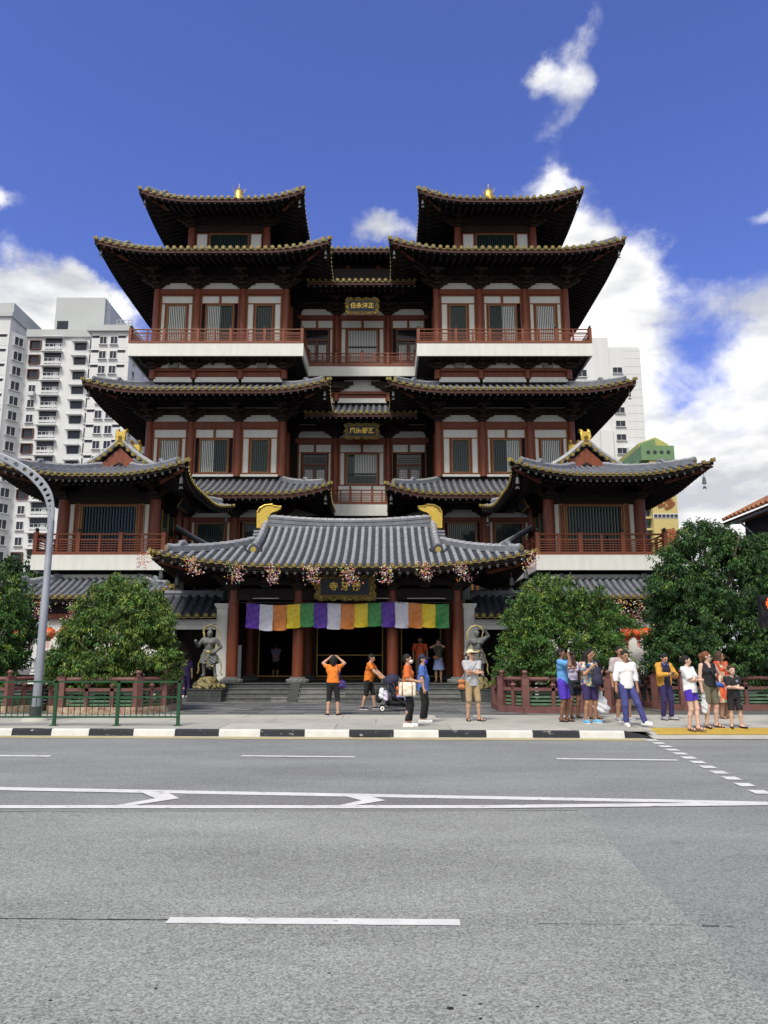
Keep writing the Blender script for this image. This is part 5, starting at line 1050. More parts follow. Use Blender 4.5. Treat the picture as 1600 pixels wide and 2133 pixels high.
# ---------------------------------------------------------------- street furniture
LP = empty('street_lamp', (-8.75, 19.9, .15), 'grey street lamp post with curved perforated arm', 'street lamp')
b = MB(); b.tube([(-8.75, 19.9, z) for z in (.15, 1.2, 3.4, 3.42, 5.25)], [.112, .106, .098, .09, .078], 12); b.build('pole', 'metal_grey', LP, 40)
b = MB(); b.tube([(-8.75, 19.9, .15), (-8.75, 19.9, .50)], .13, 12); b.build('base_sleeve', 'stone_dark', LP, 40); b = MB(); b.lathe([(.34, .15), (.30, .22), (.2, .26)], (-8.75, 19.9, 0), 14); b.build('footing', 'concrete2', LP, 40)
ctr = [(-8.77, 4.95), (-8.77, 5.3), (-8.80, 5.62), (-8.92, 5.98), (-9.19, 6.33), (-9.6, 6.65), (-10.27, 7.0), (-11.1, 7.28), (-12.0, 7.45)]; wd = [.06, .065, .08, .10, .105, .09, .07, .05, .04]
def cen(t):
    k = min(int(t), len(ctr) - 2); f_ = t - k; a = [ctr[max(0, min(len(ctr) - 1, k + q))] for q in (-1, 0, 1, 2)]
    c = lambda j: .5 * (2 * a[1][j] + (a[2][j] - a[0][j]) * f_ + (2 * a[0][j] - 5 * a[1][j] + 4 * a[2][j] - a[3][j]) * f_ * f_ + (3 * a[1][j] - a[0][j] - 3 * a[2][j] + a[3][j]) * f_ ** 3)
    return Vector((c(0), 0, c(1))), wd[k] + (wd[k + 1] - wd[k]) * f_
def arm_pt(t, s_):
    p, w = cen(t); q, _ = cen(min(t + .02, 7.99)); d = (q - p).normalized() if (q - p).length > 1e-6 else Vector((-1, 0, 0)); nrm = Vector((-d.z, 0, d.x)); return p + nrm * (w * s_)
m = MB(); cells = 16
for i in range(cells):      # web plate with one round hole per cell
    t0, t1 = .6 + 6.6 * i / cells, .6 + 6.6 * (i + 1) / cells; hole = .62 if 3 < i < 12 else .4; k = 16; inner = []; outer = []
    for j in range(k):
        a = 2 * math.pi * j / k + math.pi / 4; cx_, cy_ = math.cos(a), math.sin(a); mm = max(abs(cx_), abs(cy_)); inner.append(arm_pt((t0 + t1) / 2 + (t1 - t0) / 2 * hole * .8 * cx_, hole * cy_)); outer.append(arm_pt((t0 + t1) / 2 + (t1 - t0) / 2 * cx_ / mm, cy_ / mm))
    for yy in (19.875, 19.925): m.add([(p.x, yy, p.z) for p in inner + outer], [(j, (j + 1) % k, k + (j + 1) % k, k + j) for j in range(k)])
    m.add([(p.x, yy, p.z) for yy in (19.875, 19.925) for p in inner], [(j, (j + 1) % k, k + (j + 1) % k, k + j) for j in range(k)])
m.build('arm_web', 'metal_grey', LP)
for s_ in (-1, 1):
    b = MB(); b.tube([(arm_pt(t, s_).x, 19.9, arm_pt(t, s_).z) for t in [.3 + 7.6 * i / 40 for i in range(41)]], .026, 8); b.build('arm_tube', 'metal_grey', LP, True)
b = MB(); b.box(-12.7, -11.9, 19.8, 20.0, 7.38, 7.5); b.build('lamp_head', 'metal_grey', LP)
GR = empty('street_railing', (-8.4, 18.45, .15), 'dark green metal pedestrian railing along the kerb at left', 'railing')
px_ = [-13.45, -12.0, -10.55, -9.12, -7.67, -6.21, -4.79]
for i, x in enumerate(px_):
    b = MB(); b.box(x - .035, x + .035, 18.415, 18.485, .15, 1.13); b.box(x - .08, x + .08, 18.37, 18.53, .15, .17); b.build('post', 'green_rail', GR)
    if i:
        a = px_[i - 1] + .035; c = x - .035
        MB().box(a - .07, c + .07, 18.41, 18.49, 1.132, 1.17).build('top_rail', 'green_rail', GR); MB().box(a, c, 18.43, 18.47, .78, .82).build('rail', 'green_rail', GR); MB().box(a, c, 18.43, 18.47, .33, .37).build('rail', 'green_rail', GR)
        for k in range(1, 10): xx = a + (c - a) * k / 10; bb = MB(); bb.tube([(xx, 18.45, .37), (xx, 18.45, .78)], .011, 6); bb.build('baluster', 'green_rail', GR)
MB().box(-4.79 - .035, -4.70, 18.41, 18.49, 1.132, 1.17).build('rail_end', 'green_rail', GR)
TL = empty('pedestrian_signal', (8.905, 17.6, .15), 'black pedestrian signal head showing red at the right edge', 'traffic signal')
b = MB(); b.tube([(8.905, 17.6, .15), (8.905, 17.6, 3.3)], .06, 10); b.build('pole', 'metal_grey', TL, 40)
MB().box(8.505, 8.855, 17.42, 17.58, 2.36, 3.10).build('housing', 'black', TL)
for z in (2.91, 2.55):
    b = MB(); n_ = 12; v = []
    for j in range(n_ + 1):
        a = math.pi * (-.1 + 1.2 * j / n_); v += [(8.680 + .155 * math.cos(a), 17.42, z + .155 * math.sin(a)), (8.680 + .155 * math.cos(a), 17.24, z + .155 * math.sin(a))]
    b.add(v, [(2 * j, 2 * j + 1, 2 * j + 3, 2 * j + 2) for j in range(n_)]); b.build('visor', 'black', TL)
    b = MB(); b.tube([(8.680, 17.42, z), (8.680, 17.41, z)], .135, 16); b.build('lens', 'metal_dark', TL)
rl = bpy.data.materials.new('signal_red'); rl.use_nodes = True; rl.node_tree.nodes['Principled BSDF'].inputs['Emission Color'].default_value = (1, .10, .015, 1); rl.node_tree.nodes['Principled BSDF'].inputs['Emission Strength'].default_value = .9; rl.node_tree.nodes['Principled BSDF'].inputs['Base Color'].default_value = (.6, .06, .01, 1); MT['signal_red'] = rl
b = MB(); b.ball((8.680, 17.40, 3.0), .035, 8, 0, (1, .2, 1)); b.box(8.640, 8.720, 17.397, 17.405, 2.86, 2.965); b.box(8.615, 8.635, 17.397, 17.405, 2.86, 2.955); b.box(8.725, 8.745, 17.397, 17.405, 2.86, 2.955); b.box(8.642, 8.677, 17.397, 17.405, 2.79, 2.86); b.box(8.683, 8.718, 17.397, 17.405, 2.79, 2.86); b.build('standing_figure', 'signal_red', TL)
# lanterns
def lantern_mesh():
    b = MB(); n = 20; pr = [(.06, .24), (.13, .225), (.21, .16), (.265, .07), (.275, 0), (.265, -.07), (.21, -.16), (.13, -.225), (.06, -.24)]
    vs = []
    for r, z in pr:
        for j in range(n): a = 2 * math.pi * j / n; rr = r * (1 + (.02 if j % 2 else -.015)); vs.append((rr * math.cos(a), rr * math.sin(a), z))
    b.add(vs, [(i * n + j, i * n + (j + 1) % n, (i + 1) * n + (j + 1) % n, (i + 1) * n + j) for i in range(len(pr) - 1) for j in range(n)], 0)
    b.lathe([(.10, .23), (.10, .28), (.03, .29)], n=12, mi=1); b.lathe([(.10, -.30), (.10, -.23)], n=12, mi=0); b.tube([(0, 0, .29), (0, 0, .75)], .006, 4, 2)
    for k in range(7): a = k; b.tube([(.05 * math.cos(a), .05 * math.sin(a), -.28), (.05 * math.cos(a), .05 * math.sin(a), -.55 - .03 * (k % 3))], .009, 4, 0)
    for k in range(6):
        a = -math.pi / 2 + random.uniform(-.7, .7); z = random.uniform(-.09, .1); b.ball((.268 * math.cos(a), .268 * math.sin(a), z), .04, 6, 1, (1, .3, 1.2))
    return b.mesh('lantern', ['lantern', 'disc', 'metal_dark'], 40)
random.seed(2); LM = lantern_mesh()
for i, (x, lab) in enumerate([(-15.0, 'red paper lantern, leftmost, half behind the left edge tree'), (-14.62, 'red paper lantern just left of the street lamp pole'), (-13.85, 'red paper lantern just right of the street lamp pole'), (-13.18, 'red paper lantern half hidden by the olive green tree'),
                           (10.02, 'red paper lantern at right, leftmost of three by the white wall'), (10.5, 'red paper lantern at right, middle of three by the white wall'), (10.85, 'red paper lantern at right, nearest the large dark tree')]):
    inst('lantern', LM, (x, 32.1, 2.68 + .04 * (i % 2)), label=lab, cat='lantern', group='red paper lanterns under the lower eaves')
# foil blossom garlands
def garland(x, y, z, seed, label, w=.32, h=.62, lean=0):
    rng = np.random.default_rng(seed); b = MB()
    for k in range(170):
        t = rng.random(); p = Vector((rng.normal() * w * .45 + lean * t, rng.normal() * .07, -h * t + rng.normal() * .04)); d = Vector(rng.normal(size=3) + np.array([0, -.3, -.6])).normalized(); u = d.orthogonal().normalized(); L = rng.uniform(.05, .11); bw = .018
        q = [p, p + d * L * .5 + u * bw, p + d * L, p + d * L * .5 - u * bw]; b.add(q, [(0, 1, 2, 3)], int(rng.choice(5, p=[.36, .3, .13, .14, .07]) if t > .35 else rng.choice(5, p=[.2, .2, .25, .2, .15])))
    o = bpy.data.objects.new('blossom_garland', b.mesh('blossom_garland', ['foil_pink', 'foil_white', 'foil_yellow', 'foil_orange', 'foil_green'])); COL.objects.link(o); o.location = (x, y, z)
    tag(o, label, 'garland', 'foil blossom garlands hung along the eaves')
GP = [(-8.75, 5.55, 'leftmost on the curled left tip'), (-7.1, 5.33, 'second from the left tip'), (-5.45, 5.05, 'third from the left tip'), (-4.12, 5.0, 'fourth from the left tip'), (-2.7, 5.02, 'fifth, left of the name board'), (-1.35, 5.0, 'sixth, over the name board'), (.10, 5.02, 'seventh, right of the name board'), (1.42, 5.15, 'eighth from the left'), (2.78, 5.12, 'ninth from the left'), (5.50, 5.52, 'rightmost on the curled right tip')]
for i, (x, z, l) in enumerate(GP): garland(x, 27.98, z, 40 + i, 'pink and white foil blossom garland on the entrance eave, ' + l, lean=[-.1, .25, .1, .1, .15, .2, -.05, .15, .15, -.2][i])
for i, (x, l) in enumerate([(-14.2, 'at the street lamp'), (-12.85, 'left of the olive green tree'), (9.85, 'above the right lanterns'), (10.6, 'against the large dark tree')]): garland(x, 32.0, 4.05, 60 + i, 'pink foil blossom garland under the lower eave ' + l, .4, .9)
# ---------------------------------------------------------------- implicit-surface helper for bodies, cloth and rock
def surfnet(F, o, h):
    S = F < 0; nx, ny, nz = F.shape; acc = np.zeros((nx - 1, ny - 1, nz - 1, 3)); cnt = np.zeros((nx - 1, ny - 1, nz - 1))
    for ax in range(3):
        for a in (0, 1):
            for b in (0, 1):
                s0 = [None] * 3; s1 = [None] * 3; off = np.zeros(3); oth = [i for i in range(3) if i != ax]; dims = [nx, ny, nz]
                s0[ax] = slice(0, dims[ax] - 1); s1[ax] = slice(1, dims[ax])
                for q, w in zip(oth, (a, b)): s0[q] = s1[q] = slice(w, dims[q] - 1 + w); off[q] = w
                fa = F[tuple(s0)]; fb = F[tuple(s1)]; m = S[tuple(s0)] != S[tuple(s1)]; t = np.where(m, fa / np.where(m, fa - fb, 1), 0)
                for q in range(3): acc[..., q] += np.where(m, off[q] + (t if q == ax else 0), 0)
                cnt += m
    act = cnt > 0; idx = -np.ones(act.shape, int); idx[act] = np.arange(act.sum()); I = np.argwhere(act)
    V = (I + acc[act] / cnt[act][:, None]) * h + o; Q = []
    for ax in range(3):
        o1, o2 = [(1, 2), (2, 0), (0, 1)][ax]; s0 = [slice(1, -1)] * 3; s1 = [slice(1, -1)] * 3; s0[ax] = slice(0, -1); s1[ax] = slice(1, None)
        a = S[tuple(s0)]; b = S[tuple(s1)]
        for mask, fl in ((a & ~b, False), (~a & b, True)):
            e = np.argwhere(mask)
            if not len(e): continue
            e = e + 1; e[:, ax] -= 1; c = []
            for d1, d2 in ((0, 0), (-1, 0), (-1, -1), (0, -1)): g = e.copy(); g[:, o1] += d1; g[:, o2] += d2; c.append(idx[g[:, 0], g[:, 1], g[:, 2]])
            q = np.stack(c, 1); Q.append(q[:, ::-1] if not fl else q)
    Q = np.concatenate(Q)[:, ::-1]; return V, Q
def field(pr, res, k=.03, subs=(), cuts=(), wob=None):
    lo = np.min([np.minimum(p[0], p[1]) - max(p[2], p[3]) * np.array(p[4]).max() for p in pr], 0) - res * 3 - .02; hi = np.max([np.maximum(p[0], p[1]) + max(p[2], p[3]) * np.array(p[4]).max() for p in pr], 0) + res * 3 + .02
    n = np.ceil((hi - lo) / res).astype(int) + 1; ax = [lo[i] + res * np.arange(n[i]) for i in range(3)]; F = np.full(n, .3)
    def dist(p, g):
        a, b, ra, rb, S, flat = p; S = np.array(S, float); A = np.array(a) / S; B = np.array(b) / S; AB = B - A; l2 = (AB ** 2).sum()
        x, y, z = g[0] / S[0], g[1] / S[1], g[2] / S[2]
        if l2 < 1e-9: t = 0.0; dx, dy, dz = x - A[0], y - A[1], z - A[2]
        else: t = np.clip(((x - A[0]) * AB[0] + (y - A[1]) * AB[1] + (z - A[2]) * AB[2]) / l2, 0, 1); dx = x - A[0] - t * AB[0]; dy = y - A[1] - t * AB[1]; dz = z - A[2] - t * AB[2]
        d = (np.sqrt(dx * dx + dy * dy + dz * dz) - (ra + (rb - ra) * t)) * S.min()
        if flat:
            nn = np.array(b) - np.array(a); nn = nn / (np.linalg.norm(nn) + 1e-9); d = np.maximum(d, (g[0] - b[0]) * nn[0] + (g[1] - b[1]) * nn[1] + (g[2] - b[2]) * nn[2])
        return d
    for p in pr:
        r = max(p[2], p[3]) * max(p[4]) + k + res; a = np.minimum(p[0], p[1]) - r; b = np.maximum(p[0], p[1]) + r; sl = []
        for i in range(3): i0 = max(0, int((a[i] - lo[i]) / res)); i1 = min(n[i], int((b[i] - lo[i]) / res) + 2); sl.append(slice(i0, i1))
        g = (ax[0][sl[0]][:, None, None], ax[1][sl[1]][None, :, None], ax[2][sl[2]][None, None, :]); d = dist(p, g); f = F[tuple(sl)]; h = np.clip(.5 + .5 * (f - d) / k, 0, 1); F[tuple(sl)] = f * (1 - h) + d * h - k * h * (1 - h)
    g = (ax[0][:, None, None], ax[1][None, :, None], ax[2][None, None, :])
    if wob: F = F + wob[0] * (np.sin(g[0] * wob[1] + g[2] * wob[1] * .6) * np.sin(g[1] * wob[1] * .9 - g[2] * wob[1] * 1.2) + .6 * np.sin(g[2] * wob[1] * 1.9 + g[0] * wob[1] * 1.3 + g[1] * wob[1]))
    for p in subs: F = np.maximum(F, -dist(p, g))
    for c, nn in cuts: F = np.maximum(F, (g[0] - c[0]) * nn[0] + (g[1] - c[1]) * nn[1] + (g[2] - c[2]) * nn[2])
    return surfnet(F, lo, res)
def cp(a, b, ra, rb=None, S=(1, 1, 1), flat=False): return (np.array(a, float), np.array(b, float), ra, ra if rb is None else rb, S, flat)
def np_mesh(name, V, Q, mats):
    me = bpy.data.meshes.new(name); me.vertices.add(len(V)); me.vertices.foreach_set('co', np.asarray(V, np.float32).ravel()); me.loops.add(Q.size); me.loops.foreach_set('vertex_index', Q.astype(np.int32).ravel()); me.polygons.add(len(Q))
    me.polygons.foreach_set('loop_start', np.arange(0, Q.size, 4, dtype=np.int32)); me.polygons.foreach_set('use_smooth', np.ones(len(Q), bool))
    for m in ([mats] if isinstance(mats, str) else mats): me.materials.append(MT[m])
    me.update(calc_edges=True); return me
def child(name, me, P):
    o = bpy.data.objects.new(name, me); COL.objects.link(o); o.parent = P; return o
def blob(name, pr, mats, P=None, res=.013, **kw): V, Q = field(pr, res, **kw); return child(name, np_mesh(name, V, Q, mats), P)
# ---------------------------------------------------------------- cloth and skin colours
for n_, c in dict(skin=(.48, .28, .19), skin_tan=(.34, .18, .105), skin_dark=(.20, .10, .06), skin_pale=(.60, .39, .30)).items(): mat(n_, c, .55, var=.06, scale=8)
for n_, c in dict(hair_black=(.010, .009, .009), hair_brown=(.06, .03, .017), hair_auburn=(.15, .055, .022), lip=(.28, .08, .07), eye=(.015, .012, .012),
    c_orange=(.66, .18, .018), c_orange2=(.55, .12, .025), c_polo=(.55, .085, .02), c_black=(.012, .012, .014), c_navy=(.018, .018, .045), c_purple=(.045, .025, .14), c_blue=(.055, .12, .40), c_sky=(.10, .30, .60), c_violet=(.07, .03, .42), c_grey=(.40, .41, .44), c_khaki=(.36, .26, .14), c_brown=(.16, .11, .07), c_white=(.74, .74, .76), c_lilac=(.55, .50, .68), c_mustard=(.55, .28, .035), c_olive=(.12, .11, .075), c_skirt=(.27, .33, .58), c_teal=(.06, .07, .05), c_lav=(.26, .25, .45), shoe_white=(.75, .74, .72), shoe_grey=(.3, .31, .34), shoe_blue=(.12, .38, .58), c_canvas=(.72, .67, .56), c_strap=(.42, .16, .06), c_beige=(.62, .50, .30), plastic=(.66, .68, .72), c_darkpurple=(.03, .02, .09), c_jean=(.055, .06, .22), c_cream=(.62, .52, .33)).items():
    mat(n_, c, .8, var=.14, scale=9, bump=.35, bscale=16)
def pattern(name, cols, scale, base):
    m = mat(name, base, .8); nt = m.node_tree; v = nt.nodes.new('ShaderNodeTexVoronoi'); v.inputs['Scale'].default_value = scale; tc = nt.nodes.new('ShaderNodeTexCoord'); nt.links.new(tc.outputs['Object'], v.inputs['Vector'])
    s = nt.nodes.new('ShaderNodeSeparateColor'); nt.links.new(v.outputs['Color'], s.inputs[0]); r = nt.nodes.new('ShaderNodeValToRGB'); r.color_ramp.interpolation = 'CONSTANT'; nt.links.new(s.outputs[0], r.inputs[0]); e = r.color_ramp.elements
    while len(e) < len(cols): e.new(.5)
    for i, c in enumerate(cols): e[i].position = i / len(cols); e[i].color = (*c, 1)
    nt.links.new(r.outputs[0], nt.nodes['Principled BSDF'].inputs['Base Color'])
pattern('c_floral', [(.05, .13, .30), (.55, .42, .16), (.60, .55, .42), (.10, .22, .30), (.50, .22, .14), (.06, .10, .22)], 16, (.3, .3, .3)); pattern('c_dress', [(.45, .05, .02), (.55, .10, .03), (.50, .16, .08), (.40, .35, .25), (.12, .16, .10), (.48, .05, .02)], 15, (.4, .1, .05)); pattern('c_print', [(.48, .42, .42), (.36, .28, .30), (.52, .47, .46), (.30, .22, .24)], 70, (.4, .4, .4)); pattern('c_check', [(.05, .11, .38), (.07, .15, .46), (.05, .10, .34), (.10, .18, .48)], 60, (.05, .1, .4))
def ik(a, b, l1, l2, pole):
    a = np.array(a, float); b = np.array(b, float); d = b - a; L = np.linalg.norm(d); u = d / L; L = min(L, l1 + l2 - .004); x = (L * L + l1 * l1 - l2 * l2) / (2 * L); h = math.sqrt(max(0, l1 * l1 - x * x)); p = np.array(pole, float); p = p - u * p.dot(u); p /= np.linalg.norm(p) + 1e-9; return a + u * x + p * h, a + u * L
def rotz(p, a): c, s = math.cos(a), math.sin(a); return np.array([p[0] * c - p[1] * s, p[0] * s + p[1] * c, p[2]])
def person(label, X, Y, H, face, z=.15, skin='skin', female=False, build=1.0, lh=None, rh=None, le=None, re=None, lf=(.095, 0), rf=(-.095, 0), fa=(12, -12), yaw=0, pitch=0, lean=(0, 0), hs=1.0, top=('c_white', .6, .86, 0), bottom=('shorts', 'c_navy', .5), shoes=('shoe', 'shoe_white'), hair=('short', 'hair_black'), mask=None, glasses=False, cap=None, beard=False, group='people on the pavement before the temple', curl=.5):
    s = H / 1.72; root = empty('person', (X, Y, z), label, 'person', group, rz=R(face)); root.scale = (s, s, s); ln = np.array([lean[0], lean[1], 0.0])
    def T(p): return np.array(p, float) + ln * max(0, (p[2] - .95) / .47)
    ya, pa = R(yaw), -R(pitch); HC = np.array([0, 0, 1.50])
    def Hd(p):
        q = (np.array(p, float) - HC) * hs; c_, s_ = math.cos(pa), math.sin(pa); q = np.array([q[0], q[1] * c_ + q[2] * s_, -q[1] * s_ + q[2] * c_]); return T(np.array([0, 0, 1.47])) + np.array([0, 0, .03]) + rotz(q, ya)
    w = build; fem = 1 if female else 0; sw = .182 if not female else .162
    sh = {1: T((sw * w, 0, 1.405)), -1: T((-sw * w, 0, 1.405))}
    tgt = {1: lh or (.235 * w, -.03, .80), -1: rh or (-.235 * w, -.03, .80)}; pol = {1: le or (.5, .7, -.2), -1: re or (-.5, .7, -.2)}
    arm = {}
    for q in (1, -1): e, wr = ik(sh[q], tgt[q], .285, .255, pol[q]); arm[q] = (sh[q], e, wr)
    leg = {}
    for q, f in ((1, lf), (-1, rf)):
        hp = np.array([q * .088, 0, .90]); fz = f[2] if len(f) > 2 else 0; k, an = ik(hp, (f[0], f[1], .085 + fz), .415, .41, (q * .12, -1, 0)); leg[q] = (hp, k, an)
    torso = [cp((-.06, 0, .94), (.06, 0, .94), .108 + .012 * fem, S=(w, .86, 1)), cp((0, -.005, 1.0), T((0, -.005, 1.14)), (.132 - .014 * fem) * w, (.132 - .018 * fem) * w, (1, .78 + .1 * (w - 1), 1)), cp(T((-.07, 0, 1.29)), T((.07, 0, 1.29)), .118, S=(w, .86, 1)), cp(T((-.13 * w, 0, 1.40)), T((.13 * w, 0, 1.40)), .058)]
    if female: torso += [cp(T((q * .068, -.075, 1.265)), T((q * .068, -.08, 1.26)), .058) for q in (1, -1)]
    elif w > 1.02: torso += [cp(T((0, -.05, 1.08)), T((0, -.05, 1.12)), .115 * w, S=(1, .9, 1))]
    limbs = []
    for q in (1, -1):
        a = arm[q]; hd = (a[2] - a[1]) / np.linalg.norm(a[2] - a[1]); limbs += [cp(a[0], a[1], .052, .041), cp(a[1], a[1] + (a[2] - a[1]) * .35, .041, .040), cp(a[1] + (a[2] - a[1]) * .35, a[2], .040, .027), cp(a[2], a[2] + hd * .075, .026, .031)]
        l = leg[q]; m1 = l[1] + (l[2] - l[1]) * .33 + np.array([0, .012, 0]); limbs += [cp(l[0], l[1], .088, .056), cp(l[1], m1, .053, .055), cp(m1, l[2], .054, .035)]
        fd = rotz((0, -1, 0), R(fa[0 if q > 0 else 1])); limbs += [cp(l[2] + np.array([0, 0, -.02]) - fd * .03, l[2] + fd * .13 + np.array([0, 0, -.055]), .036, .028)]
    head = [cp(Hd((0, .016, 1.627)), Hd((0, .016, 1.627)), .090 * hs), cp(Hd((0, -.03, 1.60)), Hd((0, -.034, 1.57)), .073 * hs, .064 * hs), cp(Hd((0, -.05, 1.535)), Hd((0, -.055, 1.53)), .040 * hs), cp(T((0, .012, 1.40)), Hd((0, .0, 1.54)), .058, .052), cp(Hd((0, -.098, 1.60)), Hd((0, -.112, 1.575)), .010 * hs, .015 * hs)] + [cp(Hd((q * .086, .012, 1.61)), Hd((q * .084, .012, 1.575)), .016 * hs, .011 * hs) for q in (1, -1)]
    V, Q = field(torso + limbs + head, .0135, k=.022)
    b = MB(); b.v = [tuple(v) for v in V]; b.f = [tuple(q) for q in Q]; b.m = [0] * len(Q)
    for q in (1, -1):         # fingers and thumb
        a = arm[q]; hd = (a[2] - a[1]) / np.linalg.norm(a[2] - a[1]); fwd = np.array([0, -1, 0.0]); nrm = np.cross(hd, np.array([q, 0, 0.0])); nrm = nrm if np.linalg.norm(nrm) > .2 else np.cross(hd, fwd); nrm /= np.linalg.norm(nrm); side = np.cross(nrm, hd); pin = -np.array([q, 0, 0.0]); pin = pin - hd * pin.dot(hd); pin = pin / (np.linalg.norm(pin) + 1e-6)
        base = a[2] + hd * .085; wv = np.cross(hd, pin)
        for i, (o_, L) in enumerate(((-.027, .062), (-.009, .074), (.009, .078), (.026, .068))):
            p0 = base + wv * o_; p1 = p0 + (hd * (1 - curl * .3) + pin * curl * .5) * L * .5; p2 = p1 + (hd * (1 - curl) + pin * curl * 1.2) * L * .5; b.tube([p0 - hd * .02, p0, p1, p2], [.0095, .0095, .009, .0075], 6)
        p0 = a[2] + hd * .03 + wv * .026; b.tube([p0, p0 + hd * .035 + wv * .02 + pin * .01, p0 + hd * .06 + wv * .018 + pin * .03], [.012, .011, .008], 6)
    for q in (1, -1):
        if not glasses: e = Hd((q * .033, -.094, 1.607)); b.ball(e, .0115 * hs, 6, 1, (1.3, .8, .7))
        b.tube([Hd((q * .018, -.099, 1.628)), Hd((q * .036, -.097, 1.633)), Hd((q * .052, -.085, 1.628))], .0055 * hs, 5, 1)
    b.tube([Hd((-.026, -.092, 1.545)), Hd((0, -.100, 1.547)), Hd((.026, -.092, 1.545))], [.004, .0075, .004], 5, 2)
    ob = child('body', b.mesh('body', [skin, 'hair_black', 'lip'], True), root)
    # --- upper garment: material, sleeve length along the arm (0..2), hem height, looseness
    tm, sl_, hem, loose = top[:4]; t_ = .014; pr = [(p[0], p[1], p[2] + t_, p[3] + t_, p[4], False) for p in torso]; pr.append(cp((0, -.005, hem + .02), T((0, -.005, 1.14)), (.148 + loose) * w, (.142 + loose) * w, (1, .80, 1)))
    if sl_ > 0:
        for q in (1, -1):
            a = arm[q]; u = min(sl_, 1.0); pr.append(cp(a[0], a[0] + (a[1] - a[0]) * u, .066 + loose * .5, .060 + loose * .7, flat=u < 1 or sl_ == 1))
            if sl_ > 1: pr.append(cp(a[1], a[1] + (a[2] - a[1]) * (sl_ - 1), .056 + loose * .5, .047 + loose * .4, flat=True))
    sub = [cp(T((0, -.03, 1.50)), T((0, -.06, 1.485)), .078, .055)]
    if sl_ == 0: sub += [cp(T((q * .20 * w, 0, 1.43)), T((q * .23 * w, 0, 1.30)), .075, .07) for q in (1, -1)] + [cp(T((0, -.09, 1.46)), T((0, -.10, 1.40)), .075, .05)]
    blob('shirt', pr, tm, root, .0135, k=.03, subs=sub, cuts=[((0, 0, hem), (0, 0, -1)), (T((0, 0, 1.468)), (0, 0, 1))], wob=(.0035, 19))
    # --- lower garment
    kind, bm, zl = bottom[:3]; pr = [cp((-.062, 0, .945), (.062, 0, .945), .122 + .012 * fem, S=(w, .86, 1)), cp((0, 0, .93), (0, -.005, 1.02), .135 * w, .128 * w, (1, .8, 1))]
    if kind == 'skirt':
        m = MB(); n = 40; rows = 9; vs = []
        for i in range(rows + 1):
            t = i / rows; zz = 1.03 + (zl - 1.03) * t
            for j in range(n): a = 2 * math.pi * j / n; r = .135 + (bottom[3] if len(bottom) > 3 else .11) * t ** .8 + .016 * t * math.sin(a * 9 + 1) + .01 * t * math.sin(a * 5); vs.append((r * math.cos(a) * w, r * .82 * math.sin(a), zz))
        m.add(vs, [(i * n + j, i * n + (j + 1) % n, (i + 1) * n + (j + 1) % n, (i + 1) * n + j) for i in range(rows) for j in range(n)]); child('skirt', m.mesh('skirt', bm, True), root)
    else:
        for q in (1, -1):
            hp, k_, an = leg[q]
            if zl > k_[2]: u = (hp[2] - zl) / max(.05, hp[2] - k_[2]); u = min(max(u, .2), 1.0); pr.append(cp(hp, hp + (k_ - hp) * u, .108, .094, flat=True))
            else:
                u = (k_[2] - zl) / max(.05, k_[2] - an[2]); u = min(u, 1.12); slim = bottom[3] if len(bottom) > 3 else 0; pr += [cp(hp, k_, .104 - slim * .3, .074 - slim * .6), cp(k_, k_ + (an - k_) * u, .072 - slim * .7, .064 - slim, flat=True)]
        blob('shorts' if zl > .42 else 'trousers', pr, bm, root, .0135, k=.022, cuts=[((0, 0, 1.04), (0, 0, 1))], wob=(.003, 17))
    # --- shoes
    for q in (1, -1):
        an = leg[q][2]; fd = rotz((0, -1, 0), R(fa[0 if q > 0 else 1])); g = an[2] - .085; sd = np.cross(fd, np.array([0, 0, 1.0])); hl = np.array([an[0], an[1], g]) - fd * .045; to = np.array([an[0], an[1], g]) + fd * .165
        if shoes[0] == 'shoe':
            o = blob('shoe', [cp(hl + (0, 0, .045), to + (0, 0, .036), .047, .040), cp(an - (0, 0, .03), an + fd * .06 + (0, 0, -.04), .048, .045)], shoes[1], root, .011, k=.02, cuts=[((0, 0, g + .018), (0, 0, -1)), ((0, 0, g + .115), (0, 0, 1))])
            blob('sole', [cp(hl + (0, 0, .02), to + (0, 0, .02), .050, .043)], shoes[2] if len(shoes) > 2 else 'shoe_white', root, .011, cuts=[((0, 0, g), (0, 0, -1)), ((0, 0, g + .026), (0, 0, 1))])
        elif shoes[0] == 'flat': blob('shoe', [cp(hl + (0, 0, .03), to + (0, 0, .026), .042, .034)], shoes[1], root, .011, cuts=[((0, 0, g), (0, 0, -1)), ((0, 0, g + .05), (0, 0, 1))])
        else:
            m = MB(); k = 14; pts = [np.array([an[0], an[1], g]) + fd * (.06 + .118 * math.cos(a)) + sd * (.046 * math.sin(a) * (1.1 if math.cos(a) > 0 else .85)) for a in [2 * math.pi * j / k for j in range(k)]]
            m.prism([(p[0], p[1]) for p in pts], g + .001, g + .024, 'z'); c0 = np.array([an[0], an[1], g])
            for f_, r_, hh in ((.115, .043, .062), (.05, .043, .085)): m.tube([c0 + fd * f_ + sd * (r_ * math.cos(a)) + np.array([0, 0, .02 + (hh - .02) * math.sin(a)]) for a in [math.pi * j / 8 for j in range(9)]], .011, 5)
            m.tube([c0 - fd * .045 + sd * (.04 * math.cos(a)) - fd * (.02 * math.sin(a)) + np.array([0, 0, .085]) for a in [math.pi * j / 6 for j in range(7)]], .008, 5); child('sandal', m.mesh('sandal', shoes[1]), root)
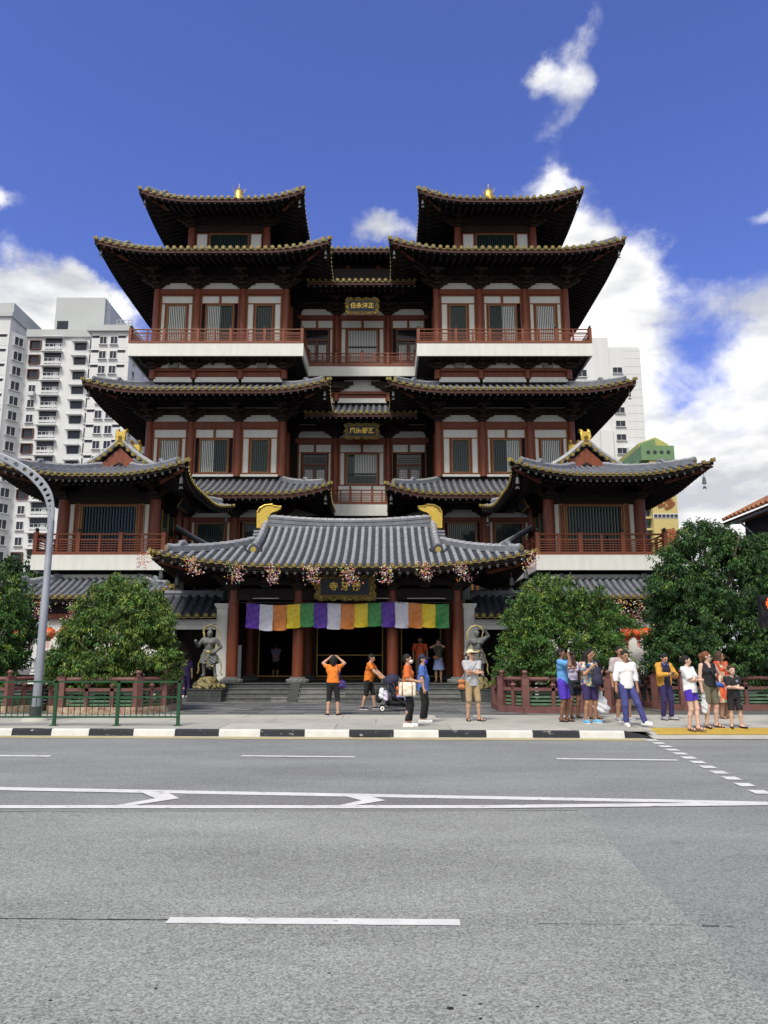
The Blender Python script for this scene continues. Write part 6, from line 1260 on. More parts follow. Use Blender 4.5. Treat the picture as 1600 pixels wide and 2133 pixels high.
    # --- hair
    ht, hm = hair; pr = [cp(Hd((0, .022, 1.638)), Hd((0, .022, 1.638)), .098 * hs), cp(Hd((0, .045, 1.60)), Hd((0, .045, 1.57)), .080 * hs, .065 * hs)]; sb = [cp(Hd((0, -.125, 1.585)), Hd((0, -.135, 1.54)), .105 * hs, .12 * hs)]
    if ht == 'bob': pr += [cp(Hd((q * .06, .03, 1.60)), Hd((q * .065, .025, 1.50)), .058 * hs, .045 * hs) for q in (1, -1)] + [cp(Hd((0, .06, 1.58)), Hd((0, .065, 1.49)), .075 * hs, .07 * hs)]
    if ht == 'long': pr += [cp(Hd((q * .062, .03, 1.60)), Hd((q * .085, .02, 1.36)), .056, .045) for q in (1, -1)] + [cp(Hd((0, .06, 1.58)), Hd((0, .08, 1.30)), .078, .075)]
    if ht == 'bun': pr += [cp(Hd((0, .115, 1.64)), Hd((0, .13, 1.60)), .045, .04)]
    if ht == 'pony': pr += [cp(Hd((0, .10, 1.66)), Hd((0, .135, 1.63)), .035, .04), cp(Hd((0, .14, 1.62)), Hd((0, .12, 1.47)), .042, .022)]
    if ht == 'curly': pr += [cp(Hd((.07 * math.cos(a), .02 + .06 * math.sin(a), 1.685 + .02 * math.sin(3 * a))), Hd((.07 * math.cos(a), .02 + .06 * math.sin(a), 1.69)), .042) for a in range(6)]
    blob('hair', pr, hm, root, .0105, k=.018, subs=sb, wob=(.003, 90))
    if beard: blob('beard', [cp(Hd((-.05, -.045, 1.54)), Hd((.05, -.045, 1.54)), .034), cp(Hd((0, -.075, 1.525)), Hd((0, -.07, 1.495)), .038, .03)], 'hair_black', root, .01)
    if mask: blob('face_mask', [cp(Hd((-.025, -.078, 1.555)), Hd((.025, -.078, 1.555)), .045 * hs), cp(Hd((0, -.095, 1.57)), Hd((0, -.085, 1.53)), .035, .03)], mask, root, .010)
    if glasses:
        m = MB()
        for q in (1, -1): m.ball(Hd((q * .036, -.10, 1.605)), .024, 8, 0, (1.1, .9, .8)); m.tube([Hd((q * .06, -.092, 1.61)), Hd((q * .092, .01, 1.612))], .004, 4)
        m.tube([Hd((-.03, -.112, 1.61)), Hd((.03, -.112, 1.61))], .004, 4); child('sunglasses', m.mesh('sunglasses', 'black', 40), root)
    if cap:
        blob('cap', [cp(Hd((0, .018, 1.642)), Hd((0, .018, 1.642)), .106)], cap, root, .01, cuts=[(Hd((0, 0, 1.638)), tuple(Hd((0, 0, 1.5)) - Hd((0, 0, 1.6)) * 1.0) if 0 else (0, 0, -1))]); blob('cap_brim', [cp(Hd((-.03, -.10, 1.648)), Hd((.03, -.10, 1.648)), .062, S=(1, 1, .16)), cp(Hd((-.02, -.14, 1.640)), Hd((.02, -.14, 1.640)), .045, S=(1, 1, .18))], cap, root, .009)
    root['_arm'] = 0; del root['_arm']
    M = Matrix.Translation((X, Y, z)) @ Matrix.Rotation(R(face), 4, 'Z') @ Matrix.Scale(s, 4)
    PW[label] = lambda p: M @ Vector(p)
    return root, (lambda p: M @ Vector(p)), {q: M @ Vector(arm[q][2]) for q in (1, -1)}, s
PW = {}
def top_mesh(name, b, mats, label, cat, smooth=40, group=None):      # b holds world coordinates
    c = np.mean(np.array(b.v), 0); c[2] = min(v[2] for v in b.v); b.v = [(v[0] - c[0], v[1] - c[1], v[2] - c[2]) for v in b.v]; o = bpy.data.objects.new(name, b.mesh(name, mats, smooth)); COL.objects.link(o); o.location = c; return tag(o, label, cat, group)
def soft(name, W_, pr, mats, label, cat, res=.014, k=.03, wob=(.005, 22), extra=None):   # soft bag shape in a wearer's frame
    V, Q = field(pr, res, k=k, wob=wob); b = MB(); b.v = [tuple(W_(v)) for v in V]; b.f = [tuple(q) for q in Q]; b.m = [0] * len(Q)
    if extra:
        for path, r, mi in extra: b.tube([W_(p) for p in path], r, 6, mi)
    return top_mesh(name, b, mats, label, cat, True)
# ---------------------------------------------------------------- the people
o, Wf, hd, s = person('woman in orange top and black capris seen from behind, photographing the temple', -1.41, 21.8, 1.61, 180, female=True, build=1.12, lh=(.13, -.27, 1.66), rh=(-.13, -.27, 1.66), le=(1, -.2, -.5), re=(-1, -.2, -.5), top=('c_orange', .55, .93, .012), bottom=('trousers', 'c_black', .36, .0), shoes=('flat', 'c_black'), hair=('bob', 'hair_black'), lf=(.15, 0), rf=(-.15, 0), fa=(25, -25), pitch=-8)
b = MB(); p = Wf((0, -.33, 1.70)); b.box(p.x - .08, p.x + .08, p.y - .006, p.y + .006, p.z - .04, p.z + .04); top_mesh('phone', b, 'black', 'dark phone held up by the woman in orange seen from behind', 'phone')
soft('shoulder_bag', Wf, [cp((-.20, -.02, .93), (-.30, -.05, .93), .075, .07), cp((-.22, -.02, .84), (-.30, -.05, .84), .09, .085)], ['c_purple', 'c_purple'], 'purple shoulder bag of the woman seen from behind', 'bag', extra=[([(-.22, -.05, .98), (-.17, .10, 1.2), (-.12, .06, 1.45), (-.10, -.04, 1.46), (-.20, -.10, 1.2), (-.27, -.06, .98)], .014, 1)])
o, Wf, hd, s = person('man in orange tee and black shorts pushing the stroller', -.48, 23.98, 1.66, 78, build=1.1, lh=(.20, -.47, 1.00), rh=(-.20, -.47, 1.00), le=(.5, .3, -.8), re=(-.5, .3, -.8), top=('c_orange', .62, .86, .016), bottom=('shorts', 'c_black', .47), shoes=('shoe', 'c_navy', 'shoe_white'), lf=(.09, -.20), rf=(-.09, .17), lean=(0, -.07), pitch=18, fa=(5, -5))
o, Wf, hd, s = person('woman in orange top and black trousers with white mask and canvas tote', .55, 18.2, 1.63, 82, female=True, build=1.05, rh=(-.20, -.25, 1.08), re=(-.4, .8, -.3), lh=(.2, -.15, .85), top=('c_orange2', .95, .90, .02), bottom=('trousers', 'c_black', .14, .012), shoes=('shoe', 'shoe_white'), hair=('short', 'hair_black'), mask='c_white', glasses=True, lf=(.08, -.04), rf=(-.07, .03), fa=(0, -6))
soft('tote_bag', Wf, [cp((-.255, -.17, z_), (-.255, .13, z_), .052) for z_ in (.78, .81, .84, .87, .90, .93, .96, .99, 1.01)], ['c_canvas', 'c_strap'], 'cream canvas tote with tan straps on the masked woman in orange', 'bag', extra=[([(-.32, .10, .75), (-.31, .10, 1.0), (-.22, .04, 1.30), (-.16, .0, 1.46), (-.2, -.06, 1.30), (-.31, -.14, 1.0), (-.32, -.14, .75)], .014, 1)])
person('man in blue checked shirt with navy cap and purple face mask', .95, 19.26, 1.62, 80, build=1.1, top=('c_check', .75, .80, .02), bottom=('trousers', 'c_black', .12, .0), shoes=('shoe', 'shoe_white'), cap='c_navy', mask='c_violet', lf=(.09, -.03), rf=(-.09, .03), fa=(0, -8), rh=(-.24, -.06, .80))
o, Wf, hd, s = person('man in grey tee, khaki shorts and beige cap standing with folded arms', 2.22, 19.83, 1.75, 14, rh=(.10, -.19, 1.16), lh=(-.12, -.22, 1.19), le=(.7, .1, -.8), re=(-.7, .1, -.8), top=('c_grey', .7, .84, .018), bottom=('shorts', 'c_khaki', .49), shoes=('sandal', 'c_black'), cap='c_cream', glasses=True, yaw=18, pitch=-12, lf=(.15, -.05), rf=(-.13, 0), fa=(45, -5))
soft('hip_bag', Wf, [cp((-.25, -.02, .95), (-.30, .02, .95), .055), cp((-.25, -.02, .82), (-.30, .02, .82), .065)], ['c_strap', 'c_grey'], 'orange brown hip bag of the man with folded arms and beige cap', 'bag', extra=[([(-.26, -.04, 1.0), (-.1, -.14, 1.2), (.08, -.10, 1.42), (.1, .05, 1.45), (-.1, .13, 1.2), (-.27, .05, 1.0)], .012, 1)])
o, Wf, hd, s = person('bearded man in orange polo shirt standing between the entrance columns', 1.44, 31.2, 1.78, -8, z=.75, skin='skin_tan', build=1.15, top=('c_polo', .72, .84, .016), bottom=('trousers', 'c_brown', .32, .0), beard=True, yaw=-35, pitch=-6, shoes=('sandal', 'c_black'), lh=(.26, .06, .88), rh=(-.26, .06, .88))
soft('backpack', Wf, [cp((0, .19, 1.05), (0, .19, 1.32), .14, .12, (1, .6, 1))], ['c_black', 'c_black'], 'black backpack on the bearded man in orange polo', 'backpack', extra=[([(q * .10, .14, 1.38), (q * .12, .02, 1.46), (q * .12, -.12, 1.34), (q * .14, -.10, 1.10), (q * .15, .1, 1.0)], .018, 1) for q in (1, -1)])
o, Wf, hd, s = person('woman in pale blue skirt on the entrance platform with hands at her face', 2.16, 31.0, 1.68, -12, z=.75, female=True, rh=(-.06, -.17, 1.50), lh=(.06, -.17, 1.52), le=(1, -.1, -.6), re=(-1, -.1, -.6), top=('c_teal', .3, .97, .0), bottom=('skirt', 'c_skirt', .50, .10), shoes=('sandal', 'c_black'), hair=('short', 'hair_brown'))
soft('hip_bag', Wf, [cp((-.13, -.20, 1.0), (-.02, -.21, .97), .06)], ['c_strap', 'c_strap'], 'dark red hip bag of the woman in pale blue skirt', 'bag', extra=[([(-.1, -.19, 1.02), (.08, -.13, 1.3), (.13, 0, 1.45), (.0, .14, 1.2), (-.15, .05, 1.05)], .01, 1)])
person('man in lavender blue shirt and dark shorts seen from behind inside the hall', -4.96, 35.8, 1.60, 180, z=.75, build=1.08, lh=(-.02, .16, .92), rh=(.02, .17, .90), le=(1, .3, 0), re=(-1, .3, 0), top=('c_lav', .8, .84, .02), bottom=('shorts', 'c_black', .46), shoes=('flat', 'c_black'))
o, Wf, hd, s = person('man in sky blue tee and violet shorts holding a camera to his face', 4.45, 19.6, 1.78, 62, skin='skin_dark', rh=(-.10, -.20, 1.53), lh=(.08, -.24, 1.55), re=(-.6, -.3, -1), le=(.6, -.3, -1), top=('c_sky', .72, .88, .014), bottom=('shorts', 'c_violet', .53), shoes=('sandal', 'c_black'), hair=('short', 'hair_black'), lf=(.08, -.05), rf=(-.09, .04))
b = MB(); p = Wf((0, -.20, 1.60)); b.ball(p, .06, 8, 0, (1.1, 1.1, .8)); b.tube([p, Wf((0, -.32, 1.61))], .04, 10); top_mesh('camera', b, 'black', 'black camera held by the man in sky blue tee', 'camera')
o, Wf, hd, s = person('woman in lilac tank top and navy shorts behind the man in sky blue', 4.98, 20.7, 1.70, 15, skin='skin_dark', female=True, top=('c_lilac', 0, .98, .0), bottom=('shorts', 'c_navy', .60), shoes=('sandal', 'c_black'), hair=('short', 'hair_black'), rh=(-.16, -.25, 1.30), re=(-1, 0, -.4), yaw=-8)
soft('camera_bag', Wf, [cp((-.06, -.19, .94), (.06, -.19, .94), .05), cp((-.06, -.19, .83), (.06, -.19, .83), .055)], ['c_black', 'c_black'], 'black camera bag on the woman in lilac tank top', 'bag', extra=[([(.06, -.17, 1.0), (.1, -.12, 1.3), (.12, 0, 1.45), (-.02, .12, 1.2), (-.14, -.02, 1.0)], .012, 1)])
o, Wf, hd, s = person('woman in floral shirt and navy shorts with bright blue trainers', 4.98, 19.12, 1.71, 22, skin='skin_tan', female=True, build=1.1, rh=(-.04, -.20, 1.34), re=(-.8, 0, -.9), lh=(.28, -.06, .80), top=('c_floral', .75, .88, .022), bottom=('shorts', 'c_darkpurple', .56), shoes=('shoe', 'shoe_blue', 'shoe_white'), hair=('long', 'hair_black'), yaw=35, lf=(.15, 0), rf=(-.14, 0))
soft('backpack', Wf, [cp((.07, -.24, 1.02), (.09, -.22, 1.24), .145, .11, (1, .75, 1)), cp((.08, -.30, .98), (.08, -.31, 1.08), .09, .08)], ['c_navy', 'c_navy'], 'navy backpack worn on the front by the woman in floral shirt', 'backpack', extra=[([(q * .11 + .02, -.16, 1.32), (q * .12, -.05, 1.45), (q * .12, .08, 1.40)], .02, 1) for q in (1, -1)])
p = hd[1]; V, Q = field([cp((0, 0, -.12), (0, 0, -.30), .05, .13, (1.1, .6, 1)), cp((-.06, 0, -.42), (.07, 0, -.46), .14, .13, (1, .6, 1)), cp((0, 0, -.02), (0, 0, -.14), .015, .05)], .016, wob=(.012, 24)); b = MB(); b.v = [(v[0] + p.x + .02, v[1] + p.y, v[2] + p.z - .06) for v in V]; b.f = [tuple(q) for q in Q]; b.m = [0] * len(Q); top_mesh('plastic_bag', b, 'plastic', 'large white plastic bag hanging beside the woman in floral shirt', 'plastic bag', True)
person('man in black tee with hand on hip behind the woman in floral shirt', 5.42, 20.5, 1.78, 28, skin='skin_tan', build=1.05, lh=(.20, -.04, 1.02), le=(1, .25, 0), top=('c_black', .8, .86, .016), bottom=('shorts', 'c_black', .52), shoes=('sandal', 'c_black'), yaw=20)
person('man in white rolled sleeve shirt and blue jeans standing legs apart', 5.62, 18.25, 1.71, 8, skin='skin_tan', top=('c_white', 1.42, .86, .014), bottom=('trousers', 'c_jean', .10, .0), shoes=('shoe', 'shoe_white'), lf=(.34, -.16), rf=(-.04, .02), fa=(30, -8), rh=(-.29, -.06, .80), lh=(.25, -.06, .80), yaw=4, pitch=6)
o, Wf, hd, s = person('man in fine patterned shirt and dark shorts behind the man in white shirt', 5.95, 19.7, 1.83, 12, skin='skin_tan', build=1.08, top=('c_print', .95, .86, .018), bottom=('shorts', 'c_black', .52), shoes=('shoe', 'shoe_grey', 'shoe_white'), lh=(.30, -.02, 1.05), le=(1, .6, 0), lf=(.16, 0), rf=(-.14, 0))
soft('duffel_bag', Wf, [cp((.33, -.06, 1.03), (.40, .12, .98), .10, .10), cp((.34, -.06, .90), (.40, .12, .88), .12, .12)], ['c_navy', 'c_black'], 'navy and black duffel bag carried by the man in patterned shirt', 'bag', extra=[([(.34, -.1, 1.1), (.2, -.13, 1.3), (.14, -.03, 1.46), (.16, .1, 1.4), (.38, .12, 1.08)], .022, 1)])
o, Wf, hd, s = person('man in mustard jacket and purple trousers looking at his phone', 7.19, 20.14, 1.66, 20, lh=(.07, -.27, 1.20), rh=(-.06, -.27, 1.19), le=(.9, .3, -.6), re=(-.9, .3, -.6), top=('c_navy', .0001, .90, .004), bottom=('trousers', 'c_darkpurple', .10, .0), shoes=('shoe', 'shoe_grey', 'c_black'), pitch=24, lf=(.13, -.02), rf=(-.10, .02), fa=(25, -10))
blob('jacket', [cp((q * .10, .02, .90), (q * .115, .015, 1.30), .105, .10, (1, 1.15, 1)) for q in (1, -1)] + [cp((q * .10, .02, 1.38), (q * .19, 0, 1.40), .075, .078) for q in (1, -1)] + [x for q, e, w_ in ((1, *ik((.182, 0, 1.405), (.07, -.27, 1.20), .285, .255, (.9, .3, -.6))), (-1, *ik((-.182, 0, 1.405), (-.06, -.27, 1.19), .285, .255, (-.9, .3, -.6)))) for x in (cp((q * .182, 0, 1.405), e, .076, .066), cp(e, w_ - (w_ - e) * .08, .064, .048, flat=True))] + [cp((0, .10, 1.42), (0, .13, 1.34), .09, .08)], 'c_mustard', o, .0135, k=.025, subs=[cp((0, -.16, .80), (0, -.14, 1.46), .10, .085, (1, 1.2, 1)), cp((0, -.03, 1.52), (0, -.03, 1.47), .085)], cuts=[((0, 0, .86), (0, 0, -1))], wob=(.005, 24))
blob('collar', [cp((q * .05, -.04, 1.47), (q * .055, -.10, 1.42), .022) for q in (1, -1)], 'c_blue', o, .01)
b = MB(); p = Wf((0, -.36, 1.22)); b.box(p.x - .04, p.x + .04, p.y - .03, p.y + .03, p.z - .01, p.z + .015); top_mesh('phone', b, 'black', 'phone in the hands of the man in mustard jacket', 'phone')
o, Wf, hd, s = person('woman in white tee and short violet shorts with folded arms', 6.85, 17.62, 1.63, 42, z=.122, skin='skin_pale', female=True, rh=(.10, -.20, 1.15), lh=(-.13, -.23, 1.17), le=(.7, .1, -.8), re=(-.7, .1, -.8), top=('c_white', .85, .86, .032), bottom=('shorts', 'c_violet', .68), shoes=('sandal', 'c_brown'), hair=('bun', 'hair_black'), yaw=35, lf=(.03, -.12), rf=(-.06, .05), fa=(10, -10), lean=(-.03, .03))
m_ = MB(); c_ = Wf((-.03, .15, 1.65)); [m_.ball(c_ + Vector((random.uniform(-.03, .03), random.uniform(-.03, .03), random.uniform(-.05, .06))), .022, 6) for _ in range(7)]; top_mesh('hair_clip', m_, 'c_mustard', 'yellow claw clip in the hair of the woman in white tee', 'hair clip')
o, Wf, hd, s = person('woman in black tank top and olive shorts with sunglasses', 7.42, 17.98, 1.69, 18, skin='skin_pale', female=True, build=1.12, top=('c_black', 0, .92, .01), bottom=('shorts', 'c_olive', .54), shoes=('sandal', 'c_black'), hair=('pony', 'hair_auburn'), glasses=True, yaw=48, lh=(.22, -.10, .98), le=(1, .3, -.2), rh=(-.26, -.06, .80), lf=(.14, 0), rf=(-.14, 0), fa=(30, -5))
soft('waist_bag', Wf, [cp((.10, -.20, .98), (.24, -.17, .94), .058, .05)], ['c_blue', 'c_navy'], 'blue crossbody pouch on the woman in black tank top', 'bag', extra=[([(.12, -.20, 1.02), (-.02, -.17, 1.25), (-.12, -.04, 1.46), (-.08, .13, 1.3), (.18, .1, 1.02)], .02, 1)])
p = hd[-1]; V, Q = field([cp((0, 0, -.10), (0, 0, -.28), .04, .07, (1, .6, 1)), cp((0, 0, -.30), (.01, 0, -.42), .075, .07, (1, .6, 1)), cp((0, 0, 0), (0, 0, -.12), .012, .04)], .014, wob=(.01, 28)); b = MB(); b.v = [(v[0] + p.x + .03, v[1] + p.y, v[2] + p.z - .06) for v in V]; b.f = [tuple(q) for q in Q]; b.m = [0] * len(Q); top_mesh('plastic_bag', b, 'plastic', 'small grey plastic bag held by the woman in black tank top', 'plastic bag', True)
person('long haired woman in red floral dress behind the boy in black', 8.85, 20.6, 1.72, 30, skin='skin_tan', female=True, build=1.05, top=('c_dress', 1.3, .96, .03), bottom=('skirt', 'c_dress', .42, .12), shoes=('sandal', 'c_brown'), hair=('long', 'hair_brown'), yaw=38, glasses=True)
o, Wf, hd, s = person('boy in black football kit with folded arms', 7.93, 17.9, 1.34, -6, skin='skin_pale', hs=1.18, rh=(.11, -.20, 1.13), lh=(-.12, -.23, 1.16), le=(.7, .1, -.8), re=(-.7, .1, -.8), top=('c_black', .75, .82, .024), bottom=('shorts', 'c_black', .50), shoes=('flat', 'black'), hair=('curly', 'hair_brown'), lf=(.16, 0), rf=(-.12, 0), fa=(35, -10), yaw=8)
me = text_mesh('10', .10, .002, .004); me.materials.clear(); me.materials.append(MT['c_white']); t = bpy.data.objects.new('number_print', me); COL.objects.link(t); t.parent = o; t.location = (.13, -.118, .66); t.rotation_euler = (R(90), 0, R(12))
for q in (1, -1):
    m_ = MB()
    for k in range(3): m_.tube([(q * (.10 + .03 * k), -.035, 1.475), (q * (.135 + .035 * k), .0, 1.47 - .012 * k)], .006, 4)
    child('shoulder_stripes', m_.mesh('shoulder_stripes', 'c_white'), o)
m_ = MB(); m_.tube([(.085, -.135, 1.33), (.085, -.142, 1.33)], .028, 10, 0); m_.tube([(.085, -.142, 1.33), (.085, -.145, 1.33)], .016, 8, 1); child('crest', m_.mesh('crest', ['c_lilac', 'c_black']), o)
person('person in dark purple clothes in the shade behind the left statue', -7.9, 31.4, 1.68, 170, top=('c_darkpurple', .8, .84, .02), bottom=('trousers', 'c_darkpurple', .1, 0), shoes=('shoe', 'shoe_white'))
person('person in grey jacket and jeans half hidden beside the right statue', 4.42, 28.3, 1.62, 60, top=('c_grey', 1.8, .86, .02), bottom=('trousers', 'c_jean', .1, 0), shoes=('shoe', 'shoe_white'), rh=(-.2, -.2, 1.0))
# ---------------------------------------------------------------- stroller with child
ST = empty('stroller', (.35, 23.5, .15), 'dark folding stroller with grey canopy and white wheels', 'stroller')
def wl(p): return (p[0] + .35, p[1] + 23.5, p[2] + .15)
for x, y in ((-.40, -.22), (-.40, .22), (.38, -.2), (.38, .2)):
    b = MB(); n = 16; b.tube([wl((x, y - .02, .09)), wl((x, y + .02, .09))], .09, n, 0); w_ = b.build('wheel', 'black', ST, 40); b = MB(); b.tube([wl((x, y - .028, .09)), wl((x, y + .028, .09))], .066, n, 0); b.build('rim', 'shoe_white', w_, 40); b = MB(); b.tube([wl((x, y - .034, .09)), wl((x, y + .034, .09))], .022, 8, 0); b.build('hub', 'metal_dark', w_, 40)
for y in (-.22, .22):
    for path in ([(-.42, y, .95), (-.18, y, .55), (.38, y, .14)], [(-.40, y, .10), (-.05, y, .5), (.05, y, .62)], [(-.40, y, .09), (.38, y, .12)]): b = MB(); b.tube([wl(p) for p in path], .014, 6); b.build('frame_tube', 'metal_dark', ST, 40)
b = MB(); b.tube([wl(p) for p in [(-.42, -.22, .95), (-.50, -.18, .99), (-.50, .18, .99), (-.42, .22, .95)]], .018, 8); b.build('handle', 'c_strap', ST, 40)
def sblob(name, pr, m, **kw): V, Q = field(pr, .015, **kw); b = MB(); b.v = [wl(v) for v in V]; b.f = [tuple(q) for q in Q]; b.m = [0] * len(Q); b.build(name, m, ST, True)
sblob('seat', [cp((-.16, 0, .74), (-.02, 0, .42), .19, .19, (.25, 1, 1)), cp((-.02, 0, .40), (.24, 0, .40), .19, .19, (1, 1, .25))], 'c_navy', k=.03); sblob('canopy', [cp((-.17, 0, .84), (-.09, 0, .88), .21, .21)], 'c_navy', subs=[cp((-.08, 0, .72), (.2, 0, .66), .215, .3)], cuts=[(wl((0, 0, 0)), (0, 0, 0)) if 0 else ((0, 0, .78), (0, 0, -1))]); sblob('basket', [cp((-.2, 0, .24), (.26, 0, .24), .12, .12, (1, 1.5, .8))], 'c_black', wob=(.006, 18))
sblob('hanging_bag', [cp((-.42, -.27, .62), (-.42, -.27, .42), .07, .085, (1, .6, 1))], 'plastic', wob=(.008, 25)); sblob('hanging_bag', [cp((-.30, -.29, .56), (-.30, -.29, .36), .055, .065, (1, .6, 1))], 'c_lilac', wob=(.008, 25)); sblob('hanging_bag', [cp((-.5, -.1, .55), (-.5, -.1, .36), .1, .12, (.8, 1, 1))], 'c_black', wob=(.008, 25))
o, Wf, hd, s = person('toddler in orange shirt drinking from a bottle in the stroller', .42, 23.4, .88, 75, z=.12, hs=1.55, lh=(.06, -.20, 1.36), rh=(-.06, -.20, 1.36), le=(.6, -.1, -1), re=(-.6, -.1, -1), top=('c_orange2', .7, .86, .02), bottom=('shorts', 'c_lav', .5), shoes=('flat', 'c_lilac'), lf=(.10, -.55, .50), rf=(-.10, -.55, .45), hair=('bob', 'hair_black'), pitch=-8)
b = MB(); b.tube([Wf((0, -.19, 1.50)), Wf((0, -.34, 1.44))], [.03, .05], 10); top_mesh('baby_bottle', b, 'c_white', 'white bottle at the mouth of the toddler', 'bottle')
# ---------------------------------------------------------------- guardian statues
def guardian(s, label):
    x0 = XW(s, 4.92); P = empty('guardian_statue', (x0, 28.7, .15), label, 'statue', 'guardian statues flanking the entrance steps')
    X0, Y0 = x0, 28.7; pl = MB()
    for i in range(4):
        for k in range(2):
            b = MB(); b.box(X0 - .62 + .31 * i + .004, X0 - .62 + .31 * (i + 1) - .004, Y0 - .6, Y0 + .6, .15 + .21 * k + .003, .15 + .21 * (k + 1) - .003); b.build('plinth_block', 'stone_dark', P)
    MB().box(X0 - .64, X0 + .64, Y0 - .62, Y0 + .62, .572, .60).build('plinth_cap', 'stone_dark', P)
    rng = np.random.default_rng(5 if s < 0 else 6); pr = [cp((0, 0, .50), (0, 0, .72), .48, .34, (1, .9, .55))] + [cp((rng.uniform(-.45, .45), rng.uniform(-.42, .3), rng.uniform(.48, .78)),) * 1 for _ in ()]
    for _ in range(26): a = rng.uniform(0, 6.28); r = rng.uniform(.2, .46); q = (r * math.cos(a), r * .85 * math.sin(a), rng.uniform(.47, .60) + (.46 - r) * .6); pr.append(cp(q, (q[0] + rng.uniform(-.1, .1), q[1], q[2] + rng.uniform(-.03, .05)), rng.uniform(.07, .13)))
    V, Q = field(pr, .022, k=.03, cuts=[((0, 0, .45), (0, 0, -1)), ((0, 0, .88), (0, 0, 1))], wob=(.02, 22)); o = child('rock_base', np_mesh('rock_base', V, Q, 'rock_gold'), P)
    z = .88; k = s        # body: wide stance, muscular torso, one arm bent and one raised
    def S(x, y, zz): return (-k * x * 1.0, y, z + zz)
    hipL, hipR = S(-.10, 0, .82), S(.12, 0, .82); fl, fr = S(-.17, 0, .06), S(.26, -.05, .06)
    body = [cp(hipL, S(-.17, -.05, .44), .105, .075), cp(S(-.17, -.05, .44), fl, .072, .05), cp(hipR, S(.20, -.10, .44), .105, .075), cp(S(.20, -.10, .44), fr, .072, .05), cp(fl, S(-.20, -.16, .03), .05, .04), cp(fr, S(.33, -.18, .03), .05, .04), cp(S(-.08, 0, .86), S(.08, 0, .86), .13, S=(1, .85, 1)), cp(S(0, -.02, .92), S(-.01, -.02, 1.12), .145, .16, (1, .8, 1)), cp(S(-.12, -.02, 1.25), S(.10, -.02, 1.25), .145, S=(1, .85, 1)), cp(S(-.22, 0, 1.33), S(.2, 0, 1.33), .085)]
    body += [cp(S(q * .075 - .01, -.12, 1.22), S(q * .09 - .01, -.115, 1.20), .072) for q in (1, -1)] + [cp(S(q * .04 - .01, -.125, zz), S(q * .045 - .01, -.125, zz), .038) for q in (1, -1) for zz in (1.10, 1.03, .96)]
    if s < 0: body += [cp(S(-.25, 0, 1.32), S(-.40, -.04, 1.12), .082, .068), cp(S(-.40, -.04, 1.12), S(-.46, -.16, 1.22), .065, .05), cp(S(-.46, -.16, 1.22), S(-.47, -.2, 1.28), .055, .06), cp(S(.24, 0, 1.32), S(.40, .02, 1.06), .082, .068), cp(S(.40, .02, 1.06), S(.20, -.14, .86), .064, .05), cp(S(.20, -.14, .86), S(.14, -.17, .85), .06)]
    else: body += [cp(S(-.25, 0, 1.32), S(-.42, -.02, 1.46), .082, .07), cp(S(-.42, -.02, 1.46), S(-.30, -.10, 1.66), .066, .05), cp(S(-.30, -.10, 1.66), S(-.28, -.12, 1.72), .06), cp(S(.24, 0, 1.32), S(.40, 0, 1.08), .082, .068), cp(S(.40, 0, 1.08), S(.44, -.08, .84), .062, .05), cp(S(.44, -.08, .84), S(.45, -.1, .78), .06)]
    body += [cp(S(0, -.01, 1.36), S(0, -.03, 1.46), .075), cp(S(0, -.02, 1.56), S(0, -.02, 1.56), .108), cp(S(0, -.07, 1.50), S(0, -.08, 1.47), .07, .06), cp(S(0, -.13, 1.55), S(0, -.145, 1.525), .02, .026), cp(S(-.05, -.10, 1.585), S(.05, -.10, 1.585), .024), cp(S(0, .01, 1.66), S(0, .02, 1.76), .06, .045)]
    V, Q = field(body, .0135, k=.028); child('figure', np_mesh('figure', V, Q, 'statue'), P)
    robe = [cp(hipL, S(-.19, -.03, .45), .13, .15, flat=True), cp(hipR, S(.23, -.06, .46), .13, .16, flat=True), cp(S(0, -.08, .85), S(.04, -.10, .36), .11, .10), cp(S(-.09, 0, .88), S(.09, 0, .88), .15, S=(1, .85, 1)), cp(S(.05, .08, .8), S(.05, .10, .40), .15, .17)]
    V, Q = field(robe, .0145, k=.03, wob=(.012, 34)); child('robe', np_mesh('robe', V, Q, 'statue'), P)
    b = MB(); b.tube([S(.14 * math.cos(a) * 1.15, -.02 - .13 * math.sin(a), .90 + .03 * math.cos(3 * a)) for a in [2 * math.pi * i / 16 for i in range(17)]], .032, 8); b.ball(S(0, -.17, .88), .06, 8, 0, (1.4, .7, 1)); b.build('girdle', 'scarf', P, True) if False else child('girdle', b.mesh('girdle', 'scarf', True), P)
    sc = [[S(-.18, .02, 1.30), S(-.22, .06, 1.48), S(-.26, .08, 1.64), S(-.18, .08, 1.80), S(0, .08, 1.86), S(.2, .08, 1.80), S(.33, .08, 1.62), S(.34, .06, 1.42), S(.26, .0, 1.22), S(.22, -.06, 1.0), S(.16, -.13, .90)], [S(-.15, -.05, .92), S(-.26, -.02, .80), S(-.30, .0, .62), S(-.38, .0, .42), S(-.36, 0, .24), S(-.40, -.02, .10)], [S(.16, -.08, .88), S(.30, .0, .74), S(.42, .03, .52), S(.47, .02, .28), S(.43, .0, .16), S(.50, -.02, .06)], [S(.0, -.16, .84), S(-.05, -.17, .66), S(.0, -.18, .50), S(.10, -.18, .40), S(.20, -.16, .36)], [S(-.20, -.13, .50), S(-.12, -.16, .46), S(-.05, -.15, .50)]]
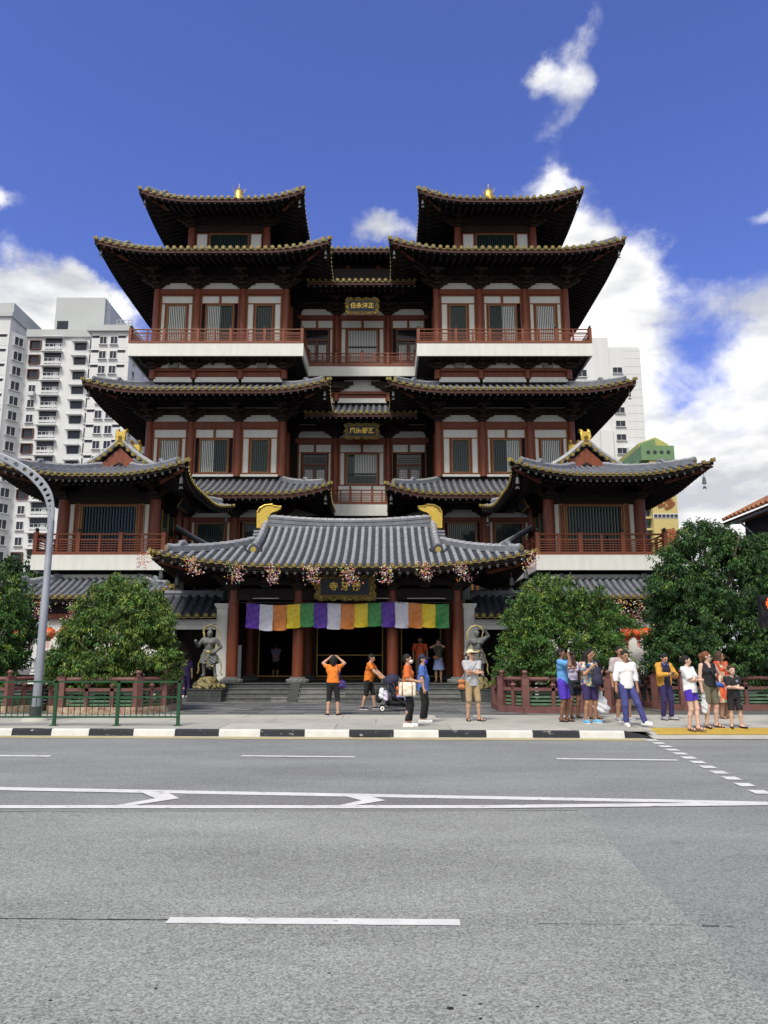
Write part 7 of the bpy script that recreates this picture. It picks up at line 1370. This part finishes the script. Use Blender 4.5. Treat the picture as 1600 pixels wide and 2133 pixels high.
    for i, p in enumerate(sc):
        b = MB(); d = []
        for j in range(len(p) - 1):
            for t in (0, .33, .66): d.append(tuple(p[j][q] + (p[j + 1][q] - p[j][q]) * t for q in range(3)))
        d.append(p[-1]); b.tube(d, [.045 if i < 3 else .028] * (len(d) - 1) + [.05], 8, 0, squash=.45); child('scarf', b.mesh('scarf', 'scarf', True), P)
guardian(-1, 'grey stone guardian statue on a gilded rock, left of the entrance steps'); guardian(1, 'grey stone guardian statue with raised arm, right of the entrance steps')
# ---------------------------------------------------------------- clothes stall behind the wide planter, notice stand
CR = empty('clothes_rack', (13.0, 27.8, .15), 'rack of hanging clothes under the large dark tree at right', 'clothes rack')
for x in (11.4, 14.4): b = MB(); b.tube([(x, 27.8, .15), (x, 27.8, 1.85)], .02, 6); b.build('upright', 'metal_grey', CR)
b = MB(); b.tube([(11.3, 27.8, 1.82), (14.5, 27.8, 1.82)], .018, 6); b.build('hanging_bar', 'metal_grey', CR)
random.seed(9)
for i, m_ in enumerate(['c_white', 'c_teal', 'green_rail', 'green_rail', 'c_cream', 'c_white', 'c_black', 'c_white', 'c_blue', 'c_canvas']):
    x = 11.75 + i * .27; g = empty('hanging_garment', (x, 27.75 + random.uniform(-.1, .1), .9), ['white', 'dark', 'dark green', 'green', 'cream', 'plain white', 'black', 'pale white', 'blue', 'canvas coloured'][i] + ' garment hanging on the rack, number %s from its left end' % ['one', 'two', 'three', 'four', 'five', 'six', 'seven', 'eight', 'nine', 'ten'][i], 'garment', 'garments on the clothes rack')
    blob('cloth', [cp((-.12, 0, .72), (.12, 0, .72), .05, S=(1, 1, 1)), cp((0, 0, .1), (0, 0, .70), .17, .15, (1, .35, 1)), cp((.15, 0, .70), (.24, 0, .5), .05), cp((-.15, 0, .70), (-.24, 0, .5), .05)], m_, g, .018, wob=(.008, 26))
b = MB(); b.box(-5.88, -5.62, 30.75, 30.80, .75, 2.2); top_mesh('notice_board', b, 'c_grey', 'tall pale grey notice panel beside the leftmost entrance column', 'notice board', None)
